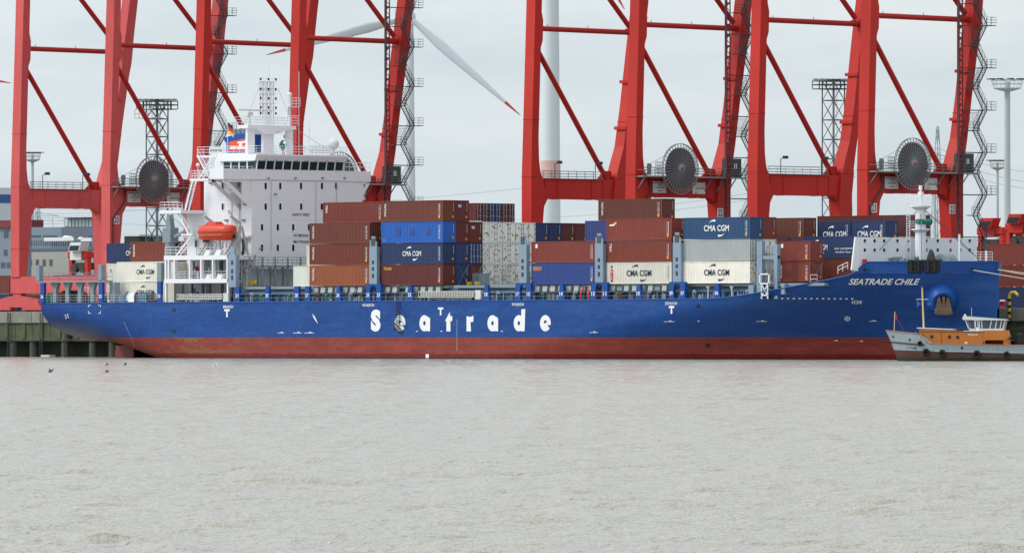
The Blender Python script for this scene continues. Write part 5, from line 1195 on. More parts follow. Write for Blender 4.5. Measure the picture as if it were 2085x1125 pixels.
# bay of the left white wordmark box
bay('D', 0, 1, 'cream', 'off-white container with dark wordmark and red letter panels at its left end', deco=['cma', 'hl'])
bay('D', 0, 2, 'rust', 'reddish brown container in the middle of its stack, on the white one with red panels', deco=['tex'])
bay('D', 0, 3, 'redbrown', 'reddish brown container with yellow triangle emblem, top of its outer stack', deco=['logo1'])
# bay of the grey box
bay('E', 0, 1, 'cream', 'off-white container with dark wordmark under the grey container', deco=['cma', 'nomark'], end='door')
bay('E', 0, 2, 'grey', 'light grey container between a blue one above and an off-white one below', end='door')
bay('E', 0, 3, 'teal', 'blue container with large white wordmark on top of the grey one', deco=['cma'])
bay('E', 1, 1, 'reefer', 'white container door end low behind the forward lashing frame', end='door')
bay('E', 1, 2, 'reefer', 'white container door end right of the grey container', end='door')
bay('E', 1, 3, 'rust', 'rusty brown container end right of the blue wordmark container on the grey one')
for tr in (1, 2): bay('E', 4, tr, 'brown', f'brown container under the set-back brown one, tier {tr}', deco=['nomark'])
bay('E', 4, 3, 'brown', 'brown container set back to the left of the two small navy wordmark boxes')
# forward 20-foot stack and the rows behind the bow
xF = onY(1581.5, 555, ROW0+RP)[0]
cont(xF, ROW0+RP, 10.15, 'redbrown', 'short red-brown container with white vertical lettering, lower of the forward pair', L=6.06, Hh=2.56, deco=['triton', 'brace'])
cont(xF, ROW0+RP, 12.85, 'redbrown', 'short red-brown container with small white emblem, upper of the forward pair', L=6.06, Hh=2.56, deco=['tag'])
Yk = ROW0+RP*4; xN = onY(1608, 500, Yk)[0]
cont(xN, Yk, 10.35, 'rust', 'rusty red container under the long navy one behind the bow breakwater', deco=['nomark'])
cont(xN, Yk, 13.28, 'navy', 'long navy container partly hidden behind the short red-brown pair, with white slogan', deco=['cmaleft', 'eco', 'nomark'])
cont(xN-12.4, Yk, 13.28, 'navy', 'navy container strip behind the grey box doors, left of the long navy one', deco=['nomark']); cont(xN-12.4, Yk, 10.35, 'brown', 'brown container low behind the forward lashing frame', deco=['nomark'])
Yk = ROW0+RP*6
for px, nm in ((1664, 'left'), (1734, 'right')):
    x = onY(px, 460, Yk)[0]
    for tr, c in ((0, 'rust'), (1, 'brown')): cont(x, Yk, 10.35+2.62*tr, c, f'short brown container under the {nm} small navy wordmark box, tier {tr+1}', L=6.06, Hh=2.56, deco=['nomark'])
    cont(x, Yk, 15.6, 'navy', f'short navy container with big white wordmark, {nm} one of the pair behind the breakwater', L=6.06, Hh=2.56, deco=['cmasmall'])
Yk = ROW0+RP*8
for px, c, L, nm in ((1664, 'maroon', 12.19, 'long maroon container edge just above the two small navy wordmark boxes'), (1800, 'darkmaroon', 6.06, 'maroon container behind the foremast and breakwater')):
    x = onY(px, 460, Yk)[0]
    for tr in (0, 1): cont(x, Yk, 10.35+2.9*tr, 'brown', f'{("lower", "middle")[tr]} brown container hidden behind the bow, {("aft", "forward")[px > 1700]} stack', L=L, deco=['nomark'])
    cont(x, Yk, 16.15, c, nm, L=L, deco=['nomark'])
# stern stack
xS = onY(238, 560, 3.0)[0]
cont(xS, 3.0, 7.85, 'cream', 'off-white container with dark wordmark on the aft deck, lower one', deco=['cmatiny', 'nomark'])
cont(xS, 3.0, 10.75, 'cream', 'off-white container with dark wordmark on the aft deck, upper one', deco=['cmatiny', 'nomark'])
for z in (7.85, 10.75): cont(xS, 5.55, z, 'ivory', f'cream container behind the {"lower" if z < 9 else "upper"} off-white wordmark box at the stern', deco=['nomark'])
cont(xS, 5.55, 13.65, 'rust', 'rusty brown container on top of the stern stack', deco=['triton'])
x2 = onY(217, 560, 8.1)[0]
cont(x2, 8.1, 7.85, 'ivory', 'cream container low behind the mooring deck', deco=['nomark']); cont(x2, 8.1, 10.6, 'ivory', 'cream container with a small dark 9 beside the stern wordmark boxes', deco=['nomark'])
m = MB(); text(m, '9', px_rectY(224, 548, 227.5, 553, 8.06)); tt = [o for o in bpy.data.objects if o.get('label', '').startswith('cream container with a small dark 9')][0]; m.build('number', M['letter_dark'], tt)
cont(x2, 8.1, 13.5, 'navy', 'navy container at the back left of the stern stack', deco=['cmatiny', 'nomark'])
# stacks standing on the quay
def qc(px, py, Y, tiers, L=12.19, nm=''):
    x, z = onY(px, py, Y)
    for i, (c, lab) in enumerate(tiers): cont(x, Y, QZ+.02+2.9*i, c, lab, L=L, deco=['nomark'], group='containers standing on the quay')
qc(2010, 600, 44, [('navy', 'navy container on the quay right of the bow, lowest'), ('rust', 'ribbed rust-red container on the quay right of the bow, lower of two'), ('redbrown', 'red-brown container on the quay right of the bow, upper of two')])
qc(-85, 560, 62, [('navy', 'navy container on the quay behind the leftmost crane leg'), ('brown', 'brown container on the quay at the far left edge')])
qc(20, 560, 75, [('maroon', 'maroon container on the quay behind the crane sill, lower'), ('brown', 'brown container top on the quay left of the navy one')])
qc(108, 555, 66, [('maroon', 'maroon container under the navy one behind the crane sill'), ('navy', 'navy container with white swoosh behind the red crane sill')])
# ================================================================ LIFEBOAT
def lifeboat():
    t = thing('lifeboat', 'orange enclosed lifeboat hanging in its davits beside the deckhouse', 'lifeboat', (-60.25, .9, 16.35))
    x0, x1 = -63.9, -56.6; yc = .9; nst = 26
    def sec(x):
        u = (x-x0)/(x1-x0); e = (1-abs(2*u-1)**3.2)**.5 if 0 < u < 1 else .0
        return max(.12, e)
    m = MB(); V = []; n = 20
    for i in range(nst+1):
        x = x0+(x1-x0)*i/nst; e = sec(x); kz = 16.4+.35*(1-e)**1.3
        for j in range(n):
            a = 2*math.pi*j/n; w_ = 1.3*e; y = yc+w_*math.copysign(abs(math.cos(a))**.7, math.cos(a)); s = math.sin(a)
            z = 17.65+(s*(17.65-kz) if s < 0 else (abs(s)**.8)*(.75+.25*e))
            V.append((x, y, z))
    m.add(V, [(i*n+j, (i+1)*n+j, (i+1)*n+(j+1) % n, i*n+(j+1) % n) for i in range(nst) for j in range(n)]+[tuple(range(n)), tuple(range(nst*n, nst*n+n))[::-1]]); m.build('hull', M['orange'], t, smooth=50)
    m = MB(); m.prismX([(yc-.7, 18.2), (yc-.5, 19.05), (yc+.5, 19.05), (yc+.7, 18.2)], -61.6, -59.9); m.prismY([(-62.5, 18.5), (-61.7, 19.0), (-61.5, 18.5)], yc-.5, yc+.5); m.prismY([(-59.9, 18.5), (-59.8, 19.0), (-59.2, 18.5)], yc-.5, yc+.5); m.build('cockpit', M['orange'], t)
    m = MB(); pts = []
    for i in range(nst+1): x = x0+(x1-x0)*i/nst; pts.append((x, yc-1.3*sec(x)-.03, 17.62))
    m.path(pts, .07, 6); m.build('rubbing_strake', M['rust'], t)
    m = MB()
    for x in (-63.3, -62.6, -61.9, -60.1, -59.3, -58.4, -57.8): e = sec(x); m.bbox(x, x+.35, yc-1.3*e*.86-.02, yc-1.3*e*.86+.2, 18.08, 18.2, .02)
    m.build('window', M['glass'], t)
    m = MB(); pts = [(x0+.6+i*.28, yc-1.3*sec(x0+.6+i*.28)*.985-.04, 17.25-(.14 if i % 2 else 0)) for i in range(20)]; m.path(pts, .025, 4); m.build('grab_line', M['spar'], t)
    m = MB(); m.lathe((x1-.2, yc-.2, 17.0), [(.2, 0), (.35, .3), (.1, .5)], 10, 'X'); m.build('propeller_guard', M['black'], t); m = MB(); m.tube((x0+1, yc-.3, 16.35), (x0+2.2, yc-.3, 16.3), .14, 8); m.build('keel_skid', M['black'], t)
lifeboat()
# ================================================================ PEOPLE
def skin(name, verts, edges, rad, mt, parent, root=0, sub=2):
    me = bpy.data.meshes.new(name); me.from_pydata(verts, edges, []); me.update(); o = bpy.data.objects.new(name, me); COL.objects.link(o)
    o.parent = parent; WL[o.name] = Vector((0, 0, 0)); sk = o.modifiers.new('s', 'SKIN')
    for i, r in enumerate(rad): me.skin_vertices[0].data[i].radius = (r, r) if not isinstance(r, tuple) else r
    me.skin_vertices[0].data[root].use_root = True
    if sub: s = o.modifiers.new('d', 'SUBSURF'); s.levels = sub; s.render_levels = sub
    sk.use_smooth_shade = True; me.materials.append(mt); return o
def person(loc, rz, label, lean=0.0, arms='down', suit='hivis', helmet='hivis', step=.1, sc=1.0):
    t = thing('person', label, 'person', loc, 'crew in orange overalls on the side deck', rz); t.scale = (sc, sc, sc)
    L = lean; hip = (0, 0, .93)
    def up(h, f=0): return (0, -(h-.93)*math.sin(L)-f, .93+(h-.93)*math.cos(L))
    V = [hip, up(1.12), up(1.32), up(1.46), up(1.54)]
    R = [(.15, .12), (.135, .11), (.16, .115), (.08, .075), (.055, .055)]
    E = [(0, 1), (1, 2), (2, 3), (3, 4)]
    for s in (-1, 1):
        b = len(V); st = step*s
        V += [(s*.10, 0, .88), (s*.11, -st*.6-.03, .49), (s*.12, -st+.05, .08), (s*.13, -st-.13, .04)]; R += [.095, .066, .048, .042]; E += [(0, b), (b, b+1), (b+1, b+2), (b+2, b+3)]
        b = len(V); sh = up(1.41)
        if arms == 'down': pts = [(s*.19, sh[1], sh[2]), (s*.25, sh[1]+.02, sh[2]-.29), (s*.25, sh[1]-.1, sh[2]-.53)]
        else: pts = [(s*.19, sh[1], sh[2]), (s*.24, sh[1]-.14, sh[2]-.25), (s*.17, sh[1]-.38, sh[2]-.33)]
        V += pts; R += [.062, .048, .035]; E += [(2, b), (b, b+1), (b+1, b+2)]
        w_ = Vector(pts[2]); d = (w_-Vector(pts[1])).normalized(); side = Vector((s, 0, 0)); pal = w_+d*.06
        hv = [w_[:], pal[:]]; hr = [.03, .034]; he = [(0, 1)]
        nrm = d.cross(side).normalized()
        for k, (q_, ln) in enumerate(((-.03, .075), (-.01, .085), (.01, .08), (.03, .065))):
            c0 = pal+nrm*q_+d*.03; c1 = c0+d*ln*.55; c2 = c1+d*ln*.35-side*.02; b2 = len(hv); hv += [c0[:], c1[:], c2[:]]; hr += [.010, .009, .008]; he += [(1, b2), (b2, b2+1), (b2+1, b2+2)]
        th = w_+d*.02-nrm*.035; b2 = len(hv); hv += [th[:], (th+d*.04-nrm*.015)[:]]; hr += [.011, .009]; he += [(0, b2), (b2, b2+1)]
        skin('hand', hv, he, hr, M['skin'], t, 0, 1)
    skin('body', V, E, R, M[suit], t)
    hc = Vector(up(1.65, .02)); m = MB(); m.lathe((0, 0, 0), [(.03, -.12), (.065, -.09), (.082, -.02), (.085, .04), (.07, .09), (.03, .12)], 14)
    m.v = [(a*.95+hc.x, b_*1.12+hc.y, c+hc.z) for a, b_, c in m.v]
    hd = m.build('head', M['skin'], t, smooth=60, local=True)
    m = MB(); m.prismX([(hc.y-.09, hc.z-.02), (hc.y-.125, hc.z-.03), (hc.y-.09, hc.z+.03)], hc.x-.015, hc.x+.015); m.build('nose', M['skin'], hd, local=True)
    m = MB()
    for s in (-1, 1): m.ball((hc.x+s*.032, hc.y-.088, hc.z+.03), .011, 8)
    m.build('eye', M['black'], hd, local=True); m = MB(); m.box(hc.x-.025, hc.x+.025, hc.y-.094, hc.y-.08, hc.z-.062, hc.z-.052); m.build('mouth', M['mark_maroon'], hd, local=True)
    m = MB()
    for s in (-1, 1): m.lathe((hc.x+s*.084-.008, hc.y, hc.z), [(.02, 0), (.024, .008), (.018, .016)], 8, 'X')
    m.build('ear', M['skin'], hd, local=True)
    m = MB(); m.lathe((hc.x, hc.y, hc.z+.045), [(.13, 0), (.13, .012), (.107, .015), (.1, .07), (.06, .115), (.01, .125)], 16); m.build('helmet', M[helmet], t, smooth=50, local=True)
    return t
X, _ = onY(1182, 605, .6); person((X, .65, 7.86), math.radians(150), 'person in orange overalls leaning forward over pipework, left of the two on deck', lean=.45, arms='fwd')
X, _ = onY(1198, 605, .5); person((X, .55, 7.86), math.radians(-20), 'person in orange overalls standing upright beside the number 13 post', lean=.03)
# ================================================================ WORK BOAT in front of the bow
def workboat():
    bx, by, _ = onF(1803, 735, 990); t = thing('work_boat', 'small grey work boat with orange-brown cabin and tyres, in front of the bow', 'boat', (bx, by, 0), rz=TH-math.radians(8)); t.scale = (.95, 1, 1)
    Lb = 23.5
    def dk(x): return 3.74-.1*x if x < 4.5 else (3.29-.95*(x-4.5) if x < 5.7 else max(1.95, 2.15-.02*(x-5.7)))
    def half(x, z): 
        u = min(1, x/7.5); f = 2.6*(1-(1-u)**2.2) if x < 7.5 else 2.6*(1-.12*max(0, (x-16)/7.5)**2)
        zz = min(1, max(0, (z+.6)/3.2)); f *= .72+.28*zz**.7
        return max(.03, f)
    def stem(z): return 1.55*(1-min(1, max(0, z/3.7)))**.8
    nx, nz = 44, 12; V = []
    for i in range(nx+1):
        u = (i/nx)**1.4
        for j in range(nz+1):
            x_ = u*Lb; z = -.7+(dk(x_)+.7)*j/nz; sx = stem(z); x = sx+(Lb-sx)*u; V.append((x, -half(x-sx+.001, z), z))
    o = (nx+1)*(nz+1); V += [(x, -y, z) for x, y, z in V]; w = nz+1; F = []
    for i in range(nx):
        for j in range(nz): a = i*w+j; F += [(a, a+w, a+w+1, a+1), (o+a, o+a+1, o+a+w+1, o+a+w)]
    for j in range(nz): a = nx*w+j; F.append((a, o+a, o+a+1, a+1)); F.append((j, j+1, o+j+1, o+j))
    hm = M['hull_grey'].copy(); hm.name = 'workboat_hull'; nt_ = hm.node_tree; b = nt_.nodes['Principled BSDF']; lk = b.inputs['Base Color'].links[0].from_socket
    tc_ = N(nt_, 'ShaderNodeTexCoord'); sp = N(nt_, 'ShaderNodeSeparateXYZ'); nt_.links.new(tc_.outputs['Object'], sp.inputs[0])
    ad = N(nt_, 'ShaderNodeMath', operation='MULTIPLY_ADD'); nt_.links.new(sp.outputs[0], ad.inputs[0]); ad.inputs[1].default_value = .03; nt_.links.new(sp.outputs[2], ad.inputs[2])
    r = N(nt_, 'ShaderNodeMapRange'); r.inputs[1].default_value = 1.42; r.inputs[2].default_value = 1.38; nt_.links.new(ad.outputs[0], r.inputs[0])
    nn = N(nt_, 'ShaderNodeTexNoise'); nn.inputs['Scale'].default_value = 1.2; nn.inputs['Detail'].default_value = 8; nt_.links.new(tc_.outputs['Object'], nn.inputs[0])
    rr = N(nt_, 'ShaderNodeMapRange'); rr.inputs[1].default_value = .4; rr.inputs[2].default_value = .62; nt_.links.new(nn.outputs[0], rr.inputs[0])
    c1 = N(nt_, 'ShaderNodeMix', data_type='RGBA'); nt_.links.new(rr.outputs[0], c1.inputs[0]); c1.inputs[6].default_value = lin((98, 56, 48)); c1.inputs[7].default_value = lin((66, 56, 46))
    wl = N(nt_, 'ShaderNodeMath', operation='MULTIPLY_ADD'); nt_.links.new(nn.outputs[0], wl.inputs[0]); wl.inputs[1].default_value = .5; nt_.links.new(sp.outputs[2], wl.inputs[2])
    r3 = N(nt_, 'ShaderNodeMapRange'); r3.inputs[1].default_value = .75; r3.inputs[2].default_value = .6; nt_.links.new(wl.outputs[0], r3.inputs[0])
    c3 = N(nt_, 'ShaderNodeMix', data_type='RGBA'); nt_.links.new(r3.outputs[0], c3.inputs[0]); nt_.links.new(c1.outputs[2], c3.inputs[6]); c3.inputs[7].default_value = lin((46, 50, 36))
    c2 = N(nt_, 'ShaderNodeMix', data_type='RGBA'); nt_.links.new(r.outputs[0], c2.inputs[0]); nt_.links.new(lk, c2.inputs[6]); nt_.links.new(c3.outputs[2], c2.inputs[7]); nt_.links.new(c2.outputs[2], b.inputs['Base Color'])
    L = dict(local=True)
    m = MB(); m.add(V, F); m.build('hull', hm, t, smooth=35, **L)
    def sy(x, z, off=.03): sx = stem(z); return -half(x-sx, z)-off
    m = MB(); V = []
    for i in range(60): x = .3+(Lb-.5)*i/59; z = min(1.75, dk(x)-.06) if x > 5.7 else dk(x)-.75; V += [(x, sy(x, z)+.12, z), (x, -sy(x, z)-.12, z)]
    m.add(V, [(2*i, 2*i+1, 2*i+3, 2*i+2)[::-1] for i in range(59)]); m.build('deck', M['boat_deck'], t, **L)
    m = MB(); pts = [(x, sy(x, dk(x)), dk(x)) for x in np.linspace(.05, Lb-.1, 70)]; m.path(pts, .055, 5); m.path([(a, -b_, c) for a, b_, c in pts], .055, 5); m.build('bulwark_rail', M['boat_deck'], t, **L)
    def strake(x0, x1, z0, z1, r_, mt, nm): m = MB(); m.path([(x, sy(x, z0+(z1-z0)*(x-x0)/(x1-x0), .05), z0+(z1-z0)*(x-x0)/(x1-x0)) for x in np.linspace(x0, x1, 40)], r_, 6); m.build(nm, mt, t, **L)
    strake(.6, 5.2, 2.35, 1.95, .09, M['black'], 'rubbing_strake'); strake(6.5, Lb-.2, 1.22, .95, .09, M['hull_grey'], 'rubbing_strake')
    m = MB()
    for x in (7.2, 10.2, 12.3, 14.6, 16.5, 18.8): 
        for d in (0, .7): z = 1.36-.018*x; m.bbox(x+d, x+d+.5, sy(x+d, z, .05), sy(x+d, z, -.1), z-.05, z+.05, .02)
    m.build('scupper', M['mark_maroon'], t, **L)
    m = MB(); text(m, 'BORKUM', lambda u, v: (2.75+1.35*u, sy(2.75+1.35*u, 1.55, .04), 1.62-.18*u*1.0+.36*v), bold=.01); m.build('lettering', M['letter_black'], t, **L)
    m = MB(); m.tube((-.75, 0, 2.4), (1.0, 0, 2.25), .1, 6); m.lathe((.15, -.25, 2.2), [(.12, 0), (.12, .5)], 8, 'Y'); m.build('stem_fitting', M['black'], t, **L)
    # tyres
    for x, z, r_ in ((4.6, 2.15, .32), (5.4, 1.05, .5), (7.5, .92, .5), (11.9, .82, .52), (15.7, .8, .42), (20.5, .75, .45)):
        y = sy(x, z, .0); m = MB(); prof = []
        for k in range(9): a = 2*math.pi*k/8; prof.append((r_*.72+r_*.28*math.cos(a), -.14+.14*math.sin(a)))
        m.lathe((x, y, z), prof, 20, 'Y'); ty = m.build('tyre_fender', M['rubber'], t, smooth=60, **L); m = MB(); m.tube((x, y-.1, z+r_*.6), (x+.02, sy(x, dk(x)), dk(x)), .025, 4); m.build('rope', M['rope'], ty, **L)
    for x, z in ((1.05, 3.0), (3.3, 2.62), (10.0, 1.62)): m = MB(); y = sy(x, z, .02); m.lathe((x, y, z), [(.16, -.02), (.16, .04), (.1, .05)], 12, 'Y'); m.build('porthole', M['black'], t, **L)
    # cabin
    m = MB(); m.prismY([(4.35, 2.4), (4.5, 3.95), (8.9, 3.75), (8.9, 3.65), (12.6, 3.6), (12.6, 1.7), (4.35, 1.7)][::-1], -1.75, 1.75); cb = m.build('cabin', M['boat_orange'], t, **L)
    m = MB(); m.prismY([(4.2, 3.96), (8.9, 3.78), (8.95, 3.9), (4.2, 4.08)], -1.9, 1.9); m.box(9.5, 12.6, -1.82, 1.82, 3.62, 3.7); m.build('cabin_roof', M['board_white'], cb, **L)
    for x, z in ((4.95, 3.0), (6.1, 2.98), (8.35, 2.95), (9.4, 2.9)): m = MB(); m.lathe((x, -1.79, z), [(.22, 0), (.22, .03), (.16, .04)], 14, 'Y'); pf = m.build('porthole', M['dark_steel'], cb, **L); m = MB(); m.lathe((x, -1.8, z), [(.15, 0), (.15, .01)], 12, 'Y'); m.build('pane', M['glass_teal'], pf, **L)
    m = MB(); text(m, '05501410', rectY(10.75, 11.95, 3.1, 3.32, -1.78), bold=.01); m.build('lettering', M['letter_white'], cb, **L)
    m = MB(); m.box(10.3, 10.65, -1.85, -1.75, 1.95, 2.35); m.build('locker', M['board_white'], cb, **L)
    m = MB(); m.box(7.28, 7.33, -1.78, -1.75, 1.75, 3.6); m.box(4.4, 12.6, -1.78, -1.75, 3.5, 3.55); m.tube((5.1, -1.85, 2.7), (6.4, -1.85, 1.9), .04, 5); m.build('cabin_trim', M['dark_steel'], cb, **L)
    m = MB(); m.bbox(9.3, 10.2, -1.9, -1.0, 3.66, 3.95, .08); m.build('life_raft', M['black'], t, **L)
    # aft box, wheelhouse
    m = MB(); m.prismY([(12.6, 3.75), (15.7, 3.75), (15.9, 3.0), (15.6, 2.55), (12.9, 2.55), (12.6, 2.2)][::-1], -1.7, 1.7); m.box(15.2, 15.9, -1.6, 1.6, 1.7, 2.6); m.bar((12.7, -1.6, 1.8), (12.9, -1.6, 2.6), .12, .12); m.box(12.7, 15.6, 1.2, 1.6, 1.7, 2.6); m.build('engine_casing', M['boat_orange'], t, **L)
    m = MB(); m.prismY([(10.9, 3.72), (15.2, 3.72), (15.25, 3.95), (10.8, 3.95)], -1.72, 1.72)
    for (xa, xb) in ((10.8, 10.35), (11.65, 11.55), (12.0, 11.95), (12.5, 12.45), (13.5, 13.75), (14.2, 14.4), (14.8, 15.0), (15.15, 15.45)):
        for y in (-1.66, 1.66): m.bar((xa, y, 3.95), (xb, y*.98, 5.05), .12, .1, up=(0, 1, 0))
    for y in (-1.0, 0, 1.0, ): m.bar((10.8, y, 3.95), (10.35, y, 5.05), .1, .1, up=(1, 0, 0)); m.bar((15.15, y, 3.95), (15.45, y, 5.05), .1, .1, up=(1, 0, 0))
    wh = m.build('wheelhouse', M['board_white'], t, **L)
    m = MB(); m.prismY([(10.0, 5.2), (10.1, 5.0), (15.7, 4.95), (15.75, 5.05), (10.1, 5.45)], -1.9, 1.9); m.build('wheelhouse_roof', M['board_white'], wh, **L)
    m = MB(); m.prismY([(10.6, 5.42), (15.5, 5.08), (15.5, 5.12), (10.6, 5.5)], -1.6, 1.6); m.build('roof_cover', M['green'], wh, **L)
    m = MB(); m.hexa([(10.85, -1.6, 3.96), (15.1, -1.6, 3.96), (15.1, -1.57, 3.96), (10.85, -1.57, 3.96), (10.42, -1.6, 4.98), (15.4, -1.6, 4.98), (15.4, -1.57, 4.98), (10.42, -1.57, 4.98)])
    gm = bpy.data.materials.new('cabin_glass'); gm.use_nodes = True; gb = gm.node_tree.nodes['Principled BSDF']; gb.inputs['Base Color'].default_value = lin((70, 86, 100)); gb.inputs['Roughness'].default_value = .05; gb.inputs['Alpha'].default_value = .55
    m.build('wheelhouse_window', gm, wh, **L)
    m = MB(); m.box(11.62, 11.72, -1.74, -1.66, 3.4, 5.0); m.box(12.12, 12.22, -1.74, -1.66, 3.4, 5.0); m.box(11.62, 12.22, -1.74, -1.66, 4.9, 5.0); m.box(11.62, 12.22, -1.74, -1.66, 3.35, 4.1); m.build('wheelhouse_door', M['letter_white'], wh, **L)
    m = MB(); m.tube((11.0, .3, 5.4), (11.0, .3, 6.5), .03, 5); m.lathe((10.2, 0, 5.4), [(.1, 0), (.16, .1), (.1, .3)], 8); m.build('aerial', M['board_white'], wh, **L)
    # mast with flags
    m = MB(); m.tube((4.9, 0, 3.9), (4.7, 0, 8.9), .12, 8, .09); m.tube((3.95, 0, 7.5), (5.5, 0, 7.5), .05, 6); ms = m.build('mast', M['spar'], t, **L)
    m = MB(); m.lathe((4.7, 0, 8.85), [(.08, 0), (.13, .05), (.1, .2)], 8); m.build('mast_light', M['letter_red'], ms, **L)
    m = MB(); m.add([(4.0, 0, 7.35), (4.0, .02, 6.6), (4.6, .05, 6.95)], [(0, 1, 2)]); m.add([(5.4, 0, 7.3), (5.35, .02, 6.75), (6.0, .05, 6.85)], [(0, 1, 2)]); m.build('pennant', M['flag_blue'], ms, **L)
    m = MB(); m.lathe((4.1, 0, 6.3), [(.08, 0), (.1, .15), (.05, .3)], 8); m.lathe((5.4, 0, 6.3), [(.08, 0), (.1, .15), (.05, .3)], 8); m.build('lantern', M['black'], ms, **L)
    m = MB(); m.tube((1.1, 0, 3.4), (1.2, 0, 6.0), .06, 6, .05); js = m.build('jackstaff', M['spar'], t, **L); m = MB(); m.add([(1.25, 0, 5.9), (1.5, .02, 5.3), (1.45, .03, 5.0), (1.3, 0, 5.1)], [(0, 1, 2, 3)]); m.path([(1.5, 0, 5.1), (2.1, 0, 4.2), (2.3, 0, 3.7)], .02, 4); m.build('flag', M['flag_red'], js, **L)
    m = MB(); m.lathe((4.0, -.5, 3.2), [(.2, -.2), (.35, 0), (.35, .4), (.2, .5)], 10, 'Y'); m.tube((2.3, -.4, 3.1), (4.4, -.8, 3.3), .12, 6); m.build('anchor_winch', M['rust'], t, **L)
    m = MB(); m.tube((16.8, .2, 1.7), (18.2, -.2, 4.2), .09, 6); m.tube((18.2, -.2, 4.2), (15.8, .4, 3.8), .05, 5); m.lathe((17.1, .3, 1.8), [(.5, 0), (.6, .5), (.5, 1.4), (.2, 1.7)], 12); m.path([(16.5, 0, 2.2), (17.6, 0, 3.2), (19.5, 0, 2.0)], .06, 5); m.box(19, 22.5, -1.6, 1.6, 1.6, 2.2); m.build('deck_gear', M['quay_dark'], t, **L)
    m = MB(); m.ball((18.1, -.3, 4.35), .3, 12); m.ball((18.1, -.3, 4.75), .2, 12); m.build('lamp_head', M['letter_white'], t, **L)
workboat()
# ================================================================ WIND TURBINES
def turbine(px, hub_py, fw, base_r, top_r, blen, angs, label, band=None, chord=3.2, rz=None):
    x, y, zh = onF(px, hub_py, fw); t = thing('wind_turbine', label, 'wind turbine', (x, y, QZ)); m = MB()
    m.lathe((x, y, QZ), [(base_r, 0), (base_r*.93, (zh-QZ)*.25), (top_r+(base_r-top_r)*.4, (zh-QZ)*.6), (top_r, zh-QZ-2)], 28); m.build('tower', M['turbine'], t, smooth=50)
    if band: m = MB(); z0 = onF(px, band[1], fw)[2]; z1 = onF(px, band[0], fw)[2]; rr = lambda z: .02+base_r+(base_r*.93-base_r)*min(1, (z-QZ)/((zh-QZ)*.25)) ; m.lathe((x, y, 0), [(rr(z0), z0), (rr(z1), z1)], 28); m.build('tower_band', M['turbine_band'], t, smooth=50)
    R = Vector((CS, SN, 0)); Fv = Vector((-SN, CS, 0)); hub = Vector((x, y, zh))-Fv*4.2
    m = MB(); a = hub+Fv*1.5; m.tube(a, a+Fv*9, 2.0, 14, 1.6); m.build('nacelle', M['turbine'], t, smooth=40); m = MB(); m.tube(hub-Fv*1.4, hub+Fv*1.6, .7, 14, 1.7); m.build('hub', M['turbine'], t, smooth=60)
    for an in angs:
        a = math.radians(an); d = R*math.cos(a)+Vector((0, 0, 1))*math.sin(a); s = R*(-math.sin(a))+Vector((0, 0, 1))*math.cos(a)
        for part, (u0, u1), mt in (('blade', (0, .86), 'turbine'), ('blade_tip', (.86, 1), 'turbine_red')):
            V = []; n = 12; k = 16
            for i in range(k+1):
                u = u0+(u1-u0)*i/k; c = (1.7*(1-u*4)+chord*u*4) if u < .25 else chord*(1-(u-.25)/.75)**.8*1.0+.15; th = (1.5*(1-u*4)+.9*u*4) if u < .25 else .8*(1-(u-.25)/.78)+.08; tw = .5*(1-u); off = -.04*c
                for j in range(n): b = 2*math.pi*j/n; p = off+c*.5*math.cos(b); q = th*.5*math.sin(b); V.append(hub+d*(1.2+blen*u)+s*(p*math.cos(tw)-q*math.sin(tw))+Fv*(p*math.sin(tw)+q*math.cos(tw)))
            m = MB(); m.add(V, [(i*n+j, i*n+(j+1) % n, (i+1)*n+(j+1) % n, (i+1)*n+j) for i in range(k) for j in range(n)]+[tuple(range(n))[::-1], tuple(range(k*n, k*n+n))])
            if part == 'blade': bl = m.build('blade', M[mt], t, smooth=60)
            else: m.build('blade_tip', M[mt], bl, smooth=60)
turbine(834, 36, 2600, 2.2, 1.25, 46, (-41.5, 194.8, 77), 'wind turbine whose rotor hub shows at the top of the picture, red blade tips', chord=3.4)
turbine(1121, -250, 2100, 2.75, 1.9, 38, (-61, 59, 179), 'thick white wind turbine tower with a pale red band behind the crane 22', band=(327, 363))
turbine(-260, 120, 2600, 2.3, 1.3, 44, (-10, 110, 230), 'wind turbine at the far left edge, only a blade tip in view')
# ================================================================ LIGHT MASTS, LATTICE MASTS, PYLONS, LINES
def ring_mast(px, top, fw, r, rad, label):
    x, y, z = onF(px, top, fw); t = thing('light_mast', label, 'light mast', (x, y, QZ), 'tall yard floodlight masts'); m = MB(); m.lathe((x, y, QZ), [(rad*1.35, 0), (rad, z-QZ-.4)], 14); m.build('pole', M['mast_grey'], t, smooth=50)
    m = MB(); n = 20
    for z_, r_ in ((z-1.6, r*.82), (z-.8, r*.93), (z-.1, r)):
        for i in range(n): a, b = 2*math.pi*i/n, 2*math.pi*(i+1)/n; m.tube((x+r_*math.cos(a), y+r_*math.sin(a), z_), (x+r_*math.cos(b), y+r_*math.sin(b), z_), .06, 4)
    for i in range(n): a = 2*math.pi*i/n; m.tube((x+r*.82*math.cos(a), y+r*.82*math.sin(a), z-1.7), (x+r*math.cos(a), y+r*math.sin(a), z), .04, 4)
    m.lathe((x, y, z-1.75), [(rad, -.5), (r*.8, 0), (r*.8, .1)], 20); m.build('crown', M['mast_grey'], t)
    m = MB()
    for i in range(10): a = 2*math.pi*i/10; cx, cy = x+r*1.05*math.cos(a), y+r*1.05*math.sin(a); m.bbox(cx-.5, cx+.5, cy-.5, cy+.5, z, z+.16, .03)
    m.build('floodlight', M['dark_steel'], t)
ring_mast(2051, 162, 1500, 3.0, .52, 'tall floodlight mast with round crown at the right edge')
ring_mast(2031, 327, 1900, 1.9, .3, 'shorter floodlight mast beside the tall one at the right')
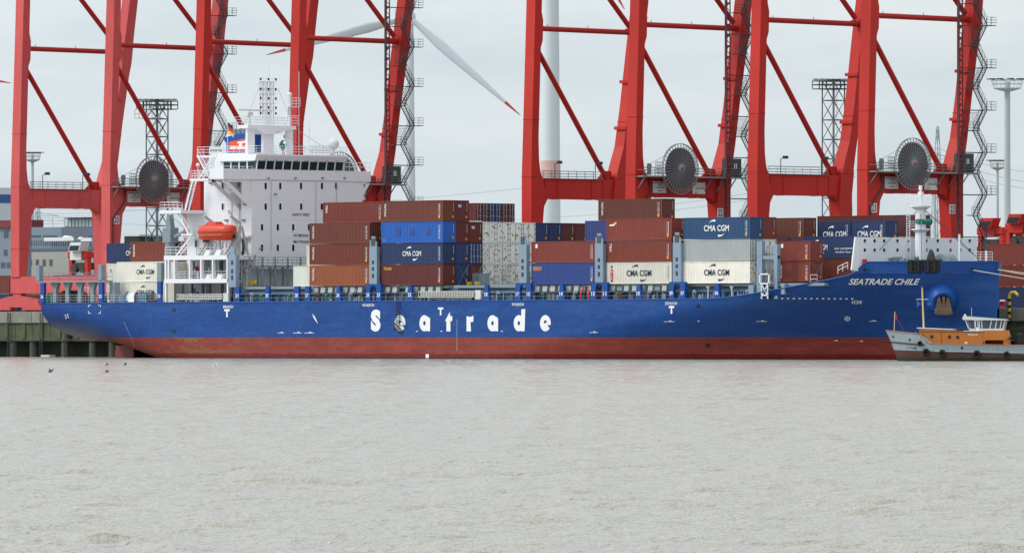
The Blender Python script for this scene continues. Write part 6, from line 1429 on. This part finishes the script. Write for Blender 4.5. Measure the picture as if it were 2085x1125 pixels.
ring_mast(66, 311, 1900, 2.0, .32, 'small floodlight mast behind the leftmost crane')
def lattice_mast(px, top, fw, w_, label, crown=True, mt='lattice', grp=None, peak=False, arms=()):
    x, y, z = onF(px, top, fw); t = thing('lattice_mast' if not peak else 'power_pylon', label, 'lattice mast' if not peak else 'pylon', (x, y, QZ), grp); m = MB(); H = z-QZ
    n = max(6, int(H/(w_*1.15))) if not peak else 9
    def hw(q): return w_/2 if not peak else w_*(.5-.46*q**.8)
    rt = .09 if not peak else .13
    for i in range(n):
        za, zb = QZ+H*i/n, QZ+H*(i+1)/n; a, b = hw(i/n), hw((i+1)/n)
        ca = [(x-a, y-a), (x+a, y-a), (x+a, y+a), (x-a, y+a)]; cb_ = [(x-b, y-b), (x+b, y-b), (x+b, y+b), (x-b, y+b)]
        for k in range(4):
            l = (k+1) % 4; m.tube((*ca[k], za), (*cb_[k], zb), rt*1.3, 5); m.tube((*ca[k], za), (*cb_[l], zb), rt*.8, 4); m.tube((*ca[l], za), (*cb_[k], zb), rt*.8, 4); m.tube((*cb_[k], zb), (*cb_[l], zb), rt, 4)
    for zf, ln in arms:
        zz = QZ+H*zf
        for s in (-1, 1): tip = (x+s*ln*CS, y+s*ln*SN, zz); m.tube((x, y, zz+1.8), tip, .12, 4); m.tube((x, y, zz), tip, .12, 4); m.tube(tip, (tip[0], tip[1], zz-1.6), .08, 4)
    m.build('lattice', M[mt], t)
    if crown:
        m = MB(); c = w_*.95; zt = z-1.3; m.box(x-c, x+c, y-c, y+c, zt-.15, zt); m.rail([(x-c, y-c, zt), (x+c, y-c, zt), (x+c, y+c, zt), (x-c, y+c, zt), (x-c, y-c, zt)], 1.3, .09, w_*.6, 2); m.build('platform', M['dark_steel'], t)
        m = MB()
        for i in range(7): q = i/6*2-1; m.lathe((x+q*c*1.15*CS, y+q*c*1.15*SN, z+.2), [(.55, 0), (.6, .12), (.2, .2)], 8)
        m.build('floodlight', M['dark_steel'], t)
        m = MB()
        for dx in (-.25, .25): m.tube((x+dx+w_*.2, y, QZ), (x+dx+w_*.2, y, z), .05, 4)
        m.build('ladder', M['mast_grey'], t)
lattice_mast(320, 206, 1380, 2.6, 'dark lattice floodlight tower behind the second crane leg, left', grp='lattice floodlight towers')
lattice_mast(1697, 165, 1400, 2.7, 'dark lattice floodlight tower behind crane 23', grp='lattice floodlight towers')
m = MB(); x, y, z = onF(303, 222, 1375); m.box(x-2.2, x+2.2, y-1.2, y+1.2, z-1.6, z-1.45); m.rail([(x-2.2, y-1.2, z-1.5), (x+2.2, y-1.2, z-1.5)], 1.5, .07, 1.0, 2)
o_ = [o for o in bpy.data.objects if o.get('label', '').startswith('dark lattice floodlight tower behind the second')][0]; m.build('side_platform', M['mast_grey'], o_)
for px, top, fw, lab in ((350, 332, 1800, 'slim pale pole behind the left cable reel'), (1903, 395, 1700, 'slim pole between the legs of crane 23')):
    x, y, z = onF(px, top, fw); t = thing('yard_pole', lab, 'pole', (x, y, QZ)); m = MB(); m.lathe((x, y, QZ), [(.45, 0), (.3, z-QZ)], 10); m.build('pole', M['mast_grey'], t, smooth=50)
P1 = dict(crown=False, mt='pylon', grp='power pylons on the horizon', peak=True)
lattice_mast(1909, 258, 3600, 9, 'pylon showing between the crane 23 reel and stair leg', arms=((.72, 9), (.84, 11)), **P1)
lattice_mast(77, 395, 4200, 9, 'pylon behind the grey office at the left', arms=((.7, 9), (.84, 11)), **P1)
def wire(p0, f0, p1, f1, s, r=.05):
    a = Vector(onF(p0[0], p0[1], f0)); b = Vector(onF(p1[0], p1[1], f1)); m = MB(); m.path(sag(a, b, s, 24), r, 3); return m
k = 0
for (a, b) in (((-60, 432), (700, 378)), ((77, 424), (1160, 372)), ((77, 446), (1220, 436)), ((1220, 428), (1909, 300)), ((1220, 441), (1909, 312)), ((1909, 300), (2200, 345)), ((1909, 312), (2200, 372)), ((1909, 330), (2200, 382))):
    m = wire(a, 4200 if a[0] < 500 else 3600, b, 3800, 5, .10); o = m.build('power_line', M['pylon']); tag(o, ('uppermost left', 'second left', 'low left', 'upper middle', 'lower middle', 'upper right', 'middle right', 'lowest right')[k]+' power line sagging between pylons behind the cranes', 'power line', 'power lines'); k += 1
# ================================================================ BUILDINGS AT THE LEFT
def office():
    def face(px0, px1, top, Y, col, depth, name, t, bot=None):
        x0 = onY(px0, top, Y)[0]; x1, z1 = onY(px1, top, Y); m = MB(); m.box(x0, x1, Y, Y+depth, QZ if bot is None else bot, z1); return m.build(name, M[col], t), x0, x1, z1
    Y = 175; t = thing('office_building', 'long grey office building with flat roofs and glazed top room behind the leftmost crane', 'building', (-260, Y+10, QZ))
    b1, x0, x1, z1 = face(30, 190, 512, Y, 'office_beige', 1.5, 'lower_wing', t)
    def wins(par, pxs, top, bot, Yw, w_=6, mt='office_window'):
        for px in pxs: a = onY(px, top, Yw); b = onY(px+w_, bot, Yw); m = MB(); m.box(a[0], b[0], Yw-.06, Yw-.02, b[1], a[1]); m.build('window', M[mt], par)
    wins(b1, (59, 73, 87, 101), 528, 541, Y)
    b2, *_ = face(30, 190, 486, Y+12, 'office_grey', 1.5, 'middle_block', t)
    m = MB()
    for i in range(28): px = 60+i*4.6; a = onY(px, 489, Y+12); b = onY(px+.8, 500, Y+12); m.box(a[0], b[0], Y+11.9, Y+11.98, b[1], a[1])
    a = onY(56, 505, Y+12); b = onY(190, 508, Y+12); m.box(a[0], b[0], Y+11.8, Y+11.95, b[1], a[1]); m.build('window_band', M['office_dark'], b2)
    wins(b2, (90, ), 483.5, 490, Y+11, 60, 'board_white'); wins(b2, (165,), 484, 491, Y+11, 22, 'board_white')
    b3, *_ = face(30, 126, 462, Y+24, 'office_grey', 1.5, 'upper_block', t); b4, *_ = face(125, 190, 462, Y+22, 'office_dark', 1, 'upper_block', t)
    wins(b3, (60, 88), 479, 482.5, Y+24, 24)
    wins(b3, (110,), 479, 482.5, Y+23.9, 5); wins(b4, (181,), 479.5, 484, Y+22, 6)
    b5, *_ = face(132, 192, 441, Y+26, 'office_dark', 1.5, 'roof_room', t)
    wins(b5, [133+i*7 for i in range(8)], 445.5, 461, Y+26, 5.4, 'far_wall')
    a = onY(129, 439, Y+25); b = onY(194, 442, Y+25); m = MB(); m.box(a[0], b[0], Y+24.5, Y+28.0, b[1], a[1]); m.build('roof', M['far_wall'], t)
    m = MB(); a = onY(84, 461, Y+24); b = onY(131, 461, Y+24); m.rail([(a[0], Y+24, a[1]), (b[0], Y+24, a[1])], 1.6, .06, 2.5, 3); m.build('roof_rail', M['mast_grey'], t)
    m = MB()
    for px, py, s in ((135, 477, 1.2), (143, 478, 1.0), (165, 480, 1.0)): a = onY(px, py, Y+14); m.lathe((a[0], Y+14, a[1]-1), [(s*.7, 0), (s*.6, .5), (s*.3, .8)], 12)
    m.build('roof_vent', M['board_white'], t)
    Y = 150; t = thing('office_block', 'blue-grey block with tall glazed storeys at the far left edge', 'building', (-300, Y+8, QZ))
    b1, *_ = face(-160, 46, 462, Y, 'office_grey', 2, 'wall', t); m = MB(); a = onY(-160, 451, Y-.5); b = onY(66, 462, Y-.5); m.box(a[0], b[0], Y-.6, Y+2, b[1], a[1]); m.build('roof', M['mark_maroon'], t)
    wins(b1, (-12, 8, 26, 38), 463, 484, Y, 9); wins(b1, (8, 30), 508, 520, Y, 7); wins(b1, (2, 14, 26, 38), 534, 545, Y, 9)
    t = thing('tower_block', 'pale office tower with blue sign band at the far left edge', 'building', (*onF(-6, 400, 1700)[:2], QZ)); x, y, z = onF(-3, 382, 1700)
    m = MB(); m.box(x-6, x+.9, y-4, y+6, QZ, z); tb = m.build('wall', M['far_wall'], t); m = MB(); m.box(x-6.1, x+.95, y-4.1, y+6, z-3.2, z-1.4); m.build('sign_band', M['far_blue'], tb)
    m = MB(); m.box(x-7, x+12, y-5, y-4.6, 42.5, 43.0)
    t = thing('warehouse', 'long pale warehouse with blue stripe on the horizon right of the bow', 'building', (*onF(2060, 540, 1500)[:2], QZ)); x, y, z = onF(1985, 505, 1500); x2, y2, _ = onF(2300, 505, 1500)
    m = MB(); m.box(x, x2+60, y, y+30, QZ, z); wb = m.build('wall', M['far_wall'], t); m = MB(); a = onF(1985, 509, 1500)[2]; m.box(x-.1, x2+60, y-.1, y, a, z+.05); m.build('stripe', M['far_blue'], wb)
    t = thing('yard_building', 'dark low flat-roofed building behind the brown stern container', 'building', (*onF(262, 490, 1500)[:2], QZ)); x, y, z = onF(253, 481, 1500); m = MB(); m.box(x, x+4.2, y, y+8, QZ, z); m.build('wall', M['quay_dark'], t); m = MB(); m.box(x-.2, x+4.4, y-.2, y+8, z, z+.35); m.build('roof', M['far_wall'], t)
    t = thing('roof_shed', 'pale low building under the floodlight tower left of the deckhouse', 'building', (*onF(300, 500, 1520)[:2], QZ)); x, y, z = onF(245, 495, 1520); x2, y2, _ = onF(372, 495, 1520); m = MB(); m.box(x, x2, y, y+10, QZ, z); m.build('wall', M['office_grey'], t); m = MB(); m.box(x-.2, x2+.2, y-.3, y+10.2, z, z+.3); m.build('roof', M['far_wall'], t)
office()
# ================================================================ STRADDLE CARRIERS
def carrier(px, py, fw, label, w_=4.6, h_=9.5, cabside=1):
    x, y, z = onF(px, py, fw); t = thing('straddle_carrier', label, 'straddle carrier', (x, y, QZ), 'red straddle carriers on the quay'); top = z; red = M['crane_red']; lo = top-h_
    L_ = 8.5
    m = MB()
    for dx in (-w_/2, w_/2):
        for dy in (0, L_): m.bbox(x+dx-.4, x+dx+.4, y+dy-.4, y+dy+.4, max(QZ+1.2, lo), top-1.3, .06)
        m.bbox(x+dx-.5, x+dx+.5, y-1, y+L_+1, max(QZ+.8, lo-.2), max(QZ+1.6, lo+.6), .06); m.bbox(x+dx-.45, x+dx+.45, y-.6, y+L_+.6, top-1.5, top-.6, .06)
    m.bbox(x-w_/2-.5, x+w_/2+.5, y-.5, y+.5, top-1.6, top-.5, .06); m.bbox(x-w_/2-.5, x+w_/2+.5, y+L_-.5, y+L_+.5, top-1.6, top-.5, .06); m.box(x-w_/2-2.2, x-w_/2, y-.3, y+.4, top-5.0, top-4.2); m.build('frame', red, t)
    m = MB(); m.bbox(x-w_/2+.6, x+w_/2-.6, y-.3, y+L_, top-3.4, top-2.3, .1); m.lathe((x-1, y-.5, top-3.2), [(.7, 0), (.7, .8)], 12, 'Y'); m.lathe((x+1, y-.5, top-3.4), [(.6, 0), (.6, .8)], 12, 'Y')
    for s in (-1, 1): m.bar((x+s*1.2, y, top-3), (x+s*.6, y, top-6), .1, .1)
    m.build('spreader', M['dark_steel'], t)
    cx = x+cabside*.2
    m = MB(); m.prismY([(cx-1.3, top-.5), (cx+1.3, top-.5), (cx+1.9, top+.9), (cx-.7, top+.9)], y-1.6, y+.2); m.bbox(x-w_/2+.2, x+1.0, y-.7, y+.9, top-1.9, top-.3, .05); m.build('cab', M['board_white'] if cabside > 0 else red, t)
    m = MB(); m.prismY([(cx-1.1, top-.4), (cx+1.1, top-.4), (cx+1.5, top+.4), (cx-.7, top+.4)], y-1.66, y-1.6); m.build('cab_window', M['glass_teal'], t)
    m = MB()
    for dx in (-w_/2, w_/2):
        for k in range(4): m.lathe((x+dx-.3, y-.2+k*2.9, QZ+.75), [(.75, 0), (.75, .6)], 14, 'X')
    m.build('wheel', M['rubber'], t)
    m = MB()
    for dx in (-w_/2, w_/2): m.box(x+dx-.3, x+dx+.3, y-.45, y-.41, top-6.0, top-4.9)
    m.build('warning_panel', M['yellow'], t)
carrier(163, 505, 1300, 'red straddle carrier with white cab at the left, in front of the grey office', 3.8, 9.2, 1)
carrier(2020, 456, 1240, 'left one of two red straddle carriers at the right edge', 4.4, 13, -1)
carrier(2078, 448, 1215, 'right one of two red straddle carriers, cut by the picture edge', 4.4, 13, -1)
# quay furniture at the right
x, z = onY(2079, 628, QY+1.2); t = thing('guard_hoop', 'yellow and black striped guard hoop on the quay edge at the right', 'barrier', (x, QY+1.2, QZ))
for k in range(8):
    m = MB(); z0 = QZ-1.7+k*.42; m.tube((x-.5, QY-.5, z0), (x-.5, QY-.5, z0+.42), .2, 10); m.build('stripe_band', M['yellow' if k % 2 else 'black'], t)
m = MB(); m.path([(x-.5, QY-.5, QZ+1.66), (x-.2, QY-.5, QZ+2.0), (x+.4, QY-.5, QZ+2.1), (x+1.0, QY-.5, QZ+1.7)], .2, 10); m.build('hoop_top', M['yellow'], t)
x, z = onY(2037, 628, QY+1); t = thing('mooring_bollard', 'red and white mooring bollard on the quay edge by the stem', 'bollard', (x, QY+1.4, QZ)); m = MB(); m.lathe((x, QY+1.4, QZ), [(.4, 0), (.32, .2), (.32, .6), (.55, .75), (.5, .95)], 14); m.build('post', M['letter_red'], t); m = MB(); m.lathe((x, QY+1.4, QZ+.95), [(.4, 0), (.3, .15)], 12); m.build('cap', M['letter_white'], t)
# raft at the pile foot
x, z = onY(98, 721, QY-1.5); t = thing('float', 'small pale float on the water at the foot of the quay under the stern', 'float', (x, QY-1.5, 0)); m = MB(); m.bbox(x-1, x+1, QY-2.1, QY-.9, -.05, .3, .05); m.build('hull', M['mast_grey'], t)
# ================================================================ GULLS
def gull(px, py, label, fly=False, s=1.0, mt='gull_white'):
    z = .05 if not fly else .5; fw = (CAMH-z)*FPX/(py-HORY); x, y, _ = onF(px, py, fw)
    t = thing('gull', label, 'gull', (x, y, z), 'gulls over the river', rz=TH+random.uniform(-.5, .5)); s *= .68; t.scale = (s, s, s)
    skin('body', [(-.26, 0, .05), (-.1, 0, .08), (.08, 0, .1), (.19, 0, .19), (.25, 0, .22)], [(0, 1), (1, 2), (2, 3), (3, 4)], [.02, .075, .08, .045, .04], M[mt], t, 1, 1)
    m = MB(); m.tube((.27, 0, .22), (.34, 0, .2), .015, 5, .004); m.build('beak', M['yellow'], t, local=True)
    m = MB()
    for q in (-1, 1):
        if fly: m.add([(.08, q*.05, .14), (.12, q*.35, .34), (-.05, q*.68, .22), (-.12, q*.62, .21), (-.02, q*.32, .3), (-.1, q*.05, .12)], [(0, 1, 4, 5), (1, 2, 3, 4)]); m.add([(.08, q*.05, .155), (.12, q*.35, .355), (-.05, q*.68, .23), (-.12, q*.62, .22), (-.02, q*.32, .315), (-.1, q*.05, .135)], [(5, 4, 1, 0), (4, 3, 2, 1)])
        else: m.add([(.08, q*.06, .16), (.0, q*.09, .08), (-.34, q*.02, .1), (-.1, q*.03, .18), (.0, q*.1, .12)], [(0, 1, 4), (0, 4, 3), (1, 2, 4), (2, 3, 4)])
    m.build('wing', M[mt], t, local=True)
gull(103, 758, 'dark gull low over the water at the far left', True, 1.1, 'gull_grey'); gull(438, 747, 'white gull flapping just above the water under the ship', True, 1.3)
gull(218, 758, 'gull over the water, second from the left', True, .8, 'gull_grey'); gull(218, 743, 'gull near the stern shadow, above the second one', True, .8, 'gull_grey'); gull(255, 743, 'gull right of the pair near the stern', True, 1.0, 'gull_grey')
for cu in list(bpy.data.curves): bpy.data.curves.remove(cu)
# ---- pieces that stand apart become parts of their own
def split_apart(o, gap):
    me = o.data; n = len(me.vertices); par = list(range(n))
    def find(a):
        while par[a] != a: par[a] = par[par[a]]; a = par[a]
        return a
    for p in me.polygons:
        v = list(p.vertices); r = find(v[0])
        for q in v[1:]: par[find(q)] = r
    co = np.array([v.co[:] for v in me.vertices]); isl = {}
    for i in range(n): isl.setdefault(find(i), []).append(i)
    keys = list(isl); lo = np.array([co[isl[k]].min(0) for k in keys])-gap/2; hi = np.array([co[isl[k]].max(0) for k in keys])+gap/2
    g = list(range(len(keys)))
    def fg(a):
        while g[a] != a: g[a] = g[g[a]]; a = g[a]
        return a
    for i in range(len(keys)):
        for j in np.nonzero(np.all((lo <= hi[i]) & (hi >= lo[i]), axis=1))[0]: g[fg(int(j))] = fg(i)
    grp = {}
    for i, k in enumerate(keys): grp.setdefault(fg(i), set()).update(isl[k])
    if len(grp) < 2: return
    polys = [tuple(p.vertices) for p in me.polygons]; sm = [p.use_smooth for p in me.polygons]
    for k, vs in enumerate(grp.values()):
        idx = sorted(vs); mp = {a: b for b, a in enumerate(idx)}; sel = [i for i, p in enumerate(polys) if p[0] in vs]
        nm = bpy.data.meshes.new(o.name.split('.')[0]); nm.from_pydata(co[idx].tolist(), [], [tuple(mp[a] for a in polys[i]) for i in sel]); nm.polygons.foreach_set('use_smooth', [sm[i] for i in sel]); nm.update()
        for m_ in me.materials: nm.materials.append(m_)
        if k == 0: o.data = nm
        else:
            c = o.copy(); c.data = nm; COL.objects.link(c)
SPLIT = {'aft_lashing_bridge': .3, 'wing_bracket': .3, 'platform': .3, 'deck_fitting': .2, 'guard_rail': .4, 'deck_machinery': .25, 'hatch_cover': .1, 'socket_box': .1, 'lashing_bin': .2, 'deck_pipe': .05, 'deck_locker': .05,
         'yellow_fitting': .3, 'cone_bin': .5, 'stay_wire': .02, 'halyard': .02, 'outside_stair': .3, 'navigation_light': .05, 'window_wiper': .1, 'bow_rail': .3, 'antenna_array': .3, 'deck_valve': .3, 'draught_marks': .8, 'freeing_port': .1,
         'warning_panel': .3, 'roof_vent': .3, 'scupper': .3, 'fender': .3, 'ladder': 1.0, 'rail': .3, 'lantern': .1, 'handrail': .2, 'roof_cap': 1, 'house_ledge': .3, 'lashing_frame': .6, 'wheel': .3, 'pennant': .1, 'slot': .0, 'ladder_stowage': 1}
for o in list(bpy.data.objects):
    if o.type == 'MESH' and o.parent is not None and o.name.split('.')[0] in SPLIT and o.data.users == 1 and not o.children: split_apart(o, SPLIT[o.name.split('.')[0]])
# the crane wheels and rails share their mesh between the four cranes: split those once and copy
